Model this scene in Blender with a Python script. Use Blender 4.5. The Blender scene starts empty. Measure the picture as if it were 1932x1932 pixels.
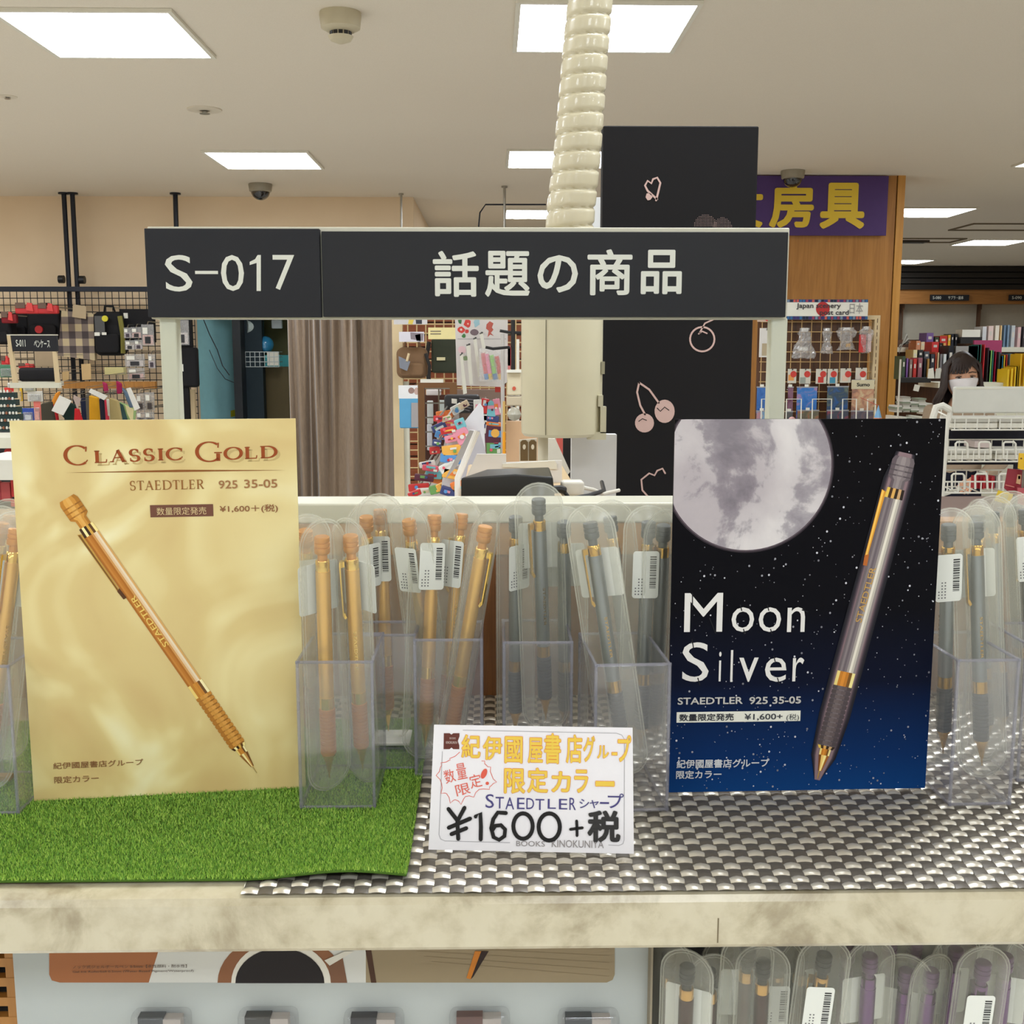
import bpy, math, random
import numpy as np
from mathutils import Vector, Matrix
random.seed(7)
SC = bpy.context.scene
COL = SC.collection
R = math.radians
# ------------------------------------------------------------------ camera, world, exposure
F, C0 = 2100.0, 966.0
CAMZ = 1.5
cd = bpy.data.cameras.new('camera'); cam = bpy.data.objects.new('camera', cd); COL.objects.link(cam)
cam.location = (0, 0, CAMZ); cam.rotation_euler = (R(90 - 8.3), 0, R(-1.0))
cd.sensor_width = 36; cd.lens = 36 * F / 1932; cd.clip_start = .02; cd.clip_end = 100
SC.camera = cam
SC.view_settings.view_transform = 'Standard'; SC.view_settings.look = 'None'
SC.view_settings.gamma = 1; SC.view_settings.use_curve_mapping = False
SC.view_settings.exposure = 1.0
w = bpy.data.worlds.new('world'); SC.world = w; w.use_nodes = True
w.node_tree.nodes['Background'].inputs[0].default_value = (.9, .9, .88, 1)
w.node_tree.nodes['Background'].inputs[1].default_value = .25
cy = SC.cycles
cy.transparent_max_bounces = 40; cy.max_bounces = 9; cy.diffuse_bounces = 6; cy.glossy_bounces = 3
cy.transmission_bounces = 4; cy.caustics_reflective = False; cy.caustics_refractive = False
cy.sample_clamp_indirect = 4; cy.use_denoising = True
LAMP = 9.0            # radiance of the ceiling lamp diffusers
CEIL = 2.67
# ------------------------------------------------------------------ pixel measuring (1932 px frame)
RM = cam.rotation_euler.to_matrix()
def ray(px, py): return RM @ Vector(((px - C0) / F, -(py - C0) / F, -1))
def P(px, py, Y):
    d = ray(px, py); t = Y / d.y
    return Vector((d.x * t, Y, CAMZ + d.z * t))
def G(px, py, z):
    d = ray(px, py); t = (z - CAMZ) / d.z
    return Vector((d.x * t, d.y * t, z))
class Plane:
    """A flat board: origin, unit x along its width, unit z up its height."""
    def __init__(s, o, ux, uz):
        s.o = Vector(o); s.x = Vector(ux).normalized(); s.z = Vector(uz).normalized(); s.n = s.z.cross(s.x)
        s.M = Matrix((( s.x.x, s.n.x, s.z.x, s.o.x), (s.x.y, s.n.y, s.z.y, s.o.y), (s.x.z, s.n.z, s.z.z, s.o.z), (0, 0, 0, 1)))
    def uv(s, px, py):
        d = ray(px, py); c = Vector((0, 0, CAMZ)); t = (s.o - c).dot(s.n) / d.dot(s.n); q = c + d * t - s.o
        return q.dot(s.x), q.dot(s.z)
# ------------------------------------------------------------------ colours and materials
def lin(c):
    return tuple(((v / 255) / 12.92 if v <= 10 else (((v / 255) + .055) / 1.055) ** 2.4) for v in c[:3])
MATS = {}
def nodes(name):
    m = bpy.data.materials.new(name); m.use_nodes = True; nt = m.node_tree
    b = nt.nodes['Principled BSDF']; return m, nt, b
def N(nt, t, **k):
    n = nt.nodes.new(t)
    for a, v in k.items():
        if a.startswith('i_'): n.inputs[a[2:].replace('_', ' ')].default_value = v
        else: setattr(n, a, v)
    return n
def mat(c, rough=.5, metal=0, alpha=1, var=.06, bump=0, bscale=300, coat=0, sheen=0, trans=0):
    k = (tuple(c), rough, metal, alpha, var, bump, bscale, coat, trans)
    if k in MATS: return MATS[k]
    m, nt, b = nodes('paint_%d' % len(MATS))
    tc = N(nt, 'ShaderNodeTexCoord'); no = N(nt, 'ShaderNodeTexNoise'); no.inputs['Scale'].default_value = bscale if bump else 25
    nt.links.new(tc.outputs['Object'], no.inputs['Vector'])
    l = lin(c); mx = N(nt, 'ShaderNodeMix', data_type='RGBA')
    mx.inputs[6].default_value = tuple(v * (1 - var) for v in l) + (1,); mx.inputs[7].default_value = tuple(min(1, v * (1 + var)) for v in l) + (1,)
    nt.links.new(no.outputs[0], mx.inputs[0]); nt.links.new(mx.outputs[2], b.inputs['Base Color'])
    b.inputs['Roughness'].default_value = rough; b.inputs['Metallic'].default_value = metal; b.inputs['Alpha'].default_value = alpha
    b.inputs['Coat Weight'].default_value = coat
    if rough >= .6: b.inputs['Specular IOR Level'].default_value = .25
    if bump:
        bp = N(nt, 'ShaderNodeBump'); bp.inputs['Strength'].default_value = bump; bp.inputs['Distance'].default_value = .002
        nt.links.new(no.outputs[0], bp.inputs['Height']); nt.links.new(bp.outputs[0], b.inputs['Normal'])
    MATS[k] = m; return m
def printmat(rough=.45):
    k = ('print', rough)
    if k not in MATS:
        m, nt, b = nodes('printed_surface_%d' % len(MATS)); a = N(nt, 'ShaderNodeAttribute', attribute_name='Col')
        nt.links.new(a.outputs['Color'], b.inputs['Base Color']); b.inputs['Roughness'].default_value = rough; b.inputs['Specular IOR Level'].default_value = .25
        MATS[k] = m
    return MATS[k]
def ramp(nt, fac, stops, interp='LINEAR'):
    r = N(nt, 'ShaderNodeValToRGB'); r.color_ramp.interpolation = interp; e = r.color_ramp.elements
    while len(e) < len(stops): e.new(.5)
    for q, (p, c) in zip(e, stops): q.position = p; q.color = lin(c) + (1,)
    nt.links.new(fac, r.inputs[0]); return r
def noise(nt, scale, detail=4, rough=.55, vec=None, dist=0, coord='Object'):
    n = N(nt, 'ShaderNodeTexNoise'); n.inputs['Scale'].default_value = scale; n.inputs['Detail'].default_value = detail
    n.inputs['Roughness'].default_value = rough; n.inputs['Distortion'].default_value = dist
    if vec is None: vec = N(nt, 'ShaderNodeTexCoord').outputs[coord]
    nt.links.new(vec, n.inputs['Vector']); return n
def mapped(nt, scale, coord='Object', rot=(0, 0, 0)):
    tc = N(nt, 'ShaderNodeTexCoord'); mp = N(nt, 'ShaderNodeMapping'); mp.inputs['Scale'].default_value = scale; mp.inputs['Rotation'].default_value = rot
    nt.links.new(tc.outputs[coord], mp.inputs['Vector']); return mp.outputs[0]
def bump(nt, b, h, s=.3, d=.001):
    bp = N(nt, 'ShaderNodeBump'); bp.inputs['Strength'].default_value = s; bp.inputs['Distance'].default_value = d
    nt.links.new(h, bp.inputs['Height']); nt.links.new(bp.outputs[0], b.inputs['Normal'])
def proc(name, fn):
    if name not in MATS:
        m, nt, b = nodes(name); fn(nt, b); MATS[name] = m
    return MATS[name]
def f_marble(nt, b):
    n = noise(nt, 16, 8, .62, dist=.5); r = ramp(nt, n.outputs[0], [(.3, (138, 126, 104)), (.42, (172, 161, 134)), (.51, (200, 191, 164)), (.75, (210, 202, 178))])
    n2 = noise(nt, 70, 6); mx = N(nt, 'ShaderNodeMix', data_type='RGBA', blend_type='MULTIPLY'); mx.inputs[0].default_value = .45
    r2 = ramp(nt, n2.outputs[0], [(.3, (190, 180, 160)), (.55, (255, 255, 255))])
    nt.links.new(r.outputs[0], mx.inputs[6]); nt.links.new(r2.outputs[0], mx.inputs[7]); nt.links.new(mx.outputs[2], b.inputs['Base Color']); b.inputs['Roughness'].default_value = .2; b.inputs['Coat Weight'].default_value = .4
MARBLE = proc('marbled_laminate', f_marble)
def f_ceil(nt, b):
    n = noise(nt, 420, 3); r = ramp(nt, n.outputs[0], [(.3, (222, 212, 194)), (.7, (230, 221, 204))]); nt.links.new(r.outputs[0], b.inputs['Base Color'])
    b.inputs['Roughness'].default_value = .9; bump(nt, b, n.outputs[0], .3, .002)
CEILM = proc('ceiling_paint', f_ceil)
def f_wall(nt, b):
    n = noise(nt, 2, 3); r = ramp(nt, n.outputs[0], [(.3, (230, 206, 172)), (.7, (236, 213, 180))]); nt.links.new(r.outputs[0], b.inputs['Base Color']); b.inputs['Roughness'].default_value = .85
WALLM = proc('beige_wallpaper', f_wall)
def wood(name, c1, c2, scale=(8, 8, .6), rough=.4):
    def f(nt, b):
        v = mapped(nt, scale); n = noise(nt, 5, 8, .6, v, 1.2); r = ramp(nt, n.outputs[0], [(.3, c1), (.65, c2)])
        nt.links.new(r.outputs[0], b.inputs['Base Color']); b.inputs['Roughness'].default_value = rough
    return proc(name, f)
OAK = wood('amber_oak', (150, 98, 38), (176, 122, 56), (6, 6, .35))
DKWOOD = wood('dark_wood', (70, 44, 26), (98, 62, 36), (10, 10, .5))
PANELWOOD = wood('back_panel_wood', (112, 70, 38), (140, 92, 52), (90, 10, 3))
def f_floor(nt, b):
    n = noise(nt, 6, 5); r = ramp(nt, n.outputs[0], [(.3, (206, 204, 198)), (.7, (220, 218, 212))]); nt.links.new(r.outputs[0], b.inputs['Base Color']); b.inputs['Roughness'].default_value = .35
FLOORM = proc('vinyl_floor', f_floor)
def f_curt(nt, b):
    v = mapped(nt, (1, 1, .15)); n = noise(nt, 160, 3, .6, v); r = ramp(nt, n.outputs[0], [(.3, (128, 108, 88)), (.7, (146, 126, 104))]); nt.links.new(r.outputs[0], b.inputs['Base Color'])
    b.inputs['Roughness'].default_value = .7; b.inputs['Sheen Weight'].default_value = .3; bump(nt, b, n.outputs[0], .3, .001)
CURTM = proc('taupe_curtain_cloth', f_curt)
def f_gold(nt, b):   # printed satin swirl of the gold poster
    v = mapped(nt, (1, 1, 1)); n = noise(nt, 9, 2, .4, v, 3.0); n2 = noise(nt, 5, 1, .4, v, 2)
    r = ramp(nt, n.outputs[0], [(.25, (208, 180, 120)), (.48, (218, 196, 134)), (.6, (230, 214, 156)), (.78, (244, 238, 196))])
    nt.links.new(r.outputs[0], b.inputs['Base Color']); b.inputs['Roughness'].default_value = .38
GOLDP = proc('gold_satin_print', f_gold)
def f_night(nt, b):  # printed sky of the blue poster: black above, blue below
    tc = N(nt, 'ShaderNodeTexCoord'); s = N(nt, 'ShaderNodeSeparateXYZ'); nt.links.new(tc.outputs['Object'], s.inputs[0])
    mr = N(nt, 'ShaderNodeMapRange'); mr.inputs[1].default_value = 0; mr.inputs[2].default_value = .21; nt.links.new(s.outputs[2], mr.inputs[0])
    r = ramp(nt, mr.outputs[0], [(0, (14, 60, 118)), (.1, (10, 44, 94)), (.3, (9, 16, 38)), (.5, (7, 7, 14)), (1, (8, 6, 9))])
    nt.links.new(r.outputs[0], b.inputs['Base Color']); b.inputs['Roughness'].default_value = .5; b.inputs['Specular IOR Level'].default_value = .08
NIGHTP = proc('night_sky_print', f_night)
def f_moon(nt, b):
    n = noise(nt, 22, 6, .6, dist=.3); r = ramp(nt, n.outputs[0], [(.38, (138, 132, 140)), (.46, (164, 158, 164)), (.5, (208, 203, 204)), (.8, (228, 223, 221))])
    n2 = noise(nt, 9, 3, .5); r2 = ramp(nt, n2.outputs[0], [(.42, (216, 211, 216)), (.55, (255, 255, 255))]); mx = N(nt, 'ShaderNodeMix', data_type='RGBA', blend_type='MULTIPLY'); mx.inputs[0].default_value = 1
    nt.links.new(r.outputs[0], mx.inputs[6]); nt.links.new(r2.outputs[0], mx.inputs[7]); nt.links.new(mx.outputs[2], b.inputs['Base Color']); b.inputs['Roughness'].default_value = .4
MOONP = proc('moon_print', f_moon)
def film(name, c, a, rough=.3, gl=.25):
    def f(nt, b):
        out = nt.nodes['Material Output']; tr = N(nt, 'ShaderNodeBsdfTransparent'); df = N(nt, 'ShaderNodeBsdfDiffuse'); tl = N(nt, 'ShaderNodeBsdfTranslucent')
        df.inputs[0].default_value = lin(c) + (1,); tl.inputs[0].default_value = lin(c) + (1,)
        m0 = N(nt, 'ShaderNodeMixShader'); m0.inputs[0].default_value = .4; nt.links.new(df.outputs[0], m0.inputs[1]); nt.links.new(tl.outputs[0], m0.inputs[2])
        m1 = N(nt, 'ShaderNodeMixShader'); n = noise(nt, 60, 2); mr = N(nt, 'ShaderNodeMapRange'); mr.inputs[3].default_value = a * .7; mr.inputs[4].default_value = a * 1.3
        nt.links.new(n.outputs[0], mr.inputs[0]); nt.links.new(mr.outputs[0], m1.inputs[0]); nt.links.new(tr.outputs[0], m1.inputs[1]); nt.links.new(m0.outputs[0], m1.inputs[2])
        g = N(nt, 'ShaderNodeBsdfGlossy'); g.inputs['Roughness'].default_value = rough; lw = N(nt, 'ShaderNodeLayerWeight'); lw.inputs[0].default_value = .5
        pw_ = N(nt, 'ShaderNodeMath', operation='POWER'); nt.links.new(lw.outputs['Facing'], pw_.inputs[0]); pw_.inputs[1].default_value = 4
        mu = N(nt, 'ShaderNodeMath', operation='MULTIPLY_ADD'); nt.links.new(pw_.outputs[0], mu.inputs[0]); mu.inputs[1].default_value = gl * .5; mu.inputs[2].default_value = .045 * gl
        m2 = N(nt, 'ShaderNodeMixShader'); nt.links.new(mu.outputs[0], m2.inputs[0]); nt.links.new(m1.outputs[0], m2.inputs[1]); nt.links.new(g.outputs[0], m2.inputs[2])
        nt.links.new(m2.outputs[0], out.inputs['Surface']); nt.nodes.remove(b)
    return proc(name, f)
POUCH = film('frosted_vinyl', (230, 230, 212), .19, .3, .8)
SEAM = film('vinyl_seam', (235, 235, 220), .3, .3, .8)
ACRYL = film('clear_acrylic', (214, 214, 222), .055, .06, 1.0)
RIMM = film('acrylic_edge', (176, 176, 190), .42, .1, 1.0)
CELLO = film('crinkled_cellophane', (235, 235, 235), .3, .15, 1.6)
def emit(name, c, s):
    def f(nt, b):
        b.inputs['Emission Color'].default_value = lin(c) + (1,); b.inputs['Emission Strength'].default_value = s; b.inputs['Base Color'].default_value = lin(c) + (1,)
    return proc(name, f)
DIFFUSER = emit('lamp_diffuser', (240, 247, 255), LAMP)
WHITE = mat((226, 224, 212), .4); OFFW = mat((214, 212, 194), .35); BLACK = mat((22, 21, 22), .5); STEEL = mat((170, 168, 160), .3, .9)
DKPLATE = mat((40, 41, 45), .6); LETTERW = mat((222, 224, 214), .5, var=0); CREAM = mat((212, 190, 150), .5); DKMETAL = mat((30, 34, 44), .4, .4)
PRINT = printmat()
# ------------------------------------------------------------------ mesh builder
class MB:
    def __init__(s): s.v = []; s.f = []; s.c = []; s.s = []; s.col = (200, 200, 200); s.M = Matrix(); s.sm = False; s.used = False
    def color(s, c): s.col = c; s.used = True; return s
    def add(s, vs, fs, sm=None):
        o = len(s.v); s.v += [tuple(s.M @ Vector(q)) for q in vs]; k = lin(s.col); sm = s.sm if sm is None else sm
        for f in fs: s.f.append([o + i for i in f]); s.c.append(k); s.s.append(sm)
        return s
    def box(s, x0, y0, z0, x1, y1, z1):
        return s.add([(x0, y0, z0), (x1, y0, z0), (x1, y1, z0), (x0, y1, z0), (x0, y0, z1), (x1, y0, z1), (x1, y1, z1), (x0, y1, z1)],
                     [(0, 3, 2, 1), (4, 5, 6, 7), (0, 1, 5, 4), (1, 2, 6, 5), (2, 3, 7, 6), (3, 0, 4, 7)], False)
    def quad(s, *p): return s.add(p, [tuple(range(len(p)))], False)
    def rect(s, x0, z0, x1, z1, y=0): return s.add([(x0, y, z0), (x1, y, z0), (x1, y, z1), (x0, y, z1)], [(0, 1, 2, 3)], False)
    def prism(s, pts, y0, y1):          # polygon in x-z pushed through y
        n = len(pts); a = [(x, y0, z) for x, z in pts] + [(x, y1, z) for x, z in pts]
        return s.add(a, [tuple(range(n)), tuple(range(2 * n - 1, n - 1, -1))] + [(i, i + n, (i + 1) % n + n, (i + 1) % n) for i in range(n)], False)
    def poly(s, pts, y=0): return s.add([(x, y, z) for x, z in pts], [tuple(range(len(pts)))], False)
    def lathe(s, prof, n=20, c=(0, 0, 0), ax='z', sm=True, ph=0):
        vs = []; fs = []
        for r, h in prof:
            for i in range(n):
                a = 2 * math.pi * i / n + ph; q = (r * math.cos(a), r * math.sin(a), h)
                if ax == 'x': q = (q[2], q[0], q[1])
                if ax == 'y': q = (q[0], q[2], q[1])
                vs.append((q[0] + c[0], q[1] + c[1], q[2] + c[2]))
        m = len(prof)
        for k in range(m - 1):
            for i in range(n): j = (i + 1) % n; fs.append((k * n + i, k * n + j, (k + 1) * n + j, (k + 1) * n + i))
        if prof[0][0] > 1e-6: fs.append(tuple(reversed(range(n))))
        if prof[-1][0] > 1e-6: fs.append(tuple(range((m - 1) * n, m * n)))
        return s.add(vs, fs, sm)
    def tube(s, path, r, n=6, closed=False, sm=True, rf=None):
        pts = [Vector(p) for p in path]; m = len(pts); vs = []; fs = []; up = None
        for i, p in enumerate(pts):
            a = pts[(i - 1) % m] if (closed or i) else p; b = pts[(i + 1) % m] if (closed or i < m - 1) else p
            t = (b - a).normalized()
            if up is None: up = Vector((0, 0, 1)) if abs(t.z) < .9 else Vector((1, 0, 0))
            x = t.cross(up).normalized(); y = x.cross(t).normalized(); up = y
            rr = r if rf is None else rf(i)
            for k in range(n): an = 2 * math.pi * k / n; vs.append(p + x * rr * math.cos(an) + y * rr * math.sin(an))
        for i in range(m if closed else m - 1):
            for k in range(n):
                l = (k + 1) % n; j = (i + 1) % m; fs.append((i * n + k, i * n + l, j * n + l, j * n + k))
        if not closed: fs += [tuple(reversed(range(n))), tuple(range((m - 1) * n, m * n))]
        return s.add(vs, fs, sm)
    def sphere(s, c, r, n=14, m=9, sc=(1, 1, 1), z0=-1, z1=1):
        pr = []; a0 = math.asin(z0); a1 = math.asin(z1)
        for i in range(m): a = a0 + (a1 - a0) * i / (m - 1); pr.append((r * math.cos(a), r * math.sin(a)))
        M = s.M.copy(); s.M = M @ Matrix.Translation(c) @ Matrix.Diagonal((*sc, 1)); s.lathe(pr, n); s.M = M; return s
    def stroke(s, pts, wd, y=0, closed=False, thin=None, cap=True):   # flat brush stroke in x-z
        p = [Vector((a, b)) for a, b in pts]; m = len(p); L = []; Rr = []
        for i in range(m):
            a = p[(i - 1) % m] if (closed or i) else p[i]; b = p[(i + 1) % m] if (closed or i < m - 1) else p[i]
            t = (b - a); t = t / (t.length or 1); nn = Vector((-t.y, t.x)); h = wd / 2
            if thin is not None: h = (thin + (wd - thin) * abs(t.y) ** 1.3) / 2
            if callable(wd): h = wd(i / (m - 1)) / 2
            if cap and not closed and thin is None:
                if i == 0: q = p[0] - t * h * .8; L.append((q.x + nn.x * h * .5, y, q.y + nn.y * h * .5)); Rr.append((q.x - nn.x * h * .5, y, q.y - nn.y * h * .5))
            L.append((p[i].x + nn.x * h, y, p[i].y + nn.y * h)); Rr.append((p[i].x - nn.x * h, y, p[i].y - nn.y * h))
            if cap and not closed and thin is None and i == m - 1:
                q = p[i] + t * h * .8; L.append((q.x + nn.x * h * .5, y, q.y + nn.y * h * .5)); Rr.append((q.x - nn.x * h * .5, y, q.y - nn.y * h * .5))
        k = len(L); fs = [(i, i + 1, k + i + 1, k + i) for i in range(k - 1)]
        if closed: fs.append((k - 1, 0, k, 2 * k - 1))
        return s.add(L + Rr, fs, False)
    def mesh(s, name, m, auto=35):
        me = bpy.data.meshes.new(name); me.from_pydata(s.v, [], s.f); me.materials.append(m)
        if s.used:
            a = me.color_attributes.new('Col', 'FLOAT_COLOR', 'CORNER'); arr = []
            for f, c in zip(s.f, s.c): arr += [c[0], c[1], c[2], 1] * len(f)
            a.data.foreach_set('color', arr)
        if any(s.s):
            me.polygons.foreach_set('use_smooth', s.s)
            me.set_sharp_from_angle(angle=R(auto))
        me.validate(); me.update(); return me
    def obj(s, name, m, parent=None, loc=None, auto=35):
        o = bpy.data.objects.new(name, s.mesh(name, m, auto)); COL.objects.link(o); o.parent = parent
        if loc: o.location = loc
        return o
def tag(o, label, cat, group=None, kind=None):
    if label: o['label'] = label
    if cat: o['category'] = cat
    if group: o['group'] = group
    if kind: o['kind'] = kind
    return o
def root(name, label, cat, loc=(0, 0, 0), M=None, group=None, rot=None):
    o = bpy.data.objects.new(name, None); COL.objects.link(o); o.empty_display_size = .02
    if M is not None: o.matrix_world = M
    else:
        o.location = loc
        if rot: o.rotation_euler = rot
    return tag(o, label, cat, group)
def bev(o, wd, seg=2):
    b = o.modifiers.new('bevel', 'BEVEL'); b.width = wd; b.segments = seg; b.limit_method = 'ANGLE'; b.angle_limit = R(40); o.data.shade_smooth() if seg > 1 else None
    if seg > 1:
        wn = o.modifiers.new('wn', 'WEIGHTED_NORMAL'); wn.keep_sharp = False
    return o
def box(name, m, x0, y0, z0, x1, y1, z1, parent=None, bw=0, seg=2, label=None):
    b = MB().box(x0, y0, z0, x1, y1, z1); o = b.obj(name, m, parent)
    if bw: bev(o, bw, seg)
    if label: o['label'] = label
    return o
def struct(o): o['kind'] = 'structure'; return o
TC = {}
def text(name, s, box_, y, m, parent, bold=0, keep=None, label=None, face=None, rot=0, spacing=1):
    """lettering fitted to x0,z0,x1,z1 in the parent's x-z plane"""
    k = (s, bold, spacing)
    if k not in TC:
        c = bpy.data.curves.new('t', 'FONT'); c.body = s; c.resolution_u = 3; c.space_character = spacing; c.fill_mode = 'FRONT'
        o = bpy.data.objects.new('t', c); me = o.to_mesh(); vs = [(v.co.x, v.co.y) for v in me.vertices]; fs = [tuple(p.vertices) for p in me.polygons]
        o.to_mesh_clear(); bpy.data.objects.remove(o); bpy.data.curves.remove(c)
        if bold > 0:        # heavier strokes: the glyph laid over itself, slightly shifted
            v0, f0 = vs, fs; vs, fs = list(v0), list(f0); ly_ = [0] * len(v0)
            for i in range(8):
                dx, dz = bold * math.cos(i * math.pi / 4), bold * math.sin(i * math.pi / 4); o_ = len(vs); vs += [(a + dx, b + dz) for a, b in v0]; ly_ += [(i + 1) * 1.5e-5] * len(v0); fs += [tuple(q + o_ for q in f) for f in f0]
        else: ly_ = [0] * len(vs)
        TC[k] = (vs, fs, ly_)
    vs, fs, ly_ = TC[k]; xs = [a for a, b in vs]; zs = [b for a, b in vs]; X0, X1, Z0, Z1 = min(xs), max(xs), min(zs), max(zs)
    x0, z0, x1, z1 = box_; sx = (x1 - x0) / (X1 - X0); sz = (z1 - z0) / (Z1 - Z0)
    if keep: sx = sz; 
    cx, cz = (x0 + x1) / 2, (z0 + z1) / 2; ca, sa = math.cos(rot), math.sin(rot); out = []
    for (a, b), dy_ in zip(vs, ly_):
        u = (a - (X0 + X1) / 2) * sx; v = (b - (Z0 + Z1) / 2) * sz; out.append((cx + u * ca - v * sa, y - dy_, cz + u * sa + v * ca))
    b = MB(); b.add(out, fs, False); o = b.obj(name, m, parent)
    if label: o['label'] = label
    return o
def arc(cx, cz, rx, rz, a0, a1, n=16): return [(cx + rx * math.cos(R(a0 + (a1 - a0) * i / n)), cz + rz * math.sin(R(a0 + (a1 - a0) * i / n))) for i in range(n + 1)]
def rrect(x0, z0, x1, z1, r, n=5):
    return arc(x1 - r, z1 - r, r, r, 0, 90, n) + arc(x0 + r, z1 - r, r, r, 90, 180, n) + arc(x0 + r, z0 + r, r, r, 180, 270, n) + arc(x1 - r, z0 + r, r, r, 270, 360, n)
def ink(c): return mat(c, .5, var=0)
def bx(px0, py0, px1, py1, Y):         # world x0,z0,x1,z1 of an upright area measured at depth Y
    a = P(px0, py1, Y); b = P(px1, py0, Y); return a.x, a.z, b.x, b.z
# ================================================================== SETTING
struct(MB().box(-8, -5, -.1, 10, 17.5, 0).obj('floor', FLOORM))
struct(MB().box(-8, -5, CEIL, 10, 17.5, CEIL + .1).obj('ceiling', CEILM))
xr = P(780, 400, 8.9).x
struct(MB().box(-8, 8.9, 0, P(366, 700, 8.9).x, 9.05, CEIL).obj('wall_back', WALLM))
x_a, x_b = P(366, 700, 8.9).x, P(560, 700, 8.9).x
z_top = P(400, 560, 8.9).z
struct(MB().box(x_a, 8.9, z_top, x_b, 9.05, CEIL).obj('wall_lintel', WALLM))
struct(MB().box(x_b, 8.9, 0, xr, 9.05, CEIL).obj('wall_centre', WALLM))
struct(MB().box(xr - .12, 9.05, 0, xr, 16.8, CEIL).obj('wall_return', WALLM))
struct(MB().box(-8.1, -5, 0, -8, 8.9, CEIL).obj('wall_left', WALLM))
struct(MB().box(10, -5, 0, 10.1, 17.5, CEIL).obj('wall_right', WALLM))
struct(MB().box(xr - .12, 16.8, 0, 10, 16.95, CEIL).obj('wall_far', mat((196, 190, 172), .8)))
struct(MB().box(-8, -5.1, 0, 10, -5, CEIL).obj('wall_rear', mat((226, 224, 218), .8)))
# store room seen through the doorway: pale blue painted walls, lit by its own bluish tube
TEAL = mat((150, 205, 212), .8)
struct(MB().box(x_a - 1.2, 10.4, 0, xr - .13, 10.5, CEIL).obj('wall_storeroom_back', TEAL))
b = MB(); a0 = P(366, 700, 9.05); a1 = P(444, 700, 9.05)
b.quad((x_a - .1, 9.06, 0), (a1.x - .02, 9.6, 0), (a1.x - .02, 9.6, CEIL), (x_a - .1, 9.06, CEIL)).quad((a1.x - .02, 9.66, 0), (x_a - .1, 9.12, 0), (x_a - .1, 9.12, CEIL), (a1.x - .02, 9.66, CEIL))
struct(b.obj('wall_storeroom_side', TEAL))
dr = root('door_1', None, None, (a1.x, 9.2, 0)); struct(dr)
MB().box(-.035, -.06, 0, .03, .25, 2.4).obj('jamb', mat((28, 34, 40), .5), dr)
MB().box(.03, .1, 0, .17, .2, 2.4).obj('dark_frame', mat((38, 52, 60), .6), dr)
sl = root('storeroom_tube_light', 'slim bluish tube lamp on the store room ceiling behind the curtain', 'lamp', (-3.0, 9.7, CEIL - .02))
MB().box(-.6, -.05, -.05, .6, .05, .02).obj('housing', WHITE, sl); MB().lathe([(.02, -.58), (.02, .58)], 12, (0, 0, -.07), 'x').obj('tube', emit('blue_tube', (120, 220, 240), 22), sl)
# dark bulkhead, wooden fascia band and white upper panels on the far wall
zb0, zb1 = P(1800, 546, 16).z, P(1800, 513, 16).z
t1 = MB(); zz = np.linspace(zb0, CEIL, 5)
for i in range(4): t1.box(P(1600, 500, 16).x, 16.0 - .03 * i, zz[i], 9.9, 16.3, zz[i + 1] - .012)
struct(t1.obj('trim_bulkhead', mat((44, 40, 36), .6)))
zc0, zc1 = P(1800, 573, 16).z, P(1800, 546, 16).z
xl = P(1600, 560, 16).x
struct(MB().box(xl, 16.05, zc0, 9.9, 16.3, zc1).obj('trim_fascia', wood('fascia_oak', (150, 100, 50), (172, 118, 62), (.5, 6, 6))))
struct(MB().box(xl, 16.3, .0, 9.9, 16.4, zc0).obj('trim_panel', mat((178, 172, 156), .7)))
for k, (p0, p1) in enumerate(((1700, 1708), (1847, 1855))):
    x0, z0, x1, z1 = bx(p0, 573, p1, 700, 16.1)
    r_ = root('panel_bracket', 'dark brown upright bracket %s on the far white panels' % ('beside the oak column' if k == 0 else 'in the middle'), 'bracket', ((x0 + x1) / 2, 16.2, z0), group=None)
    wd = x1 - x0; MB().box(-wd / 2, -.04, 0, wd / 2, .1, z1 - z0).obj('upright', DKWOOD, r_); MB().box(-wd * 1.1, -.06, z1 - z0 - .08, wd * 1.1, -.04, z1 - z0).obj('top_plate', DKWOOD, r_)
for k, (p0, p1, s1, s2) in enumerate(((1757, 1830, 'S-080', 'サプラ・絵本'), (1906, 1990, 'S-090', '文具'))):
    x0, z0, x1, z1 = bx(p0, 556, p1, 567, 15.98)
    r_ = root('shelf_sign', 'small dark shelf sign %s on the far wooden band' % ('with white lettering at left' if k == 0 else 'cut by the right edge'), 'sign', (x0, 16.02, z0))
    W, H = x1 - x0, z1 - z0; box('plate', DKPLATE, 0, -.02, 0, W, .02, H, r_)
    text('lettering', s1, (W * .05, H * .25, W * .27, H * .75), -.021, LETTERW, r_, .01)
    if k == 0: text('lettering', s2, (W * .45, H * .2, W * .85, H * .8), -.021, LETTERW, r_, .02)
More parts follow.
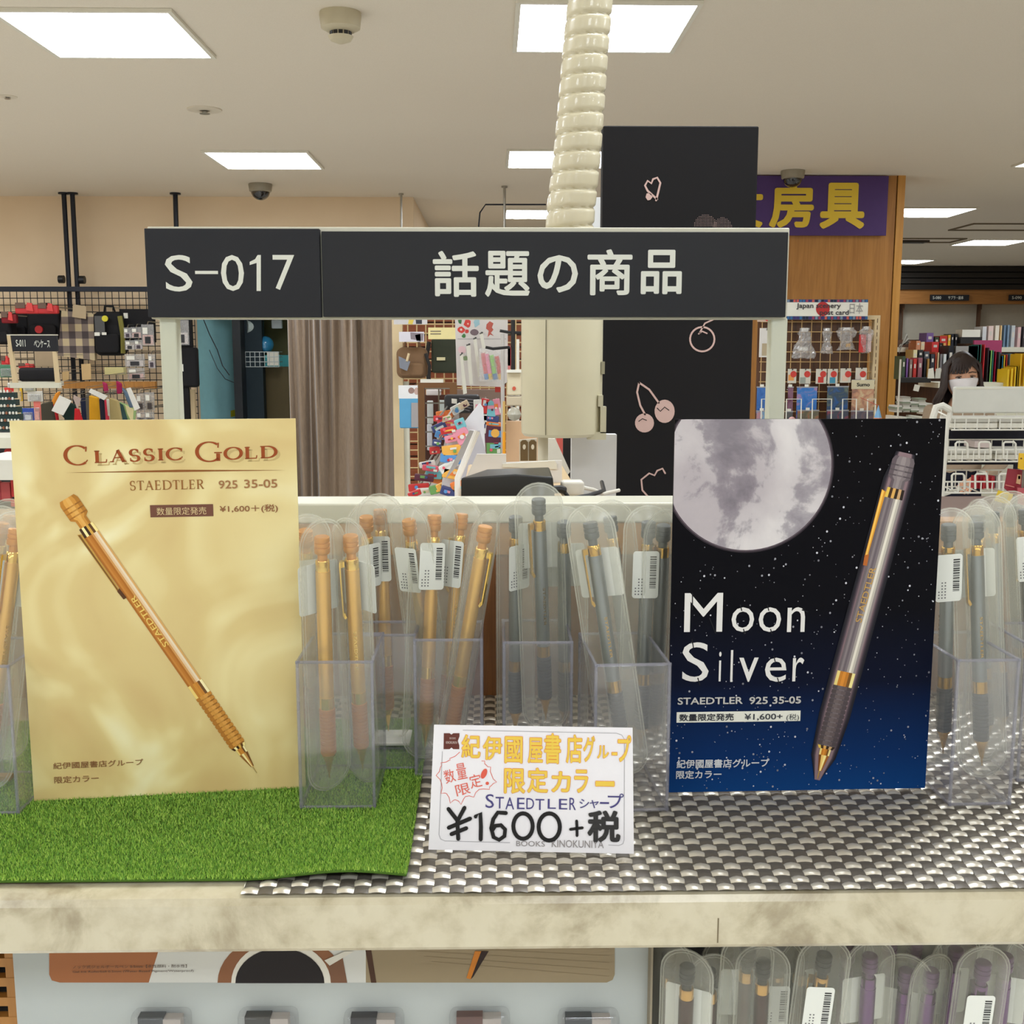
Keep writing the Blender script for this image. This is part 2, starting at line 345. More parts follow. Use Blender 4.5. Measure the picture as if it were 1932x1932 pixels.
# ------------------------------------------------------------------ ceiling lamps
def lamp(cx, cy_, label, W=.6, L=.6):
    t = root('ceiling_light', label, 'ceiling light', (cx, cy_, CEIL - .001), group='square recessed ceiling lights'); f = MB(); h = W / 2; g = L / 2; e = .018
    for a in ((-h - e, -g - e, h + e, -g), (-h - e, g, h + e, g + e), (-h - e, -g, -h, g), (h, -g, h + e, g)): f.box(a[0], a[1], -.012, a[2], a[3], 0)
    f.obj('frame', mat((224, 220, 205), .5), t); d = MB(); n = 12
    for i in range(n):     # three shallow reflector vaults
        x0 = -h + W * i / n; x1 = x0 + W / n; q = lambda x: -.004 - .008 * abs(math.sin(math.pi * 3 * (x + h) / W))
        d.quad((x0, -g, q(x0)), (x0, g, q(x0)), (x1, g, q(x1)), (x1, -g, q(x1)))
    d.obj('diffuser', DIFFUSER, t); return t
def lamp_at(px0, px1, py, label):
    a = G(px0, py, CEIL); b_ = G(px1, py, CEIL); return lamp((a.x + b_.x) / 2, a.y - .3, label)
lamp_at(112, 398, 102, 'bright square ceiling light at the upper left corner of the photo')
lamp_at(975, 1265, 91, 'bright square ceiling light behind the top of the coiled hose')
lamp_at(429, 607, 315, 'square ceiling light above the black dome camera over the left sign')
lamp_at(958, 1136, 313, 'square ceiling light half hidden behind the middle of the hose')
lamp_at(955, 1080, 410, 'small far ceiling light just above the sign, left of the hose')
lamp_at(1664, 1785, 407, 'ceiling light right of the oak column, nearest of the three there')
lamp_at(1795, 1897, 461, 'ceiling light above the far bulkhead at the right edge')
lamp_at(1645, 1733, 496, 'smallest ceiling light beside the oak column above the bulkhead')
lamp_at(1927, 2080, 311, 'ceiling light of which only a corner shows at the right edge')
for i, (x, y, w_) in enumerate(((-3.2, 1.38, 'left of and'), (-1.4, 1.38, 'above left,'), (.4, 1.38, 'right overhead,'), (2.2, 1.38, 'above right,'), (4, 1.38, 'far right,'), (-1.4, -1.34, 'left'), (.4, -1.34, 'straight'), (2.2, -1.34, 'right'), (-3.2, 4.1, 'row of the two nearest,'), (-5, 6.8, 'far left,'), (-1.4, -4, 'left rear'), (2.2, -4, 'right rear'), (-5, 1.38, 'outermost left,'), (-5, 4.1, 'second outermost left,'), (4, -1.34, 'right outer'), (-3.2, -1.34, 'left outer'), (6, 1.38, 'outermost right,'), (5.6, 4.1, 'front right,'), (-3.62, 6.8, 'as added fill, left,'), (-5.0, -1.34, 'as added fill, outer left,'), (.4, -3.9, 'as added fill, middle rear,'), (-3.2, -3.9, 'as added fill, rear left,'), (4, -3.9, 'as added fill, rear right,'))):  # last entries: unseen lamps added to brighten the left wall and camera-facing sides
    lamp(x, y, 'square ceiling light %s behind or beside the camera, outside the frame' % w_)
# ------------------------------------------------------------------ ceiling fittings
def dome(px, py0, Yr, wpx, label):
    c = G(px, py0, CEIL); c = P(px, py0, Yr); s = wpx / F * Yr / 2
    t = root('dome_camera', label, 'camera', (c.x, Yr, CEIL), group=None)
    MB().lathe([(s * .98, 0), (s, -s * .1), (s * .92, -s * .62), (s * .8, -s * .68)], 28).obj('housing', mat((150, 142, 124), .45), t)
    m = MB(); m.sphere((0, 0, -s * .6), s * .8, 24, 12, (1, 1, .95), -1, 0.02); m.obj('dome', mat((16, 16, 18), .08, coat=1), t); return t
YD = G(491, 347, CEIL).y
dome(491, 347, YD, 43, 'black dome camera on a grey base left, under the second ceiling light')
dome(1496, 322, G(1496, 322, CEIL).y, 44, 'black dome camera in front of the purple and yellow banner')
c = G(642, 24, CEIL); s = 36 / F * c.y * 1.02
t = root('smoke_detector', 'cream round smoke detector on the ceiling near the top of the photo', 'smoke detector', c)
MB().lathe([(s, 0), (s * 1.02, -s * .15), (s * .95, -s * .72), (s * .62, -s * .9)], 32).obj('base', mat((196, 186, 158), .5), t)
MB().lathe([(s * .5, -s * .85), (s * .5, -s * 1.08), (s * .62, -s * 1.1), (s * .5, -s * 1.3), (s * .1, -s * 1.45), (0, -s * 1.46)], 28).obj('cap', mat((200, 190, 162), .5), t)
m = MB()
for i in range(12):
    a = 2 * math.pi * i / 12 + .13; m.M = Matrix.Rotation(a, 4, 'Z'); m.box(s * .5, -s * .1, -s * 1.08, s * .53, s * .1, -s * .9)
m.obj('slot', BLACK, t)
for px, py, lab, sz in ((386, 206, 'white sprinkler disc on the ceiling left, between the two left lights', 31), (14, 182, 'sprinkler disc on the ceiling at the left edge of the photo', 17)):
    c = G(px, py, CEIL); s = sz / F * c.y; t = root('sprinkler', lab, 'sprinkler', c)
    MB().lathe([(s, 0), (s * .97, -s * .07), (s * .6, -s * .1)], 24).obj('escutcheon', mat((214, 204, 184), .5), t)
    MB().lathe([(s * .3, -s * .1), (s * .16, -s * .14), (s * .16, -s * .22), (s * .3, -s * .24), (s * .3, -s * .27), (0, -s * .28)], 12).obj('head', STEEL, t)
# access hatch outlines on the ceiling right
for k, (pa, pb) in enumerate((((1790, 433), (1950, 421)), ((1640, 456), (1790, 449)))):
    a = G(*pa, CEIL); b_ = G(*pb, CEIL); m = MB(); x0, x1, y0, y1 = a.x, b_.x + (.2 if k else .3), a.y, b_.y + .02
    for q in ((x0, y0, x1, y0 + .02), (x0, y1 - .02, x1, y1), (x0, y0, x0 + .02, y1), (x1 - .02, y0, x1, y1)): m.box(q[0], q[1], CEIL - .012, q[2], q[3], CEIL - .0005)
    struct(m.obj('trim_hatch', mat((120, 108, 88), .8)))
a = G(1715, 454, CEIL)
t = root('air_vent', 'thin dark air vent slot on the far right ceiling by the oak column', 'vent', (a.x, a.y, CEIL)); MB().box(-.5, -.07, -.02, .2, .12, 0).obj('frame', mat((60, 54, 46), .6), t); MB().box(-.45, -.04, -.024, .15, .08, -.02).obj('slot', BLACK, t)
# ================================================================== FOREGROUND DISPLAY
SZ = 1.25                                   # shelf top
YF = G(966, 1690, SZ).y                     # front edge
YB = G(930, 1312, SZ).y                     # back panel
zf = P(900, 1794, YF).z
shelf = root('display_shelf', 'thick marbled laminate shelf carrying both posters and the pencil boxes', 'shelf', (0, YF, SZ))
H = SZ - zf; hw = .42
b = MB(); n = 40; xs = [-hw + 2 * hw * i / n for i in range(n + 1)]
pr = [(.30 + YB - YF - .3, 0), (.006, 0), (.002, -.0012), (0, -.004), (0, -H + .002), (.0015, -H), (.02, -H), (.02, -.02), (YB - YF, -.02)]
vs = []; fs = []
for x in xs: vs += [(x, y, z) for y, z in pr]
k = len(pr)
for i in range(n):
    for j in range(k): fs.append((i * k + j, i * k + (j + 1) % k, (i + 1) * k + (j + 1) % k, (i + 1) * k + j))
fs += [tuple(range(k)), tuple(reversed(range(n * k, n * k + k)))]
b.add(vs, fs, True); b.obj('board', MARBLE, shelf, auto=25)
px_s = P(1355, 1740, YF).x; MB().box(px_s - .0003, -.0002, -H + .003, px_s + .0003, .001, -.012).obj('seam', mat((120, 108, 84), .6), shelf)
# back partition
z1, z2, z3 = P(930, 1045, YB).z, P(930, 985, YB).z, P(930, 940, YB + .02).z
part = root('gondola_partition', 'low back partition of the display with white top rail and wooden panel', 'partition', (0, YB, SZ))
xa, xb = P(300, 900, YB).x, P(1475, 900, YB).x
box('wood_panel', PANELWOOD, -.45, 0, -1.2, .45, .02, z1 - SZ, part); box('wood_rail', OAK, -.45, -.003, z1 - SZ, .45, .02, z2 - SZ, part)
box('top_rail', OFFW, xa - .01, -.006, z2 - SZ, xb + .01, .034, z3 - SZ, part, .002)
m = MB()
for xx in (-.28, 0.02, .30): m.box(xx, -.0045, z1 - SZ, xx + .0006, -.0028, z2 - SZ)
m.obj('joint', DKWOOD, part)
# sign on two posts
zs0, zs1 = P(880, 598, YB).z, P(880, 429, YB).z
X = lambda px, py=515: P(px, py, YB).x
sg = root('aisle_sign', 'long dark grey shelf sign with white lettering standing on two white posts', 'sign', (X(270), YB + .01, z3))
x0 = X(270); W = X(1497) - x0; mid = X(603) - x0; b0, b1 = zs0 - z3, zs1 - z3
box('holder', OFFW, 0, .004, b0 - .0012, W, .02, b1 + .0016, sg, .0008)
box('number_plate', mat((38, 39, 44), .6), -.0005, -.0015, b0, mid - .0008, .0045, b1 - .0002, sg, .0003, 1)
box('title_plate', DKPLATE, mid + .0004, -.0005, b0 + .0003, W - .002, .0045, b1 - .0018, sg, .0003, 1)
def lb(px0, py0, px1, py1):
    a = P(px0, py1, YB + .008); c = P(px1, py0, YB + .008); return (a.x - x0, a.z - z3, c.x - x0, c.z - z3)
o1 = MB().poly([lb(x_, y_, x_, y_)[:2] for x_, y_ in ((484, 549), (492, 549), (492, 481), (486, 481), (481, 489), (471, 494), (471, 500), (484, 496))], -.0018).obj('lettering', LETTERW, sg)
for ch, q in (('S', (313, 481, 361, 550)), ('-', (368, 511, 411, 517)), ('0', (418, 481, 459, 549)), ('7', (516, 481, 555, 547))):
    text('lettering', ch, lb(*q), -.0018, LETTERW, sg, -.004)
for ch, q in (('話', (817, 473, 903, 560)), ('題', (915, 473, 1000, 560)), ('の', (1014, 481, 1091, 552)), ('商', (1108, 470, 1194, 557)), ('品', (1209, 471, 1288, 555))):
    text('lettering', ch, lb(*q), -.0009, LETTERW, sg, .02)
for (p0, p1) in ((292, 325), (1462, 1494)):
    xx0, xx1 = X(p0, 700) - x0, X(p1, 700) - x0; box('post', mat((206, 208, 190), .4), xx0, .005, -.12, xx1, .017, b0, sg, .0015)
# ------------------------------------------------------------------ woven mat
wx0, wx1, wy0, wy1 = G(700, 1684, SZ).x - .06, .40, G(1000, 1686, SZ).y, YB - .002
wm = root('woven_mat', 'silver and black woven placemat covering the right of the shelf', 'mat', (wx0, wy0, SZ + .0004))
pw, pe = .0148 / 2, .0069 / 2; nx = int((wx1 - wx0) / pw); ny = int((wy1 - wy0) / (pe * 2)) ; pe2 = (wy1 - wy0) / ny
SILV = mat((216, 210, 196), .3, .55, var=.1); DKST = mat((104, 98, 90), .4, .4, var=.2)
def strand(par):
    m = MB(); vs = []; fs = []; W2 = pe2 * .47; L = nx * pw; st = 4
    for i in range(nx * st + 1):
        x = i * pw / st; z = .0006 + .00075 * math.sin(math.pi * (i / st + par)) ; wv = W2 * (.8 + .2 * math.sin(math.pi * (i / st + par)))
        for (u, h) in ((-1, -.0006), (-.55, .0001), (0, .0003), (.55, .0001), (1, -.0006)): vs.append((x, u * wv, max(z + h, 0)))
    for i in range(nx * st):
        for j in range(4): fs.append((i * 5 + j, (i + 1) * 5 + j, (i + 1) * 5 + j + 1, i * 5 + j + 1))
    m.add(vs, fs, True); return m.mesh('strand', SILV, 60)
me = [strand(0), strand(1)]
for j in range(ny):
    o = bpy.data.objects.new('strand', me[j % 2]); COL.objects.link(o); o.parent = wm; o.location = (0, pe2 * (j + .5), 0)
def warp(par):
    m = MB(); vs = []; fs = []; W2 = pw * .46; st = 3
    for i in range(ny * st + 1):
        y = i * pe2 / st; z = .0005 + .0006 * math.sin(math.pi * (i / st - .0 + par))
        for (u, h) in ((-1, -.0003), (0, .0002), (1, -.0003)): vs.append((u * W2, y, max(z + h, 0)))
    for i in range(ny * st):
        for j in range(2): fs.append((i * 3 + j, i * 3 + j + 1, (i + 1) * 3 + j + 1, (i + 1) * 3 + j))
    m.add(vs, fs, True); return m.mesh('cross_strand', DKST, 60)
me = [warp(1), warp(0)]
for i in range(nx):
    o = bpy.data.objects.new('cross_strand', me[i % 2]); COL.objects.link(o); o.parent = wm; o.location = (pw * (i + .5), 0, 0)
# ------------------------------------------------------------------ grass mat with a curled corner
gm = root('grass_mat', 'green artificial grass mat under the gold poster with a curled corner', 'mat', (0, 0, SZ))
gx0 = -.42; gy0 = G(400, 1669, SZ).y; gy1 = G(740, 1424, SZ).y
def gedge(y):           # right edge
    t = (y - gy0) / (gy1 - gy0); a = G(768, 1664, SZ).x; c = G(803, 1424, SZ).x; return a + (c - a) * t
def glift(x, y):
    r_ = max(0, 1 - abs(x - (gedge(gy0) - .028)) / .05); f = max(0, 1 - (y - gy0) / .03); return .004 * r_ * r_ * (3 - 2 * r_) * f * f
def gpt(u, v):
    y = gy0 + (gy1 + .06 - gy0) * v; x = gx0 + (gedge(min(y, gy1)) - gx0) * u
    z = .0028 + glift(x, y); return (x, y, z)
m = MB(); nu, nv = 90, 40; vs = []; fs = []
for j in range(nv + 1):
    for i in range(nu + 1): vs.append(gpt(1 - (1 - i / nu) ** 1.3, (j / nv) ** 1.5))
for j in range(nv):
    for i in range(nu): q = j * (nu + 1) + i; fs.append((q, q + 1, q + nu + 2, q + nu + 1))
m.add(vs, fs, True); o = m.obj('backing', mat((74, 108, 36), .9), gm)
s = o.modifiers.new('thickness', 'SOLIDIFY'); s.thickness = .0011; s.offset = -1
rng = np.random.default_rng(3); nb = 150000
u = 1 - (1 - rng.random(nb)) ** 1.1; v = rng.random(nb) ** 1.25; y = gy0 + (gy1 + .06 - gy0) * v
a_, c_ = G(768, 1664, SZ).x, G(803, 1424, SZ).x; x = gx0 + (a_ + (c_ - a_) * np.clip((y - gy0) / (gy1 - gy0), 0, 1) - gx0) * u
vis = x > -.33 - 0 * y; x, y = x[vis], y[vis]; nb = len(x)
rr = np.clip(1 - np.abs(x - (a_ - .028)) / .05, 0, 1); ff = np.clip(1 - (y - gy0) / .03, 0, 1); z = .0026 + .004 * rr * rr * (3 - 2 * rr) * ff * ff
an = rng.random(nb) * 6.283; wd = .00035; hh = .0011 + rng.random(nb) * .0013; lx = (rng.random(nb) - .5) * .0018; ly = (rng.random(nb) - .5) * .0018
co = np.empty((nb, 3, 3)); co[:, 0] = np.stack([x - np.cos(an) * wd, y - np.sin(an) * wd, z], 1); co[:, 1] = np.stack([x + np.cos(an) * wd, y + np.sin(an) * wd, z], 1); co[:, 2] = np.stack([x + lx, y + ly, z + hh], 1)
me = bpy.data.meshes.new('pile'); me.vertices.add(nb * 3); me.loops.add(nb * 3); me.polygons.add(nb)
me.vertices.foreach_set('co', co.reshape(-1)); me.loops.foreach_set('vertex_index', np.arange(nb * 3, dtype=np.int32)); me.polygons.foreach_set('loop_start', np.arange(0, nb * 3, 3, dtype=np.int32)); me.update()
ca = me.color_attributes.new('Col', 'FLOAT_COLOR', 'POINT'); pal = np.array([lin(c) for c in ((140, 182, 70), (160, 200, 80), (118, 160, 62), (182, 212, 100), (126, 174, 76))])
cc = pal[rng.integers(0, 5, nb)]; cc = np.repeat(np.concatenate([cc, np.ones((nb, 1))], 1), 3, 0); ca.data.foreach_set('color', cc.reshape(-1))
me.materials.append(printmat(.7)); o = bpy.data.objects.new('pile', me); COL.objects.link(o); o.parent = gm; o['kind'] = 'stuff'
# ------------------------------------------------------------------ serif capitals drawn with a broad nib
def serif(mb, ch, x, z, w, h, tk, tn, y):
    Xx = lambda a: x + a * w; Z = lambda a: z + a * h
    def st(pts, thick=tk, thin=tn, closed=False): mb.stroke([(Xx(a), Z(c)) for a, c in pts], thick, y, closed, thin)
    def sr(a, c, l=.13, up=0): mb.poly([(Xx(a - l), Z(c)), (Xx(a + l), Z(c)), (Xx(a + l), Z(c) + tn * (1 if c < .5 else -1)), (Xx(a - l), Z(c) + tn * (1 if c < .5 else -1))], y)
    if ch in 'CG':
        st(arc(.5, .5, .47, .5, 48, 312 if ch == 'C' else 318, 26)); st([(.84, .70), (.86, .96)], tn * 1.2)
        if ch == 'C': st([(.82, .14), (.90, .26)], tn, tn)
        if ch == 'G': st([(.84, .02), (.84, .40)]); sr(.84, .42, .15)
    if ch == 'O': st(arc(.5, .5, .46, .5, 0, 360, 32)[:-1], closed=True)
    if ch == 'D': st([(.16, 0), (.16, 1)]); st([(.0, .985), (.4, .985)] + arc(.4, .5, .53, .485, 88, -88, 20) + [(.4, .015), (0, .015)])
    if ch == 'L': st([(.2, 0), (.2, 1)]); sr(.2, 1, .2); st([(0, .015), (.9, .015)]); st([(.9, .0), (.94, .26)], tn)
    if ch == 'I': st([(.5, 0), (.5, 1)]); sr(.5, 0, .4); sr(.5, 1, .4)
    if ch == 'A': st([(.12, 0), (.5, 1)], tn * 1.1); st([(.48, 1), (.86, 0)]); st([(.25, .36), (.75, .36)]); sr(.1, 0); sr(.88, 0, .15)
    if ch == 'S': st(arc(.5, .74, .34, .26, 35, 270, 16) + arc(.5, .25, .38, .25, 90, -145, 16)[0:], tk * .9); st([(.80, .72), (.82, .96)], tn); st([(.15, .04), (.16, .3)], tn)
    if ch == 'T': st([(.5, 0), (.5, 1)]); st([(.02, .985), (.98, .985)]); st([(.03, 1), (.0, .78)], tn); st([(.97, 1), (1, .78)], tn); sr(.5, 0, .18)
    if ch == 'E': st([(.2, 0), (.2, 1)]); st([(0, .985), (.82, .985)]); st([(.2, .52), (.7, .52)]); st([(0, .015), (.86, .015)]); st([(.82, 1), (.84, .78)], tn); st([(.86, 0), (.9, .24)], tn); st([(.7, .42), (.7, .62)], tn)
    if ch == 'R': st([(.2, 0), (.2, 1)]); st([(0, .985), (.45, .985)] + arc(.45, .76, .33, .24, 85, -85, 12) + [(.2, .5)]); st([(.5, .5), (.88, 0)]); sr(.2, 0, .18); sr(.92, 0, .1)
def serif_word(mb, s, x, z, h, tk, tn, y, wmap, gap):
    for ch in s:
        w = wmap.get(ch, .8) * h; serif(mb, ch, x, z, w, h, tk, tn, y); x += w + gap
    return x
def flat_pencil(par, pl, p0, p1, hw, scheme, y, clipside=-1, glow=None):
    """printed picture of the mechanical pencil on a poster: p0 = top, p1 = tip in board pixels"""
    a = Vector(pl.uv(*p0)); c = Vector(pl.uv(*p1)); L = (c - a).length; d = (c - a) / L; nn = Vector((-d.y, d.x))
    m = MB(); s = scheme
    def q(t, u): v = a + d * (L * t) + nn * (hw * u); return (v.x, v.y)
    def band(t0, t1, h0, h1, cols, y_=y, ph=0):
        k = len(cols)
        for i, cc in enumerate(cols):
            u0, u1 = -1 + 2 * i / k, -1 + 2 * (i + 1) / k; m.color(cc).poly([q(t0, u0 * h0), q(t0, u1 * h0), q(t1, u1 * h1), q(t1, u0 * h1)], y_)
    if glow:
        g = MB()
        for (r_, cc) in glow: g.color(cc).poly([(q(.0, 0)[0] + 0, q(.0, 0)[1])] and [q(-.012, -.6 * r_), q(-.012, .6 * r_), q(.07, r_ * .95), q(.8, r_), q(.93, r_ * .8), q(1.005, .3), q(1.005, -.3), q(.93, -r_ * .8), q(.8, -r_), q(.07, -r_ * .95)], y + .0002 + .00004 * r_)
        g.obj('printed_glow', PRINT, par)
    band(0, .012, 1.0, 1.24, s['cap']); band(.012, .062, 1.24, 1.24, s['cap'])
    for t in (.025, .04, .055): band(t, t + .004, 1.24, 1.24, s['grv'], y - .00005)
    band(.062, .07, 1.24, .8, s['cap']); band(.07, .095, .76, .76, s['cap']); band(.095, .125, .95, 1.0, s['ring']); band(.125, .66, 1.0, 1.0, s['body'])
    band(.66, .705, 1.02, 1.02, s['ring2']); k = 13
    for i in range(k):
        t0 = .705 + .19 * i / k; t1 = t0 + .19 / k; band(t0, t0 + (t1 - t0) * .72, 1.08, 1.08, s['grip']); band(t0 + (t1 - t0) * .72, t1, .98, .98, s['grv'])
    band(.895, .905, 1.0, .8, s['ring']); band(.905, .925, .62, .58, s['ring2']); band(.925, .975, .6, .2, s['tip']); band(.975, 1, .09, .07, s['ring'])
    cs = clipside; m.color(s['clip'][0]).poly([q(.11, 1.0 * cs), q(.105, 1.5 * cs), q(.315, 1.42 * cs), q(.325, 1.1 * cs)], y - .00006)
    m.color(s['clip'][1]).poly([q(.11, 1.22 * cs), q(.107, 1.45 * cs), q(.31, 1.36 * cs), q(.31, 1.2 * cs)], y - .0001)
    m.color(s['clip'][2]).poly([q(.305, 1.45 * cs), q(.30, 1.0 * cs), q(.335, .9 * cs), q(.335, 1.35 * cs)], y - .00013)
    m.obj('printed_pencil', PRINT, par)
    mid = (a + d * L * s['tx'][0] + nn * hw * s['tx'][2]); lw = L * s['tx'][1]; hh = hw * .36
    ang = math.atan2(d.y, d.x); ang += math.pi if s['flip'] else 0
    text('printed_lettering', 'STAEDTLER', (mid.x - lw / 2, mid.y - hh, mid.x + lw / 2, mid.y + hh), y - .00015, ink(s['ink']), par, .01, rot=ang)
GOLD = dict(cap=[(190, 128, 48), (222, 164, 78), (226, 172, 90), (206, 146, 62), (176, 118, 44)], grv=[(166, 108, 40), (190, 134, 60), (150, 98, 36)], ring=[(70, 44, 22), (250, 236, 170), (60, 36, 18), (214, 168, 74), (96, 62, 30), (246, 226, 150)],
    body=[(170, 104, 36), (196, 130, 56), (188, 120, 46), (176, 108, 38), (206, 150, 84), (226, 196, 156), (232, 214, 186), (214, 166, 100)], ring2=[(236, 206, 120), (190, 124, 46), (206, 140, 54), (198, 130, 48), (110, 74, 40), (250, 236, 180)],
    grip=[(176, 116, 44), (206, 146, 64), (214, 154, 74), (196, 134, 56)], tip=[(150, 100, 46), (246, 226, 160), (200, 150, 80), (120, 74, 34)], clip=[(196, 150, 66), (120, 84, 36), (90, 56, 30)], ink=(236, 204, 104), tx=(.43, .18, -.25), flip=True)
SILVER = dict(cap=[(96, 84, 90), (132, 122, 124), (146, 136, 136), (128, 118, 120), (104, 94, 98)], grv=[(84, 76, 80), (110, 100, 104), (80, 72, 76)], ring=[(226, 190, 80), (66, 40, 20), (220, 170, 90), (50, 32, 20), (200, 160, 110), (40, 28, 20)],
    body=[(108, 98, 102), (130, 120, 122), (104, 94, 100), (122, 112, 116), (164, 156, 150), (226, 220, 206), (190, 184, 172), (140, 130, 130)], ring2=[(232, 212, 130), (196, 124, 40), (216, 140, 50), (190, 120, 40), (120, 80, 30), (240, 226, 150)],
    grip=[(78, 68, 70), (104, 92, 92), (96, 84, 84), (76, 66, 70)], tip=[(120, 70, 24), (240, 200, 110), (250, 230, 150), (160, 96, 36)], clip=[(216, 150, 50), (244, 196, 90), (180, 100, 40)], ink=(190, 150, 80), tx=(.42, .17, -.2), flip=True)
# ------------------------------------------------------------------ the gold poster
def poster(bl, br, name, label, bodym):
    a = G(*bl, SZ + .003); c = G(*br, SZ + .003); u = (c - a).normalized(); o = a + (c - a) * .5 - u * .074
    pl = Plane(o, u, (0, 0, 1)); r_ = root(name, label, 'poster', M=pl.M); box('card', bodym, 0, 0, 0, .148, .0012, .210, r_)
    return r_, pl
pg, pl = poster((73, 1511), (569, 1486), 'poster', 'cream gold poster showing a gold mechanical pencil, on the grass mat', GOLDP)
BR = (150, 70, 26); y = -.0003; m = MB(); m.color(BR)
def pv(px, py): return pl.uv(px, py)
def word_on(mb, s, p0, p1, hpx, tk, tn, wmap, gap):
    (x0, z0), (x1, z1) = pv(*p0), pv(*p1); h = hpx / F * .61; k = MB(); k.color(mb.col); xe = serif_word(k, s, 0, 0, h, tk, tn, 0, wmap, gap)
    sx = (x1 - x0) / (xe - gap); mb.M = Matrix(((sx, 0, 0, x0), (0, 1, 0, 0), ((z1 - z0) / (xe - gap), 0, 1, z0), (0, 0, 0, 1))); serif_word(mb, s, 0, 0, h, tk, tn, y, wmap, gap); mb.M = Matrix()
WM = {'C': 1.3, 'L': .95, 'A': 1.15, 'S': .85, 'I': .5, 'G': 1.35, 'O': 1.3, 'D': 1.25, 'T': .9, 'E': .85, 'R': 1.0}
word_on(m, 'C', (123, 877), (171, 877), 35, .0021, .0006, WM, 0); word_on(m, 'LASSIC', (179, 873), (348, 867), 22, .0017, .0005, WM, .0014)
word_on(m, 'G', (371, 871), (420, 870), 36, .0021, .0006, WM, 0); word_on(m, 'OLD', (424, 867), (523, 863), 22, .0017, .0005, WM, .0014)
m.obj('printed_title', PRINT, pg)
sh = MB(); sh.color((196, 172, 116)); yy = y; y = -.00015
word_on(sh, 'LASSIC', (184, 878), (353, 872), 22, .0017, .0006, WM, .0014); sh.obj('printed_shade', PRINT, pg); sh = MB(); sh.color((196, 172, 116)); word_on(sh, 'OLD', (429, 872), (528, 868), 22, .0017, .0006, WM, .0014); sh.obj('printed_shade', PRINT, pg); y = yy
m = MB(); m.color((150, 100, 50)); word_on(m, 'STAEDTLER', (245, 925), (385, 922), 17, .0009, .0003, {k: v * .85 for k, v in WM.items()}, .0008); m.obj('printed_word', PRINT, pg)
a, c = pv(124, 892), pv(540, 887); MB().color((140, 84, 36)).poly([(a[0], a[1]), ((a[0] + c[0]) / 2, a[1] - .0004), (c[0], c[1]), ((a[0] + c[0]) / 2, a[1] + .0008)], -.0002).obj('printed_line', PRINT, pg)
def tx(par, s, p, ym, c, bold=0, pvf=None):
    f = pvf or pl.uv; a = f(p[0], p[3]); c2 = f(p[2], p[1]); return text('printed_lettering', s, (a[0], a[1], c2[0], c2[1]), ym, ink(c), par, bold)
tx(pg, '925', (413, 906, 448, 922), -.0003, (158, 108, 60), .012); tx(pg, '35-05', (461, 904, 523, 921), -.0003, (158, 108, 60), .012)
a, c = pv(284, 976), pv(402, 951); MB().color((112, 72, 56)).rect(a[0], a[1], c[0], c[1], -.0002).obj('printed_block', PRINT, pg)
tx(pg, '数量限定発売', (296, 956, 389, 972), -.0004, (214, 190, 140), .0); tx(pg, '¥1,600＋(税)', (415, 951, 524, 969), -.0003, (140, 88, 46), .01)
tx(pg, '紀伊國屋書店グループ', (101, 1431, 270, 1451), -.0003, (134, 88, 50), .005); tx(pg, '限定カラー', (103, 1461, 186, 1478), -.0003, (134, 88, 50), .005)
flat_pencil(pg, pl, (126, 940), (485, 1458), .0043, GOLD, -.0003, clipside=-1)
# ------------------------------------------------------------------ the night blue poster
pb, pl2 = poster((1266, 1495), (1738, 1487), 'poster', 'black and blue poster with a large moon and silver pencil, on the woven mat', NIGHTP)
pq = pl2.uv; c = pq(1412, 882); e = pq(1568, 882); rad = e[0] - c[0]
pts = []
for i in range(72):
    an = 2 * math.pi * i / 72; x = c[0] + rad * math.cos(an); z = c[1] + rad * math.sin(an); pts.append((min(max(x, .0), .148), min(z, .21)))
MB().poly(pts, -.0003).obj('printed_moon', MOONP, pb)
g = MB()
for (k, cc) in ((1.035, (40, 32, 40)), (1.018, (84, 72, 80))):
    pp = [(min(max(c[0] + rad * k * math.cos(2 * math.pi * i / 72), 0), .148), min(c[1] + rad * k * math.sin(2 * math.pi * i / 72), .21)) for i in range(72)]
    g.color(cc).poly(pp, -.0001 if k > 1.02 else -.0002)
g.obj('printed_halo', PRINT, pb)
m = MB(); rs = random.Random(5); k = 0
while k < 520:
    x, z = rs.random() * .147 + .0005, rs.random() * .209 + .0005
    if (x - c[0]) ** 2 + (z - c[1]) ** 2 < (rad * 1.05) ** 2: continue
    r_ = rs.choice((.0002, .00025, .0003, .0003, .00045, .0006)); v = rs.choice((120, 150, 200)); m.color((v, v, v + 8)); m.poly(arc(x, z, r_, r_ * 1.1, 0, 300, 5), -.0004); k += 1
o = m.obj('printed_stars', PRINT, pb); o['kind'] = 'stuff'
WH = (222, 220, 216)
def stencil(ch, q):
    a = pq(q[0], q[3]); c2 = pq(q[2], q[1]); return text('printed_lettering', ch, (a[0], a[1], c2[0], c2[1]), -.0006, ink(WH), pb, -.006)
for ch, q in (('M', (1290, 1118, 1364, 1192)), ('o', (1379, 1145, 1423, 1192)), ('o', (1430, 1145, 1474, 1192)), ('n', (1484, 1145, 1519, 1192)), ('S', (1286, 1211, 1338, 1286)), ('i', (1355, 1229, 1361, 1285)), ('l', (1377, 1226, 1383, 1286)), ('v', (1393, 1240, 1431, 1286)), ('e', (1442, 1240, 1484, 1286)), ('r', (1494, 1240, 1517, 1285))): stencil(ch, q)
cuts = MB(); cuts.color((13, 14, 20))
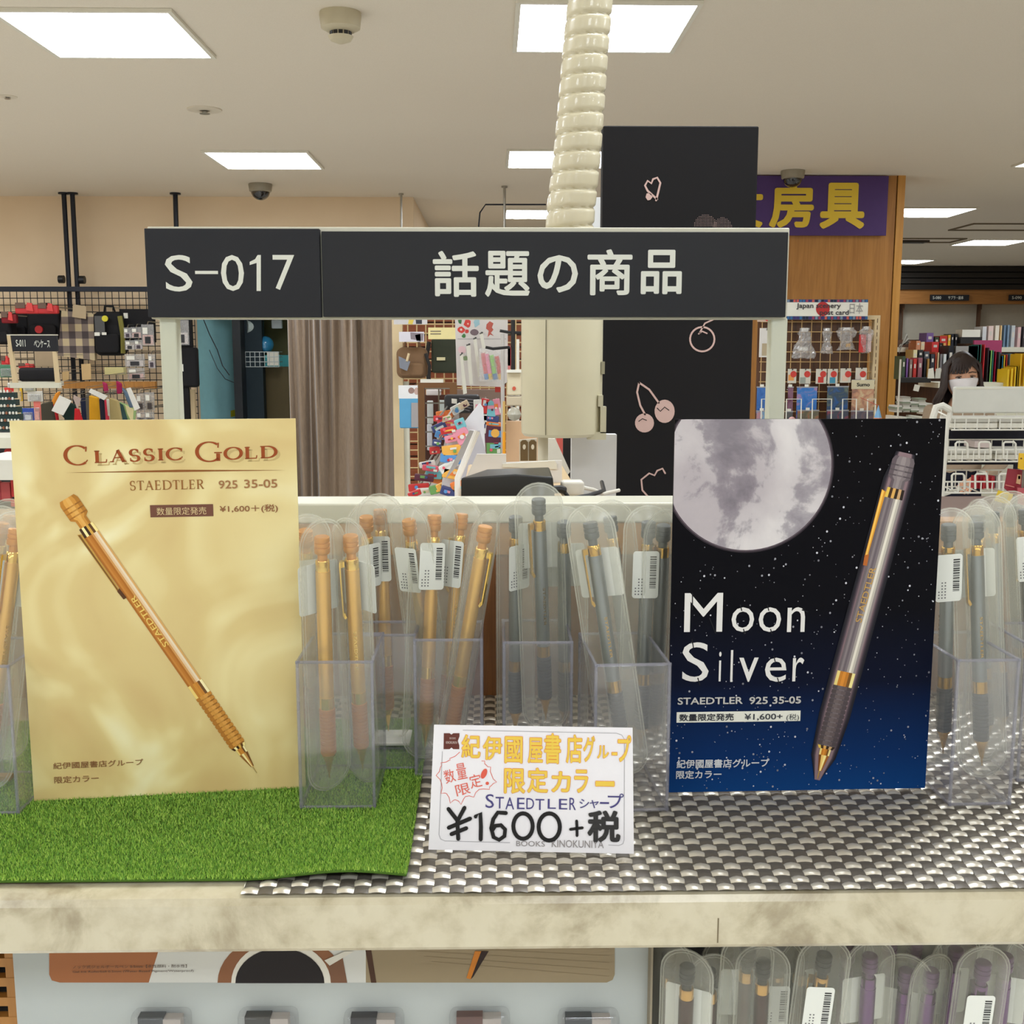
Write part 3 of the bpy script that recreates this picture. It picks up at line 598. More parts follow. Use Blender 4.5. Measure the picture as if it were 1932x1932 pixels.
for (p0, p1) in (((1306, 1118), (1306, 1150)), ((1338, 1165), (1350, 1195)), ((1396, 1140), (1399, 1152)), ((1402, 1186), (1405, 1196)), ((1447, 1140), (1450, 1152)), ((1453, 1186), (1456, 1196)), ((1512, 1150), (1524, 1154)), ((1305, 1205), (1308, 1222)), ((1316, 1278), (1320, 1292)), ((1459, 1236), (1462, 1248)), ((1466, 1278), (1470, 1290))):
    a, b_ = pq(*p0), pq(*p1); cuts.stroke([a, b_], .0006, -.0007, cap=False)
cuts.obj('printed_stencil_cuts', PRINT, pb)
tx(pb, 'STAEDTLER', (1278, 1314, 1401, 1329), -.0006, (190, 188, 184), .02, pq); tx(pb, '925 35-05', (1413, 1313, 1511, 1328), -.0006, (190, 188, 184), .02, pq)
a, c2 = pq(1276, 1363), pq(1510, 1340); MB().color((226, 226, 214)).rect(a[0], a[1], c2[0], c2[1], -.0005).obj('printed_block', PRINT, pb)
tx(pb, '数量限定発売', (1281, 1345, 1384, 1360), -.0007, (24, 28, 40), .02, pq); tx(pb, '¥1,600+', (1404, 1345, 1476, 1359), -.0007, (40, 44, 54), .01, pq); tx(pb, '(税)', (1483, 1346, 1507, 1360), -.0007, (50, 54, 60), .0, pq)
tx(pb, '紀伊國屋書店グループ', (1276, 1430, 1451, 1449), -.0006, (206, 208, 212), .02, pq); tx(pb, '限定カラー', (1275, 1452, 1361, 1469), -.0006, (206, 208, 212), .02, pq)
flat_pencil(pb, pl2, (1706, 862), (1542, 1468), .0051, SILVER, -.0007, clipside=-1, glow=[(1.75 - .09 * i, (17 + 3 * i + 2 * i * i, 16 + 2 * i + 1.7 * i * i, 26 + 2 * i + 1.6 * i * i)) for i in range(8)])
# ------------------------------------------------------------------ handwritten price card
bl, br, tl = G(806, 1603, SZ + .0025), G(1196, 1611, SZ + .0025), None
top = P(1000, 1366, .0 + bl.y + .016); uz = Vector((0, .016, top.z - bl.z)); Hc = uz.length; ux = (br - bl).normalized(); uz = uz - ux * uz.dot(ux)
pl3 = Plane(bl, ux, uz); Wc = (br - bl).length
pc = root('price_card', 'white handwritten price card reading 1600 yen, in front of the boxes', 'price card', M=pl3.M)
o = MB().prism([(0.0006, 0), (Wc, 0), (Wc - .0006, Hc), (.0022, Hc)], 0, .0006).obj('card', mat((232, 230, 234), .35), pc)
q3 = pl3.uv
def cp(x, y_): return q3(780 + x / 4.39, 1340 + y_ / 4.39)
m = MB(); m.color((170, 168, 172)); fr = [(410, 165), (1680, 190), (1725, 205), (1748, 240), (1745, 1075), (1735, 1105), (1700, 1120), (1615, 1115)]; m.stroke([cp(*p) for p in fr], .0003, -.0002, cap=False)
m.stroke([cp(*p) for p in [(240, 340), (212, 1030), (225, 1065), (260, 1082), (800, 1096)]], .0003, -.0002, cap=False); m.obj('printed_border', PRINT, pc)
m = MB(); m.color((96, 46, 36)); m.poly([cp(*p) for p in [(252, 190), (300, 190), (315, 202), (330, 190), (382, 190), (382, 215), (368, 255), (380, 290), (380, 322), (330, 322), (315, 308), (300, 322), (250, 322)]], -.0002); m.obj('printed_emblem', PRINT, pc)
tx(pc, 'BOOKS', (848.5, 1391, 860, 1394.5), -.0004, (200, 180, 172), 0, q3); tx(pc, 'KINOKUNIYA', (841.5, 1398.5, 863, 1403), -.0004, (216, 196, 188), 0, q3)
YEL, ORG = (232, 196, 66), (236, 140, 60)
for ch, x0_, x1_, y0_, y1_ in (('紀', 395, 560, 200, 395), ('伊', 572, 738, 215, 412), ('國', 752, 908, 215, 440), ('屋', 945, 1075, 225, 440), ('書', 1080, 1225, 190, 445), ('店', 1262, 1400, 200, 440), ('グ', 1405, 1505, 210, 430), ('ル', 1520, 1620, 290, 400), ('ー', 1640, 1690, 345, 375), ('プ', 1690, 1805, 205, 430),
        ('限', 748, 930, 480, 690), ('定', 940, 1118, 475, 685), ('カ', 1140, 1305, 505, 680), ('ラ', 1330, 1450, 490, 685), ('ー', 1505, 1668, 585, 632)):
    a = cp(x0_, y1_); b_ = cp(x1_, y0_)
    text('handwriting', ch, (a[0], a[1], b_[0], b_[1]), -.0003, ink(ORG), pc, .034); text('handwriting', ch, (a[0] + .0002, a[1] + .0002, b_[0] - .0002, b_[1] - .0002), -.0005, ink(YEL), pc, .02)
rd = (218, 92, 72); m = MB(); m.color(rd); star = [(385, 345), (300, 400), (300, 412), (228, 435), (225, 470), (188, 540), (232, 600), (228, 690), (275, 690), (305, 770), (345, 740), (395, 780), (430, 715), (500, 720), (545, 655), (630, 655), (650, 620), (690, 595), (650, 540), (640, 470), (605, 455), (590, 420), (550, 405)]
sp = []
for i in range(len(star) - 1):
    a, b_ = Vector(star[i]), Vector(star[i + 1]); sp += [tuple(a), tuple((a + b_) / 2 + Vector((440, 590)).lerp((a + b_) / 2, .0) * 0 + (Vector((440, 590)) - (a + b_) / 2).normalized() * 9)]
m.stroke([cp(*p) for p in sp], .0003, -.0002, cap=False)
for (x, y_, w_, h_) in ((585, 525, 24, 42), (612, 605, 14, 14)): m.poly([cp(x + w_ * math.cos(a) + (h_ * .3 * math.sin(a) if h_ > 20 else 0), y_ - h_ * math.sin(a)) for a in np.linspace(0, 6, 14)], -.0003)
m.obj('handwritten_burst', PRINT, pc)
for ch, b4, ro in (('数', (255, 490, 345, 600), .3), ('量', (355, 440, 440, 570), .2), ('限', (350, 610, 470, 700), .25), ('定', (465, 530, 565, 640), .25)):
    a = cp(b4[0], b4[3]); b_ = cp(b4[2], b4[1]); text('handwriting', ch, (a[0], a[1], b_[0], b_[1]), -.0003, ink(rd), pc, -.005, rot=ro)
for ch, b4 in (('S', (597, 695, 668, 808)), ('T', (680, 718, 750, 812)), ('A', (762, 722, 835, 820)), ('E', (858, 725, 922, 818)), ('D', (935, 728, 1000, 818)), ('T', (1010, 735, 1085, 825)), ('L', (1112, 735, 1180, 815)), ('E', (1205, 735, 1275, 820)), ('R', (1292, 725, 1345, 825)), ('シ', (1375, 735, 1455, 810)), ('ャ', (1460, 745, 1535, 810)), ('ー', (1545, 760, 1620, 775)), ('プ', (1610, 690, 1742, 810))):
    a = cp(b4[0], b4[3]); b_ = cp(b4[2], b4[1]); text('handwriting', ch, (a[0], a[1], b_[0], b_[1]), -.0003, ink((62, 56, 120)), pc, -.006 if ord(ch) < 256 else .005)
m = MB(); m.color((22, 20, 20)); K = .0020
for st in ([(290, 815), (360, 905)], [(425, 805), (395, 860), (365, 920), (372, 1065)], [(292, 972), (380, 935), (472, 895)], [(315, 1025), (440, 975)], [(515, 880), (555, 850), (560, 960), (558, 1070)],
        [(768, 850), (700, 845), (662, 900), (645, 975), (665, 1050), (710, 1072), (755, 1040), (760, 985), (725, 950), (680, 955), (655, 990)], [(1300, 985), (1350, 978), (1400, 972)], [(1352, 915), (1355, 978), (1355, 1038)]):
    m.stroke([cp(*p) for p in st], K if st[0][0] < 1200 else K * .7, -.0006 - .00001 * len(st))
for (cx, cz, rx, rz) in ((908, 958, 80, 105), (1125, 965, 88, 112)): m.stroke([cp(cx + rx * math.cos(a) * (1 - .0 * math.sin(a)), cz - rz * math.sin(a)) for a in np.linspace(0, 2 * math.pi, 29)[:-1]], K * 1.0, -.0006, closed=True)
m.obj('handwritten_price', PRINT, pc); a = cp(1440, 1090); b_ = cp(1715, 830); text('handwriting', '税', (a[0], a[1], b_[0], b_[1]), -.0006, ink((22, 20, 20)), pc, .035)
tx(pc, 'BOOKS', (974, 1587, 1028, 1596), -.0005, (140, 134, 134), -.008, q3); tx(pc, 'KINOKUNIYA', (1041, 1586, 1139, 1598), -.0005, (140, 134, 134), -.008, q3)

# ================================================================== ACRYLIC BOXES
BH = .082
def acrylic(pxl, pxr, pyf, dpt, label, rz=0, h=BH, z=SZ):
    zz = z + (.003 if pxl < 760 else .0026)
    a = G(pxl, pyf, zz + h); c = G(pxr, pyf, zz + h); W = c.x - a.x; yf = (a.y + c.y) / 2
    t = root('acrylic_box', label, 'acrylic box', (a.x, yf, zz), group='clear boxes holding the pencils', rot=(0, 0, R(rz))); th = .0018
    m = MB(); m.box(0, 0, 0, W, th, h); m.box(0, dpt - th, 0, W, dpt, h); m.box(0, th, 0, th, dpt - th, h); m.box(W - th, th, 0, W, dpt - th, h); m.box(th, th, 0, W - th, dpt - th, th); m.obj('wall', ACRYL, t)
    e = MB(); r_ = .0009
    for (x, y) in ((r_, r_), (W - r_, r_), (r_, dpt - r_), (W - r_, dpt - r_)): e.tube([(x, y, 0), (x, y, h)], r_ * 1.02, 5)
    for zq in (h, r_):
        e.tube([(0, r_, zq), (W, r_, zq)], r_, 5); e.tube([(0, dpt - r_, zq), (W, dpt - r_, zq)], r_, 5); e.tube([(r_, 0, zq), (r_, dpt, zq)], r_, 5); e.tube([(W - r_, 0, zq), (W - r_, dpt, zq)], r_, 5)
    e.obj('edge', RIMM, t); return t
acrylic(557, 704, 1250, .062, 'clear acrylic box of gold pencils on the grass, right beside the gold poster')
acrylic(655, 785, 1199, .034, 'clear acrylic box behind the front grass box, mostly hidden')
acrylic(779, 911, 1208, .045, 'clear acrylic box of gold pencils behind the left end of the price card')
acrylic(948, 1082, 1213, .055, 'clear acrylic box of dark silver pencils behind the middle of the price card')
acrylic(1122, 1269, 1256, .068, 'clear acrylic box of silver pencils touching the blue poster on its left', 3)
acrylic(1806, 1929, 1247, .062, 'clear acrylic box of silver pencils right of the blue poster', 1.5)
acrylic(-110, 17, 1258, .060, 'clear acrylic box of gold pencils at the left edge of the photo')
acrylic(1935, 2060, 1215, .05, 'clear acrylic box cut off by the right edge of the photo')
a = G(703, 1415, SZ + .004); b_ = G(778, 1388, SZ + .004); o = MB().box(0, 0, 0, b_.x - a.x, b_.y - a.y, .0012).obj('white_slip', WHITE); o.location = (a.x, a.y, SZ + .0068); tag(o, 'white card slip lying on the grass mat between two clear boxes', 'card')
# ================================================================== PENCILS AND POUCHES
PL = .142
def pencil(kind, label=None):
    c = dict(gold=((214, 146, 66), (240, 190, 104), (246, 206, 110), (198, 126, 56), (236, 190, 90)), silver=((104, 108, 110), (140, 147, 150), (214, 170, 80), (90, 94, 98), (206, 160, 76)),
             red=((26, 20, 22), (58, 24, 26), (206, 160, 86), (40, 22, 24), (200, 150, 80)), purple=((86, 50, 92), (104, 64, 116), (110, 70, 120), (84, 50, 90), (150, 130, 150)))[kind]
    cap = mat(c[0], .4, .5); body = mat(c[1], .34, .85, var=.03); ring = mat(c[2], .12, 1, var=.0); grip = mat(c[3], .45, .5); tipm = mat(c[4], .15, 1, var=0)
    t = root('mechanical_pencil', label, 'pencil'); L = PL
    z = lambda mm: L - mm / 1000
    MB().lathe([(0, z(0)), (.0036, z(0)), (.0041, z(.5)), (.0042, z(2.4)), (.0038, z(2.6)), (.0038, z(3.1)), (.0042, z(3.3)), (.0042, z(5)), (.0038, z(5.2)), (.0038, z(5.7)), (.0042, z(5.9)), (.0042, z(8.6)), (.0036, z(9.5)), (.0026, z(9.6)), (.0026, z(13.2)), (0, z(13.2))], 20).obj('push_button', cap, t)
    MB().lathe([(0, z(13)), (.0035, z(13)), (.0038, z(13.6)), (.0038, z(19)), (0, z(19))], 20).obj('collar', ring, t)
    MB().lathe([(0, z(19)), (.0040, z(19)), (.0040, z(92)), (0, z(92))], 20).obj('barrel', body, t)
    MB().lathe([(0, z(92)), (.0041, z(92)), (.0041, z(98.8)), (0, z(98.8))], 20).obj('ring', ring, t)
    pr = [(0, z(98.8)), (.0039, z(98.8))]; k = 13
    for i in range(k): a = 99.2 + i * 2.12; pr += [(.0044, z(a)), (.0044, z(a + 1.5)), (.0040, z(a + 1.6)), (.0040, z(a + 2.0))]
    MB().lathe(pr + [(.0036, z(127)), (0, z(127))], 18).obj('grip', grip, t)
    MB().lathe([(0, z(126.8)), (.0037, z(127)), (.0037, z(128)), (.0027, z(128.4)), (.0025, z(131)), (.0022, z(131.4)), (.0008, z(138)), (.0005, z(138.2)), (.0003, z(142)), (0, z(142))], 14).obj('tip', tipm, t)
    m = MB(); m.prism([(-.0039, z(14.5)), (-.0066, z(14.8)), (-.0068, z(16)), (-.0062, z(46)), (-.0050, z(48)), (-.0040, z(47)), (-.0048, z(45)), (-.0056, z(44)), (-.0060, z(18)), (-.0039, z(17.6))], -.0016, .0016); m.obj('clip', ring, t)
    tt = text('lettering', 'STAEDTLER', (-.012, -.0008, .012, .0008), 0, ring, t, .01); M = Matrix.Translation((.0, -.0040, z(66))) @ Matrix.Rotation(R(90), 4, 'Y'); tt.data.transform(M)
    return t
PROTO = {}
ALLP = []
def copytree(o, parent=None):
    c = o.copy(); COL.objects.link(c)
    if parent is not None: c.parent = parent
    for ch in list(o.children): copytree(ch, c)
    return c
def axisM(tip, top, spin=0):
    d = (top - tip).normalized(); y = Vector((0, 1, 0)); x = y.cross(d).normalized() ; y = d.cross(x)
    return Matrix(((x.x, y.x, d.x, tip.x), (x.y, y.y, d.y, tip.y), (x.z, y.z, d.z, tip.z), (0, 0, 0, 1))) @ Matrix.Rotation(R(spin), 4, 'Z')
LABELM = mat((226, 228, 220), .45, var=.02)
def pouch(side):
    """two vinyl films welded round a pencil; side: 0 = label seen from behind the pencil, 1 = label on front with bar code, -1 = none"""
    t = root('vinyl_pouch', None, 'pouch'); hw, z0, z1 = .0145, -.007, PL + .010; h = z1 - z0; n = 12
    def ring(ins):
        w = hw - ins; return arc(0, z1 - hw, w, w, 0, 180, n) + arc(0, z0 + hw, w, w, 180, 360, n)
    m = MB(); rings = [(0, 0), (.0015, .0006), (.005, .0038), (.0105, .0054)]
    for sg_ in (-1, 1):
        vs = []; fs = []
        for ins, d in rings: vs += [(x, sg_ * (d + .0001), z) for x, z in ring(ins)]
        k = 2 * n + 2
        for r_ in range(len(rings) - 1):
            for i in range(k): j = (i + 1) % k; fs.append((r_ * k + i, r_ * k + j, (r_ + 1) * k + j, (r_ + 1) * k + i))
        fs.append(tuple(range((len(rings) - 1) * k, len(rings) * k))); m.add(vs, fs, True)
    m.obj('film', POUCH, t, auto=80)
    s = MB()
    for ins, wd in ((.0004, .0006), (.0019, .0005)):
        p = ring(ins); s.stroke(p, wd, -.0009, True)
    s.obj('welded_seam', SEAM, t)
    if side >= 0:
        yy = .0046 if side == 0 else -.0058; zc = .112; lb_ = MB(); lb_.prism(rrect(-.0125 if side == 0 else -.009, zc - .014, .0125 if side == 0 else .006, zc + .014, .0018), yy, yy + .0002); l = lb_.obj('price_label', LABELM, t)
        if side == 1:
            bc = MB(); rs = random.Random(3); z = zc - .008
            while z < zc + .011: d = rs.choice((.0003, .0005, .0008)); bc.rect(.0008, z, .0045, z + d, yy - .0001); z += d + rs.choice((.0004, .0006))
            bc.obj('bar_code', ink((40, 40, 40)), l)
            q = MB()
            for i in range(3):
                for j in range(6 if i else 3): q.rect(-.0075 + i * .0018, zc - .012 + j * .0018, -.0067 + i * .0018, zc - .0112 + j * .0018, yy - .0001)
            q.obj('small_print', ink((110, 110, 110)), l)
    return t
PP = {}
def place(kind, pt, pb_, Y, label, lab=0, spin=0, pspin=0, zmin=SZ + .0035, tray=False):
    """pencil in its pouch: pt = pixel of its top, pb_ = pixel of its tip, Y = depth of the tip"""
    tip = P(pb_[0], pb_[1], Y)
    if tip.z < zmin + .008: tip = Vector((tip.x, tip.y, zmin + .008))
    best = None
    for i in range(-40, 60):
        Yt = Y + i * .0015; q = P(pt[0], pt[1], Yt); e = abs((q - tip).length - PL) + .12 * abs(i * .0015)
        if best is None or e < best[0]: best = (e, q)
    if tray: top = P(pt[0], pt[1], Y); dx = (pb_[0] - pt[0]) / F * Y * .9; tip = top + Vector((dx, .012, -math.sqrt(PL ** 2 - dx * dx - .012 ** 2))); best = (0, top)
    M = axisM(tip, best[1], spin)
    if kind not in PROTO: o = PROTO[kind] = pencil(kind)
    else: o = copytree(PROTO[kind])
    o.matrix_world = M; nm = {'gold': 'gold', 'silver': 'dark silver', 'red': 'dark red', 'purple': 'purple'}[kind]
    tag(o, '%s pencil %s' % (nm, label), 'pencil', '%s mechanical pencils in pouches' % nm)
    if lab not in PP: u = PP[lab] = pouch(lab)
    else: u = copytree(PP[lab])
    u.matrix_world = axisM(tip, best[1], pspin); tag(u, 'pouch of the %s pencil %s' % (nm.split()[-1], label), 'pouch', 'clear pencil pouches')
    return o
g = 'gold'; s = 'silver'
place(g, (607, 1012), (622, 1490), .600, 'left in the front box on the grass', 0, -90, 42)
place(g, (661, 1010), (685, 1482), .612, 'right in the front box on the grass', 0, 5, -40)
place(g, (576, 1000), (590, 1440), .650, 'half hidden behind the right edge of the gold poster', 1, -90, 20)
place(g, (717, 961), (733, 1392), .677, 'leaning tallest in the box behind the grass box', 1, -120)
place(g, (691, 975), (702, 1400), .690, 'left in the rear box, its label showing', 1, -60, 35)
place(g, (771, 980), (826, 1400), .672, 'leaning to the left beside the brown panel gap', 1, -90, -30)
place(g, (820, 966), (802, 1430), .648, 'upright at the left of the box behind the price card', 1, -100, 15)
place(g, (871, 964), (836, 1420), .655, 'leaning right behind the price card, gold clip showing', 1, 20, -25)
place(g, (916, 993), (846, 1440), .642, 'leaning furthest right over the box behind the price card', -1, 160, 58)
place(s, (1016, 941), (1030, 1358), .662, 'tallest, in the middle silver box below the black adapter', 0, 20)
place(s, (973, 975), (972, 1420), .672, 'at the left edge of the middle silver box', 1, -90, 35)
place(s, (1064, 985), (1066, 1410), .678, 'right behind the tallest in the middle box', 0, -110)
place(s, (1113, 985), (1180, 1440), .612, 'shining, leaning left across the right silver box', 0, 10, -20)
place(s, (1150, 970), (1200, 1440), .645, 'behind the shining one in the right box', -1, -80)
place(s, (1224, 985), (1208, 1430), .640, 'upright at the right, by the blue poster', 1, -130)
place(s, (1252, 990), (1235, 1440), .650, 'partly hidden behind the left edge of the blue poster', -1, -90, 30)
place(s, (1841, 982), (1852, 1452), .612, 'foremost right of the blue poster, gold clip at left', 0, 0)
place(s, (1844, 952), (1862, 1420), .640, 'standing behind the foremost one right of the blue poster', -1, -90, 30)
place(s, (1790, 990), (1778, 1440), .632, 'touching the right edge of the blue poster', 1, -100)
place(s, (1872, 965), (1890, 1420), .655, 'rearmost in the box right of the blue poster', -1, 40)
place(s, (1934, 960), (1950, 1400), .672, 'cut by the right edge of the photo, white label showing', 1, 90)
place(s, (1905, 955), (1930, 1400), .690, 'behind the white label at the right edge', -1, 90)
place(g, (31, 996), (-26, 1470), .603, 'with broad clip at the left edge of the photo', 0, 45)
place(g, (4, 985), (-40, 1440), .630, 'nearly outside the left edge of the photo', -1, 90)
place(g, (20, 962), (10, 1440), .650, 'behind the broad clip one at the left edge', -1, 90)
# ================================================================== BELOW THE SHELF
YL = YF + .085
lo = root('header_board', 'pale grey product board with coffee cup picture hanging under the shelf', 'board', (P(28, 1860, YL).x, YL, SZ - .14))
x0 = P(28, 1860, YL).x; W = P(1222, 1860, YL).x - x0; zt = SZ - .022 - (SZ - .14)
box('board', mat((176, 181, 178), .6), 0, 0, 0, W, .003, zt, lo)  # board colour darkened to stand in for shade under the shelf
def l3(px, py): q = P(px, py, YL - .001); return q.x - x0, q.z - (SZ - .14)
a, b_ = l3(90, 1856), l3(1160, 1740); zc = b_[1]
m = MB(); m.color((158, 100, 62)).poly([l3(92, 1790), l3(92, 1840), l3(97, 1851), l3(112, 1855), l3(280, 1855), l3(300, 1790), l3(315, 1740), l3(92, 1740)], -.0004)
m.color((206, 206, 200)).poly([l3(280, 1855), l3(690, 1855), l3(690, 1740), l3(315, 1740)], -.0004); m.color((148, 132, 104)).poly([l3(690, 1855), l3(1145, 1855), l3(1156, 1850), l3(1160, 1840), l3(1160, 1740), l3(690, 1740)], -.0004)
m.color((74, 48, 32)).poly([l3(700, 1855), l3(710, 1855), l3(692, 1740), l3(680, 1740)], -.0006)
for i in range(7): m.color((128, 112, 84)).stroke([l3(730 + i * 14, 1755 + i * 10), l3(1150, 1765 + i * 13)], .0002, -.0005, cap=False)
m.color((136, 90, 60)).poly([l3(*p) for p in arc(530, 1855, 120, -92, 0, 180, 20)], -.0006); m.color((218, 214, 202)).poly([l3(*p) for p in arc(530, 1855, 94, -78, 0, 180, 20)], -.0008); m.color((30, 24, 24)).poly([l3(*p) for p in arc(528, 1855, 84, -66, 0, 180, 20)], -.001)
m.color((214, 210, 198)).poly([l3(612, 1812), l3(650, 1795), l3(668, 1795), l3(622, 1822)], -.001); m.color((120, 84, 62)).poly([l3(625, 1855), l3(655, 1855), l3(645, 1800), l3(618, 1812)], -.0007)
m.color((196, 120, 40)).poly([l3(880, 1846), l3(888, 1848), l3(912, 1795), l3(896, 1795)], -.0008); m.color((46, 30, 24)).poly([l3(888, 1848), l3(893, 1843), l3(922, 1795), l3(908, 1795)], -.0009)
m.obj('printed_strip', PRINT, lo)
def tl(s, q, c): a = l3(q[0], q[3]); b2 = l3(q[2], q[1]); text('printed_lettering', s, (a[0], a[1], b2[0], b2[1]), -.0008, ink(c), lo)
tl('ノック式ジェルボールペン 0.5mm【水性顔料・耐水性】', (137, 1820, 352, 1828), (70, 48, 36)); tl('Gel Ink Rollerball 0.5mm (Water Based Pigment/Waterproof)', (137, 1830, 365, 1837), (70, 48, 36))
bc_ = ((70, 74, 76), (58, 58, 54), (44, 44, 46), (96, 68, 60), (62, 66, 68))
for i, px in enumerate((252, 452, 650, 848, 1052)):
    q = P(px, 1898, YL - .002); Wb = P(px + 114, 1905, YL).x - q.x
    t = root('blister_pack', 'clear blister pack with %s insert, number %d of five under the coffee picture' % (('blue-grey', 'charcoal', 'black', 'brown', 'slate')[i], i + 1), 'blister pack', (q.x, YL - .0005, SZ - .138), group='blister packs on the board under the shelf')
    t['label'] = ('leftmost blister pack with blue-grey insert under the brown printed strip', 'blister pack with charcoal insert left of the coffee cup bottom', 'blister pack with black insert right under the coffee cup', 'blister pack with brown insert, below the notebook picture', 'rightmost blister pack with slate insert under the printed strip')[i]
    Hb = q.z - (SZ - .138) + (0.0005 * (i % 2)); o = box('shell', ACRYL, 0, -.011, 0, Wb, 0, Hb, t, .004, 3)
    box('insert', mat(bc_[i], .6), .004, -.008, .0, Wb * .55, -.002, Hb - .003, t); box('carton', mat((168, 160, 152), .5), Wb * .55, -.0085, .0, Wb - .005, -.002, Hb - .004, t)
    text('lettering', 'refill', (Wb * .6, Hb - .014, Wb - .009, Hb - .0112), -.0087, ink((150, 60, 60)), t)
# perforated back panel visible at the lower left
pp = root('perforated_panel', 'orange brown perforated panel at the lower left below the shelf', 'panel', (0, YL + .05, SZ - .162))
m = MB(); xe = P(44, 1860, YL + .05).x
for i in range(14):
    zz = i * .0125; m.box(-.45, 0, zz, xe, .006, zz + .0055)
for i in range(14): xx = xe - .0045 - i * .017; m.box(xx - .0055, 0.0002, 0, xx, .0058, .138)
m.obj('panel', OAK, pp); box('panel_back', BLACK, -.45, .012, 0, .45, .02, .138, pp)
dv = box('tray_wall', mat((150, 140, 120), .6), P(1224, 1860, YL).x - .0006, YL - .01, SZ - .16, P(1224, 1860, YL).x + .0006, YL + .05, SZ - .022); tag(dv, 'thin upright divider under the shelf between the coffee board and pencil pouches', 'divider')
# pouched pencils in the tray under the shelf
for i, (k, a_, b2, Y, lab, sp, txt) in enumerate((
    ('red', (1297, 1822), (1300, 2300), .545, 0, -90, 'under the shelf, first from the left, in front'), ('red', (1338, 1830), (1372, 2300), .556, 0, -60, 'under the shelf, tilted behind the first one'), ('red', (1411, 1790), (1402, 2260), .552, 0, -90, 'under the shelf with gold collar, second in front'),
    ('red', (1470, 1800), (1462, 2280), .566, 1, -90, 'under the shelf, half hidden with small white label'), ('red', (1556, 1800), (1520, 2290), .545, 1, -20, 'under the shelf behind a tilted price label'), ('purple', (1642, 1802), (1652, 2280), .55, 0, -90, 'under the shelf, leftmost of the purple ones in front'),
    ('purple', (1679, 1778), (1690, 2260), .568, -1, -90, 'under the shelf, rear, left of the pair of tall ones'), ('purple', (1727, 1778), (1722, 2260), .568, 0, -90, 'under the shelf, rear, right of the pair of tall ones'), ('purple', (1758, 1830), (1740, 2300), .552, -1, -90, 'under the shelf in the middle of the purple ones'),
    ('purple', (1805, 1790), (1790, 2280), .562, 0, -90, 'under the shelf just left of the large price label'), ('purple', (1856, 1815), (1838, 2290), .54, 1, -80, 'under the shelf behind the large price label at right'), ('purple', (1898, 1802), (1905, 2280), .553, 0, -90, 'under the shelf at the lower right corner'), ('purple', (1935, 1785), (1940, 2260), .565, -1, -90, 'under the shelf cut by the right edge'),
    ('red', (1372, 1790), (1368, 2270), .575, -1, -90, 'under the shelf in the rear row on the left'), ('purple', (1600, 1785), (1604, 2260), .575, -1, -90, 'under the shelf in the rear row near the middle'), ('red', (1262, 1800), (1258, 2270), .57, -1, -90, 'under the shelf in the rear, leftmost of all'), ('red', (1512, 1796), (1508, 2270), .572, 0, -90, 'under the shelf just left of the tilted price label'), ('purple', (1828, 1778), (1826, 2260), .575, -1, -90, 'under the shelf in the rear right row'), ('red', (1440, 1812), (1444, 2280), .548, -1, -90, 'under the shelf between two gold collared ones'), ('purple', (1710, 1830), (1716, 2290), .556, 0, -90, 'under the shelf in front of the tall pair'))):
    place(k, a_, b2, Y, txt, lab, sp, ((i * 37) % 50) - 25 if lab != 1 else 0, zmin=0, tray=True)
box('tray', mat((30, 24, 22), .8), P(1232, 1860, YL).x, YL + .085, SZ - .17, .42, YL + .09, SZ - .022); o = bpy.data.objects['tray']; tag(o, 'dark back wall behind the purple pencils under the shelf', 'panel')  # back wall colour also darkened in place of the under-shelf shade
# ================================================================== JUST BEHIND THE PARTITION
zc = z3 - .012
cnt = root('rear_counter', 'tan counter just behind the white rail carrying the black adapter', 'counter', (0, YB + .05, zc)); xq0, xq1 = P(866, 935, YB + .06).x, P(1110, 935, YB + .06).x; box('top', mat((196, 170, 132), .4), xq0, 0, -.02, xq1, .33, 0, cnt, .002); box('front_panel', OFFW, xq0 + .005, .01, -zc, xq1 - .005, .02, -.02, cnt)
ad = root('power_adapter', 'black power adapter box lying behind the white rail under the cream housing', 'adapter', (0, 0, 0)); Ya = YB + .075
a, b_ = P(869, 935, Ya), P(1043, 935, Ya); q = zc; 
sh_ = MB(); x0, x1 = a.x, b_.x; ht = P(870, 902, Ya).z; h2 = P(1030, 880, Ya + .05).z
sh_.add([(x0, Ya, q), (x1 + .002, Ya, q), (x1 + .002, Ya + .055, q), (x0 + .012, Ya + .055, q), (x0, Ya, ht), (x0 + (x1 - x0) * .6, Ya, ht + .003), (x1, Ya, h2 - .003), (x1, Ya + .055, h2 - .001), (x0 + .02, Ya + .055, ht + .001)],
    [(3, 2, 1, 0), (0, 1, 6, 5, 4), (1, 2, 7, 6), (2, 3, 8, 7), (3, 0, 4, 8), (4, 5, 8), (5, 6, 7, 8)], False); o = sh_.obj('case', mat((24, 23, 23), .35), ad); bev(o, .0015)
MB().tube([(x1, Ya + .01, q + .01), (x1 + .006, Ya + .01, q + .0105), (x1 + .010, Ya + .012, q + .009)], .0032, 8).obj('strain_relief', BLACK, ad)
MB().tube([(x1 + .009, Ya + .012, q + .009), (x1 + .014, Ya + .008, q + .003), (x1 + .03, Ya + .02, q + .004), (x1 + .045, Ya + .05, q + .004), (x1 + .05, Ya + .12, q + .003)], .0018, 8).obj('cable', BLACK, ad)
pg_ = root('plug', 'white power plug with its white cable right of the black adapter', 'plug', (P(1085, 915, Ya + .03).x, Ya + .04, q + .008)); o = box('body', mat((228, 224, 212), .35), -.011, -.006, -.007, .008, .008, .006, pg_, .003, 3)
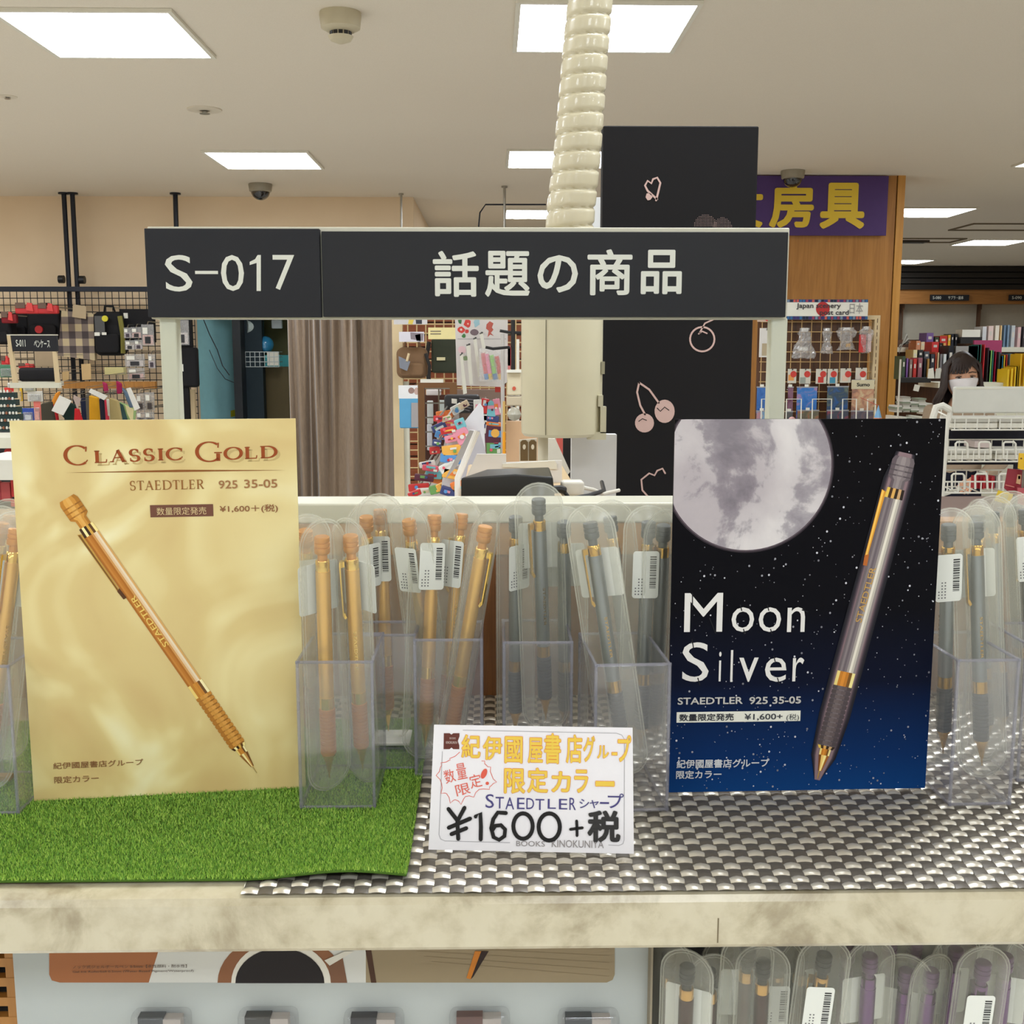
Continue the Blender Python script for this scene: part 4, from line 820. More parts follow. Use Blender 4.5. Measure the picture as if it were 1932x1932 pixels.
MB().tube([(.007, 0, 0), (.016, 0, -.002), (.024, .005, -.006), (.04, .03, -.0062)], .0016, 8).obj('cable', mat((222, 218, 206), .4), pg_)
# white sloping cardboard fixture with a cut-out window, left of the adapter
YW = YB + .22
def wp(px, py, Y=YW): q = P(px, py, Y); return (q.x, q.z)
wt = root('white_tray', 'white sloping acrylic tray standing behind the rail left of the adapter', 'tray', (0, YW, 0)); 
MB().prism([wp(*p) for p in ((862, 940), (900, 856), (955, 856), (955, 872), (1060, 868), (1060, 940))], -.003, .0).obj('back_plate', mat((226, 224, 222), .4), wt)
MB().tube([(*wp(865, 945)[:1], -.02, wp(865, 945)[1]), (wp(864, 900)[0], -.012, wp(864, 900)[1]), (wp(900, 814)[0], 0, wp(900, 814)[1])], .0028, 8).obj('side_rim', mat((238, 236, 230), .3), wt)
MB().prism([wp(*p) for p in ((838, 908), (862, 880), (900, 814), (886, 812))], .004, .008).obj('side_plate', mat((190, 190, 194), .4), wt)
MB().prism([wp(*p) for p in ((948, 880), (948, 874), (1046, 868), (1050, 874), (1050, 884))], -.006, -.0035).obj('front_lip', WHITE, wt)
t = root('tag_holder', 'white card holding two brown tags with round holes behind the adapter', 'card', (0, YW + .06, 0))
def w2(px, py): return wp(px, py, YW + .06)
MB().prism([w2(*p) for p in ((980, 885), (980, 830), (1013, 827), (1013, 885))], 0, .003).obj('card', WHITE, t)
for k in (0, 1):
    o_ = 16 * k; m = MB(); m.prism([w2(982 + o_, 869), w2(982 + o_, 834), w2(986 + o_, 830), w2(992 + o_, 830), w2(996 + o_, 834), w2(996 + o_, 869)], -.001, 0); m.obj('brown_tag', mat((108, 88, 52), .5), t); MB().poly([w2(*p) for p in arc(989 + o_, 843, 3, 5, 0, 340, 10)], -.0013).obj('hole', WHITE, t)
# cream round housing and the coiled hose above it
YH = 1.35; cH = P(1060, 700, YH); rH = 76 / F * YH; zb_, zt_ = P(1060, 822, YH).z, P(1060, 440, YH).z
hs = root('round_housing', 'cream cylindrical housing hanging below the coiled hose behind the sign', 'housing', (cH.x, YH, zb_))
MB().lathe([(rH * .5, 0), (rH * .93, .0005), (rH * .99, .004), (rH, .012), (rH, zt_ - zb_ - .04), (rH * .9, zt_ - zb_ - .02), (rH * .62, zt_ - zb_)], 64).obj('shell', mat((204, 198, 170), .38), hs)
ang = math.radians(-90 - 26); MB().box(rH * math.cos(ang) - .0004, rH * math.sin(ang) - .0008, .004, rH * math.cos(ang) + .0004, rH * math.sin(ang) + .001, zt_ - zb_ - .04).obj('seam', mat((120, 116, 98), .6), hs)
z_ = lambda py: P(1060, py, YH).z - zb_
m = MB(); X1 = P(1105, 800, YH).x - cH.x; X2 = P(1139, 800, YH).x - cH.x
m.box(X1, -.03, z_(826), X2, -.015, z_(812)); m.box(X2 - .007, -.03, z_(814), X2, -.015, z_(765)); m.box(X1 + .012, -.03, z_(765), X2 - .004, -.012, z_(744)); m.obj('bracket', mat((196, 192, 166), .4), hs)
m = MB(); m.box(rH * .93, -.02, z_(705), rH * 1.02, -.004, z_(682)); m.obj('side_button', mat((150, 146, 122), .4), hs)
MB().lathe([(.008, -.09), (.008, 0)], 14, (P(1028, 850, YH).x - cH.x, .02, 0)).obj('stand_pipe', mat((206, 200, 178), .4), hs); MB().lathe([(.05, -zb_), (.05, -zb_ + .01), (.008, -zb_ + .012), (.008, -.09)], 20, (P(1028, 850, YH).x - cH.x, .02, 0)).obj('stand_base', mat((206, 200, 178), .4), hs)
ctr = [(1075, 440), (1076, 400), (1084, 340), (1090, 280), (1098, 180), (1105, 90), (1114, 0), (1122, -120), (1128, -300)]
pth = [P(x, y, YH) for x, y in ctr]; zt = pth[-1]; pth += [Vector((zt.x + .01, YH, 2.3)), Vector((zt.x + .01, YH, CEIL))]
for i in range(1, 9): pth[i].y = YH
# resample
dd = [0]
for i in range(1, len(pth)): dd.append(dd[-1] + (pth[i] - pth[i - 1]).length)
L = dd[-1]; pit = 33.5 / F * YH; st = pit / 12; Pn = []; k = int(L / st)
for i in range(k + 1):
    s_ = i * st; j = max(q for q in range(len(dd) - 1) if dd[q] <= s_ + 1e-9); f = (s_ - dd[j]) / (dd[j + 1] - dd[j]); Pn.append(pth[j].lerp(pth[j + 1], min(f, 1)))
for _ in range(60): Pn = [Pn[0]] + [(Pn[i - 1] + Pn[i] * 2 + Pn[i + 1]) / 4 for i in range(1, len(Pn) - 1)] + [Pn[-1]]
vs = []; fs = []; nn = 40; hr0 = 45 / F * YH
for i, p in enumerate(Pn):
    t_ = (Pn[min(i + 1, k)] - Pn[max(i - 1, 0)]).normalized(); x = t_.cross(Vector((0, 1, 0))).normalized(); y = x.cross(t_); r0 = hr0 * (1 - .12 * min(1, i * st / .32))
    for a in range(nn):
        an = 2 * math.pi * a / nn; ph = (i / 12 + an / (2 * math.pi)) % 1; u = abs(ph - .5) * 2; rr = r0 * (1 - .16 * u ** 7)
        vs.append(p + x * rr * math.cos(an) + y * rr * math.sin(an))
for i in range(k):
    for a in range(nn): c_ = (a + 1) % nn; fs.append((i * nn + a, i * nn + c_, (i + 1) * nn + c_, (i + 1) * nn + a))
m = MB(); m.add([v - Pn[0] for v in vs], fs, True); o = m.obj('coiled_hose', mat((208, 200, 172), .32, coat=.3), auto=80); o.location = Pn[0]; tag(o, 'cream coiled ribbed hose rising from behind the sign to the ceiling', 'hose')
# black cherry signboard and the white board next to it
YC = 1.62
x0, z0, x1, z1 = bx(1134, 238, 1432, 600, YC)
cb = root('black_signboard', 'tall black board printed with pink cherries and hearts behind the sign', 'board', (x0, YC, 0)); W = x1 - x0
box('panel', mat((14, 12, 14), .7), 0, 0, .0, W, .03, z1, cb, .0015, 1)
def cq(px, py): q = P(px, py, YC - .001); return (q.x - x0, q.z)
PK = (196, 166, 158)
def mot(name, fn): m = MB(); m.color(PK); fn(m); m.obj(name, PRINT, cb)
def sk_(m, pts, wd=.0028, cl=False): m.stroke([cq(*p) for p in pts], wd, -.0008, closed=cl)
mot('printed_heart', lambda m: sk_(m, [(1238, 378), (1242, 362), (1246, 345), (1240, 335), (1232, 338), (1229, 346), (1222, 341), (1217, 350), (1222, 360), (1240, 376)]))
mot('printed_small_heart', lambda m: m.poly([cq(*p) for p in ((1222, 378), (1218, 372), (1220, 365), (1225, 364), (1229, 366), (1231, 372), (1227, 377))], -.0008))
mot('printed_cherry_ring', lambda m: sk_(m, arc(1325, 640, 23, 23, 0, 345, 26), .0026, True)); mot('printed_ring_shine', lambda m: sk_(m, [(1318, 630), (1325, 625), (1334, 629)], .002)); mot('printed_stalk', lambda m: sk_(m, [(1320, 628), (1330, 610), (1352, 600)], .0022))
mot('printed_stalk', lambda m: sk_(m, [(1206, 722), (1202, 740), (1208, 765), (1217, 782)])); mot('printed_stalk', lambda m: sk_(m, [(1206, 722), (1225, 735), (1243, 760)]))
mot('printed_cherry', lambda m: m.poly([cq(*p) for p in arc(1216, 798, 18, 18, 0, 340, 20)], -.0008)); mot('printed_cherry', lambda m: m.poly([cq(*p) for p in arc(1254, 776, 19, 22, 0, 340, 20)], -.0008))
mot('printed_large_heart', lambda m: sk_(m, [(1255, 893), (1250, 884), (1240, 888), (1235, 897), (1225, 893), (1210, 905), (1212, 925), (1230, 945)], .0026))
m = MB(); m.color(PK)
for (cx_, cy_, rr) in ((1331, 426, 22), (1363, 428, 18)):
    for i in range(-9, 10):
        for j in range(0, 9):
            px, py = cx_ + i * 2.9, cy_ - j * 2.9
            if (px - cx_) ** 2 + (py - cy_) ** 2 < rr * rr: q = cq(px, py); m.poly([(q[0] - .0005, q[1]), (q[0], q[1] - .0005), (q[0] + .0005, q[1]), (q[0], q[1] + .0005)], -.0007)
o = m.obj('printed_halftone', PRINT, cb); o['kind'] = 'stuff'
m = MB(); q = cq(1245, 776); m.color((14, 12, 14)).stroke([cq(1240, 770), cq(1246, 776), cq(1254, 768), cq(1262, 774)], .0014, -.001); m.stroke([cq(1205, 795), cq(1212, 790), cq(1220, 793)], .0012, -.001); m.obj('printed_shine', PRINT, cb)
x0, z0, x1, z1 = bx(1110, 372, 1134, 700, YC + .2)
o = MB().box(0, 0, 0, x1 - x0 + .04, .02, z1).obj('white_board', mat((224, 224, 222), .5)); o.location = (x0, YC + .2, 0); tag(o, 'narrow white board edge between the hose and the black cherry board', 'board')
x0, z0, x1, z1 = bx(1078, 820, 1134, 935, YB + .62)
o = MB().box(0, 0, z0 - .1, x1 - x0 + .02, .02, z1).obj('white_side_panel', mat((206, 206, 204), .5)); o.location = (x0, YB + .62, 0); tag(o, 'white panel under the round housing beside the black cherry board', 'panel')
# ================================================================== LEFT WALL DISPLAY
Yw = 8.55
def nbox(name, m, q, Y, d, label, cat, group=None, bw=.004, seg=2, rot=0, parts=True):
    """upright thing measured from the photo at depth Y, d thick; root at its base"""
    x0, z0, x1, z1 = bx(*q, Y); t = root(name, label, cat, ((x0 + x1) / 2, Y, z0), group=group, rot=(0, R(rot), 0)); w, h = (x1 - x0) / 2, z1 - z0
    box('body', m, -w, 0, 0, w, d, h, t, bw, seg); return t, w, h
def single(name, m, q, Y, d, label, cat, group=None, rot=0, bw=0, fl=0, to=None):
    x0, z0, x1, z1 = bx(*q, Y); z0 = 0 if fl else z0; w, h = (x1 - x0) / 2, z1 - z0
    o = MB().box(-w, 0, -h / 2, w, d, h / 2).obj(name, m); o.location = ((x0 + x1) / 2, Y, (z0 + z1) / 2); o.rotation_euler = (0, R(rot), 0); tag(o, label, cat, group)
    if bw: bev(o, bw)
    if to: MB().tube([(0, d * .5, 0), (0, to - Y, 0)], .003, 5).obj('bracket', STEEL, o)
    return o
def ppoly(name, pts, Y, d, m, label=None, cat=None, group=None, parent=None, sp=None):
    """thick flat piece whose outline was measured at depth Y"""
    w_ = [P(px, py, Y) for px, py in pts]; cx = sum(v.x for v in w_) / len(w_); cz = min(v.z for v in w_)
    if parent is None:
        o = MB().prism([(v.x - cx, v.z - cz) for v in w_], 0, d).obj(name, m); o.location = (cx, Y, cz); tag(o, label, cat, group)
    else:
        l = parent.location; o = MB().prism([(v.x - l.x, v.z - l.z) for v in w_], Y - l.y, Y - l.y + d).obj(name, m, parent)
        if label: o['label'] = label
    return o
def hk(o, px, py, Y, Yto=8.59, m=STEEL, nm='hook'):
    a = o.matrix_basis.inverted() @ P(px, py, Y); b_ = P(px, py, Y); b_ = o.matrix_basis.inverted() @ Vector((b_.x, Yto, b_.z)); MB().tube([a, b_], .0018, 5).obj(nm, m, o); return o
# tensioned black poles
def pole(pb0, pb1, Yp, wpx, label, knob=None, m=DKMETAL):
    a = P(pb0[0], pb0[1], Yp); b_ = P(pb1[0], pb1[1], Yp); x = b_.x; xb = a.x; w_ = wpx / F * Yp / 2
    t = root('ceiling_pole', label, 'pole', (xb, Yp, 0)); top = CEIL
    MB().tube([(0, 0, 0), (x - xb, 0, top - .01)], w_, 8).obj('tube', m, t); MB().lathe([(w_ * 2.2, top - .012), (w_ * 2.2, top)], 16, (x - xb, 0, 0)).obj('ceiling_plate', m, t); MB().lathe([(w_ * 2.2, 0), (w_ * 2.2, .012)], 16).obj('foot_plate', m, t)
    if knob:
        k = P(knob[0], knob[1], Yp); MB().lathe([(.03, -.02), (.03, .02)], 12, (k.x - xb - .0, 0, k.z), 'x').obj('knob', BLACK, t)
    return t
pole((133, 600), (121, 376), 8.7, 9, 'left one of the two close dark poles up to the ceiling at left', (116, 527))
pole((148, 600), (137, 376), 8.7, 9, 'right one of the two close dark poles up to the ceiling at left', (155, 528))
pole((332, 600), (331, 374), 8.7, 9, 'single dark ceiling pole rising above the number plate of the sign')
pole((753, 500), (757, 377), 8.7, 4, 'thin steel ceiling pole above the middle of the sign', m=STEEL)
pole((950, 500), (952, 370), 8.3, 5, 'thin steel ceiling pole just left of the far ceiling light', m=STEEL)
a = P(903, 428, 8.3); b_ = P(916, 386, 8.3); c = P(1030, 386, 8.3)
o = MB().tube([(0, 0, 0), (.01, 0, .1), (b_.x - a.x, 0, b_.z - a.z), (c.x - a.x, 0, c.z - a.z)], .006, 6).obj('curved_wire', DKMETAL); o.location = a; tag(o, 'thin dark curved wire hanging from the ceiling left of the hose', 'wire')
# wire grid with its top rail
def grid(name, q, Y, pitch, rad, m, label, cat='wire grid', rail=None, vx=True):
    x0, z0, x1, z1 = bx(*q, Y); t = root(name, label, cat, (x0, Y, z0)); W, H = x1 - x0, z1 - z0; k = MB(); h_ = MB(); i = 0
    while i * pitch < W: k.tube([(i * pitch, 0, 0), (i * pitch, 0, H)], rad, 4, sm=False); i += 1
    i = 0
    while i * pitch < H: h_.tube([(0, -rad, H - i * pitch), (W, -rad, H - i * pitch)], rad, 4, sm=False); i += 1
    o = k.obj('upright_wire', m, t); o['kind'] = 'stuff'; o = h_.obj('cross_wire', m, t); o['kind'] = 'stuff'
    if rail: box('rail', rail, -.01, -.015, H, W + .01, .015, H + .035, t)
    return t
grid('wire_grid', (-60, 550, 366, 900), 8.6, .051, .003, DKMETAL, 'black wire grid on the beige left wall behind the bags', rail=DKMETAL)
NYL = mat((24, 23, 25), .75, bump=.3, bscale=60); RED = mat((186, 38, 40), .55); DRED = mat((120, 26, 32), .6)
def bag(q, label, cat='bag', m=NYL, Y=8.35, d=.12, extra=None, name='backpack', group='bags hanging on the left wall grid', rot=0):
    x0, z0, x1, z1 = bx(*q, Y); t = root(name, label, cat, ((x0 + x1) / 2, Y, z0), group=group, rot=(0, R(rot), 0)); w, h = (x1 - x0) / 2, z1 - z0
    r_ = min(w, h) * .45; o = MB().prism(rrect(-w, 0, w, h, r_, 6), 0, d).obj('body', m, t); bev(o, .02, 3)
    o = MB().prism(rrect(-w * .8, h * .06, w * .8, h * .5, r_ * .6, 5), -.03, 0).obj('front_pocket', m, t); bev(o, .012, 2)
    MB().tube([(-.04, d * .5, h - .01), (-.03, d * .4, h + .04), (.03, d * .4, h + .04), (.04, d * .5, h - .01)], .008, 6).obj('handle', m, t)
    if Y > 7: MB().tube([(0, d * .4, h + .035), (0, 8.59 - Y, h + .035)], .005, 5).obj('hook', STEEL, t)
    return t, w, h
t, w_, h_ = bag((52, 583, 112, 640), 'round black backpack with a red round badge, top left of the wall'); MB().lathe([(.028, -.045), (.028, -.03)], 16, (-.02, 0, h_ * .32), 'y').obj('badge', RED, t)
t, w_, h_ = bag((20, 590, 52, 640), 'black backpack left of the one with the round red badge', Y=8.42)
t, w_, h_ = bag((-20, 600, 19, 650), 'black backpack cut by the left edge of the photo', Y=8.2)
def tuft(q, label, m, Y=8.1, n=7, seed=1):
    x0, z0, x1, z1 = bx(*q, Y); rs = random.Random(seed); t = root('pouch_header', label, 'pencil case', ((x0 + x1) / 2, Y, z0)); W, H = x1 - x0, z1 - z0
    box('case', m, -W / 2, 0, 0, W / 2, .04, H * .8, t, .01); box('header', mat((104, 82, 70), .6), -W * .45, -.006, H * .5, -W * .05, .0, H, t); MB().tube([(0, .0, H * .7), (0, 8.59 - Y, H * .7)], .004, 5).obj('hook', STEEL, t); MB().prism([(W * .0, H * .3), (W * .3, H * .2), (W * .25, H * .95), (W * .05, H)], -.01, 0).obj('tag', mat((206, 60, 56), .5), t); return t
tuft((28, 571, 72, 592), 'red and black case high on the grid above the left bags', RED); tuft((71, 572, 108, 592), 'red and black case above the round backpack', RED, seed=2)
tuft((2, 588, 30, 610), 'dark red case with pale header at the far left of the grid', DRED); tuft((2, 671, 20, 690), 'small bright red case beside the white frame post at left', RED); tuft((34, 685, 62, 695), 'bright red case seen low through the small S-011 frame', RED)
# plaid tote
def f_plaid(nt, b):
    v = mapped(nt, (1, 1, 1)); s = N(nt, 'ShaderNodeSeparateXYZ'); nt.links.new(v, s.inputs[0]); outs = []
    for ax, sc in ((0, 10.5), (2, 9.5)):
        mu = N(nt, 'ShaderNodeMath', operation='MULTIPLY'); mu.inputs[1].default_value = sc; nt.links.new(s.outputs[ax], mu.inputs[0]); fr = N(nt, 'ShaderNodeMath', operation='FRACT'); nt.links.new(mu.outputs[0], fr.inputs[0])
        g_ = N(nt, 'ShaderNodeMath', operation='GREATER_THAN'); g_.inputs[1].default_value = .5; nt.links.new(fr.outputs[0], g_.inputs[0]); outs.append(g_)
    ad_ = N(nt, 'ShaderNodeMath', operation='ADD'); nt.links.new(outs[0].outputs[0], ad_.inputs[0]); nt.links.new(outs[1].outputs[0], ad_.inputs[1]); dv_ = N(nt, 'ShaderNodeMath', operation='DIVIDE'); dv_.inputs[1].default_value = 2; nt.links.new(ad_.outputs[0], dv_.inputs[0])
    r = ramp(nt, dv_.outputs[0], [(0, (186, 168, 132)), (.4, (120, 106, 96)), (.9, (66, 56, 56))], 'CONSTANT'); nt.links.new(r.outputs[0], b.inputs['Base Color']); b.inputs['Roughness'].default_value = .8
tt = root('plaid_tote', 'beige and brown checked tote bag hanging on the left wall', 'bag', P(145, 680, 8.3)); l = tt.location; hk(tt, 150, 585, 8.3)
ppoly('body', ((116, 586), (176, 592), (179, 680), (109, 671)), 8.3, .05, proc('plaid_cloth', f_plaid), parent=tt); ppoly('paper_tag', ((138, 574), (163, 578), (162, 602), (136, 598)), 8.28, .003, mat((176, 156, 124), .6), parent=tt)
t, w_, h_ = bag((178, 588, 230, 671), 'tall black backpack with yellow round tag and olive side', Y=8.3)
MB().lathe([(.022, -.04), (.022, -.03)], 16, (-.005, 0, h_ * .84), 'y').obj('round_tag', mat((206, 196, 40), .5), t); MB().box(-w_ * .75, -.034, h_ * .48, -w_ * .1, -.03, h_ * .9).obj('label_card', mat((72, 72, 72), .4), t)
MB().box(-w_ * .8, -.036, h_ * .45, -w_ * .45, -.034, h_ * .53).obj('white_sticker', WHITE, t); MB().box(-w_ * .3, -.036, h_ * .47, 0, -.034, h_ * .53).obj('white_sticker', WHITE, t); MB().tube([(w_ * .96, -.004, h_ * .05), (w_ * 1.0, -.004, h_ * .5), (w_ * .86, -.004, h_ * .9)], .018, 6).obj('side_trim', mat((128, 122, 60), .7), t)
# dark case board with hanging packets
t, w_, h_ = nbox('hanging_case', NYL, (228, 583, 288, 646), 8.35, .06, 'wide black organiser case under the left end of the sign', 'case'); MB().box(-w_ * .75, -.003, h_ * .72, -w_ * .5, 0, h_ * .88).obj('white_sticker', WHITE, t)
t, w_, h_ = nbox('hanging_case', NYL, (322, 655, 370, 731), 8.3, .08, 'black soft case with small white label beside the blue doorway', 'case', bw=.02); MB().box(-w_ * .4, -.003, h_ * .4, w_ * .0, 0, h_ * .58).obj('white_sticker', WHITE, t); MB().box(-.025, .02, -.5, .025, .06, 0).obj('strap', NYL, t)
t, w_, h_ = nbox('hanging_case', NYL, (320, 598, 360, 655), 8.38, .05, 'black case behind the white phone packet right of the left sign post', 'case')
def packet(q, label, Y=8.2, seed=0, cols=((70, 70, 74), (200, 196, 190))):
    x0, z0, x1, z1 = bx(*q, Y); W, H = x1 - x0, z1 - z0; t = root('packet', label, 'packet', (x0, Y, z0), group='clear accessory packets on the left wall')
    box('bag', CELLO, 0, 0, 0, W, .012, H, t); box('card', mat(cols[1], .5), W * .08, .002, H * .05, W * .92, .01, H * .5, t); box('item', mat(cols[0], .5), W * .28, -.004, H * .1, W * .72, .002, H * .42, t); box('price_tag', WHITE, W * .1, -.002, H * .55, W * .5, .001, H * .85, t); MB().tube([(W * .5, .005, H), (W * .5, .03, H + .02), (W * .5, 8.59 - Y, H + .02)], .004, 5).obj('hook', STEEL, t); return t
for q, l_, s_ in (((234, 618, 247, 638), 'small packet, upper left of four on the black board', 1), ((248, 617, 266, 638), 'small packet, upper right of four on the black board', 2), ((236, 642, 253, 660), 'small packet with pink card on the black board', 3), ((254, 641, 268, 659), 'small packet with dark card on the black board', 4), ((268, 612, 289, 652), 'clear packet partly behind the left sign post', 5),
    ((236, 668, 272, 692), 'wide clear packet below the black board', 6), ((280, 668, 292, 695), 'narrow packet beside the left sign post, lower', 7), ((241, 694, 272, 716), 'white edged tablet case packet above the wooden rail', 8), ((327, 604, 355, 651), 'clear packet with square black print right of the left sign post', 9), ((327, 755, 342, 796), 'hanging clear packet just above the gold poster', 10)):
    packet(q, l_, seed=s_, cols=(((40, 40, 44), (206, 196, 190)), ((60, 50, 60), (190, 176, 180)), ((30, 30, 34), (214, 170, 160)))[s_ % 3])
# shelf rails with hooks
o = box('wooden_rail', OAK, *(lambda a: (a[0], 7.9, a[1], a[2], 7.95, a[3]))(bx(118, 720, 292, 733, 7.9))); hk(o, 200, 726, 7.94, nm='bracket'); tag(bpy.data.objects['wooden_rail'], 'orange brown wooden rail behind the hanging pencil cases', 'rail')
o = box('white_rail', OFFW, *(lambda a: (a[0], 7.7, a[1], a[2], 7.74, a[3]))(bx(20, 719, 116, 728, 7.7))); hk(o, 60, 724, 7.73, nm='bracket'); tag(bpy.data.objects['white_rail'], 'white rail below the small S-011 sign frame', 'rail')
t, w_, h_ = nbox('folded_pouch', mat((196, 186, 130), .6), (197, 693, 233, 707), 8.1, .06, 'pale yellow folded pouch lying on the rail below the backpack', 'pouch'); hk(t, 215, 697, 8.1)
# small sign frame S-011
Y6 = 6.4; x0, z0, x1, z1 = bx(20, 633, 108, 722, Y6); t = root('aisle_sign', 'small dark S-011 sign with two cream posts in front of the bags at left', 'sign', (x0, Y6, z0)); W, H = x1 - x0, z1 - z0; hz = P(50, 663, Y6).z - z0
box('plate', DKPLATE, 0.015, -.01, hz, W, .01, H, t); box('top_edge', OFFW, 0, -.012, H, W, .012, H + .006, t); MB().prism([(0, H), (.02, H), (.04, 0), (.015, 0)], -.012, .01).obj('post', CREAM, t); MB().prism([(W - .03, hz), (W - .01, hz), (W, 0), (W - .025, 0)], -.008, .01).obj('post', CREAM, t); box('lower_rail', OFFW, 0, -.012, -.03, W, .02, 0, t); MB().box(.015, .0, -z0, .04, .02, -.03).obj('leg', CREAM, t)
def s6(px, py): q = P(px, py, Y6); return q.x - x0, q.z - z0
for s_, q in (('S-011', (32, 641, 49, 654)), ('ペンケース', (66, 641, 95, 656))):
    a, b_ = s6(q[0], q[3]), s6(q[2], q[1]); text('lettering', s_, (a[0], a[1], b_[0], b_[1]), -.011, LETTERW, t, .01)
nbox('black_pouch', NYL, (34, 694, 104, 720), 7.4, .1, 'low black pouch row seen through the S-011 sign frame', 'pouch', bw=.02); hk(bpy.data.objects['black_pouch'], 70, 700, 7.45)
nbox('paper_bag', mat((160, 140, 112), .7), (66, 662, 104, 692), 7.6, .03, 'brown paper header hanging inside the S-011 sign frame', 'header card'); hk(bpy.data.objects['paper_bag'], 86, 670, 7.62)
# fanned pencil cases on hooks
CASES = [((76, 762), (96, 757), (104, 800), (78, 800), (66, 62, 50), 'olive brown'), ((90, 758), (104, 764), (110, 800), (98, 812), (170, 30, 36), 'dark red'), ((108, 775), (132, 760), (144, 766), (140, 812), (24, 44, 38), 'dark green'), ((140, 770), (147, 772), (160, 812), (138, 812), (200, 38, 44), 'bright red triangular'),
    ((150, 752), (162, 750), (168, 812), (156, 812), (32, 38, 62), 'navy'), ((160, 745), (168, 742), (170, 812), (164, 812), (96, 92, 82), 'grey'), ((167, 746), (184, 750), (188, 812), (168, 812), (206, 150, 28), 'golden yellow'), ((186, 752), (194, 752), (198, 812), (190, 812), (28, 26, 40), 'blackish'),
    ((194, 755), (200, 755), (206, 812), (198, 812), (206, 60, 78), 'crimson striped'), ((200, 753), (210, 754), (206, 785), (203, 785), (206, 200, 186), 'pale card'), ((205, 750), (222, 756), (232, 812), (208, 812), (168, 150, 100), 'tan'), ((222, 758), (256, 770), (250, 812), (228, 812), (150, 176, 116), 'green striped'), ((228, 730), (240, 742), (252, 768), (244, 770), (88, 106, 124), 'slate blue'), ((104, 742), (112, 738), (104, 764), (94, 762), (220, 140, 46), 'orange'), ((218, 718), (228, 724), (228, 742), (220, 744), (146, 24, 70), 'magenta'), ((192, 720), (200, 724), (203, 740), (196, 742), (160, 40, 80), 'pinkish')]
for i, cs in enumerate(CASES):
    Yc = 7.2 + .05 * ((i * 5) % 7); q = cs[:4]; t = root('pencil_case', '%s pencil case hanging on a hook above the gold poster' % cs[5], 'pencil case', (P(*q[3], Yc).x, Yc, P(q[3][0], max(p[1] for p in q), Yc).z), group='pencil cases hanging above the gold poster')
    o = ppoly('body', q, Yc, .035, mat(cs[4], .75, bump=.2, bscale=80), parent=t); bev(o, .008)
    a = P((q[0][0] + q[1][0]) / 2, min(q[0][1], q[1][1]), Yc) - t.location; MB().tube([(a.x, a.y + .01, a.z), (a.x, a.y - .01, a.z + .04), (a.x, 7.88 - Yc, a.z + .05)], .002, 5).obj('hook', STEEL, t)
    if 'green striped' in cs[5]:
        ppoly('stripe', ((226, 760), (232, 764), (240, 790), (246, 812), (238, 812), (230, 790)), Yc - .004, .004, mat((52, 80, 78), .7), parent=t); ppoly('stripe', ((236, 764), (252, 772), (250, 800), (240, 780)), Yc - .004, .004, mat((226, 214, 160), .7), parent=t)
for q, rt, l_ in ((((112, 746), (135, 756), (119, 784), (97, 775)), 0, 'large white price tag tilted over the dark green pencil case'), (((171, 733), (203, 747), (196, 755), (167, 740)), 0, 'white slanting tag over the yellow pencil case'), (((238, 733), (246, 731), (264, 770), (254, 775)), 0, 'white and green tag hanging right of the slate blue case'), (((153, 687), (171, 686), (172, 716), (155, 717)), 0, 'white upright price tag standing on the wooden rail'), (((117, 702), (130, 700), (130, 716), (118, 719)), 0, 'tan square tag left of the white upright price tag'), (((139, 745), (153, 752), (146, 772), (138, 752)), 0, 'pinkish grey tag beside the navy pencil case')):
    c_ = (192, 160, 110) if 'tan' in l_ else (178, 158, 148) if 'pinkish' in l_ else (226, 224, 216); o = ppoly('price_tag', q, 7.1 if q[0][1] > 725 else 7.8, .004, mat(c_, .5), l_, 'price tag'); hk(o, (q[0][0] + q[1][0]) / 2, (q[0][1] + q[1][1]) / 2 + 3, 7.1 if q[0][1] > 725 else 7.8, 7.92 if q[0][1] > 725 else 8.59, DKMETAL)
# hanging glassy packets right of the cases
for i, (q, c_) in enumerate((((258, 742, 272, 775), (120, 104, 90)), ((274, 740, 290, 775), (140, 120, 96)), ((258, 776, 273, 800), (84, 78, 80)), ((274, 776, 290, 800), (96, 88, 88)))): packet(q, ('clear hanging packet, upper left of four below the wooden rail', 'clear hanging packet, upper right of four below the wooden rail', 'clear hanging packet, lower left of four beside the sign post', 'clear hanging packet, lower right of four beside the sign post')[i], 7.8, i, ((60, 52, 50), c_))
# pen stand and blister packs at the left edge
pst = root('pen_stand', 'dark teal stepped pen stand with rows of white pen ends at the left edge', 'pen stand', P(0, 815, 5.6)); l = pst.location
pw0 = P(-60, 815, 5.6).x - l.x; pw1 = P(44, 815, 5.6).x - l.x
for i in range(6):
    zz = .015 + i * .035; box('step', mat((26, 52, 50), .5), pw0, .03 * i, zz - .03, pw1 - .02 * i, .03 * i + .05, zz, pst)
    for j in range(14):
        xx = pw1 - .02 * i - .012 - j * .0165; m = MB(); m.lathe([(.0042, 0), (.0042, .006), (0, .0075)], 8, (xx, -.006, 0)); m.M = Matrix.Translation((0, .03 * i, zz)); m2 = MB(); m2.lathe([(.0052, 0), (.0052, .012), (0, .014)], 8, (xx, .03 * i - .004, zz)); m2.obj('pen_cap', WHITE if (i + j) % 5 else mat((150, 90, 60), .5), pst)
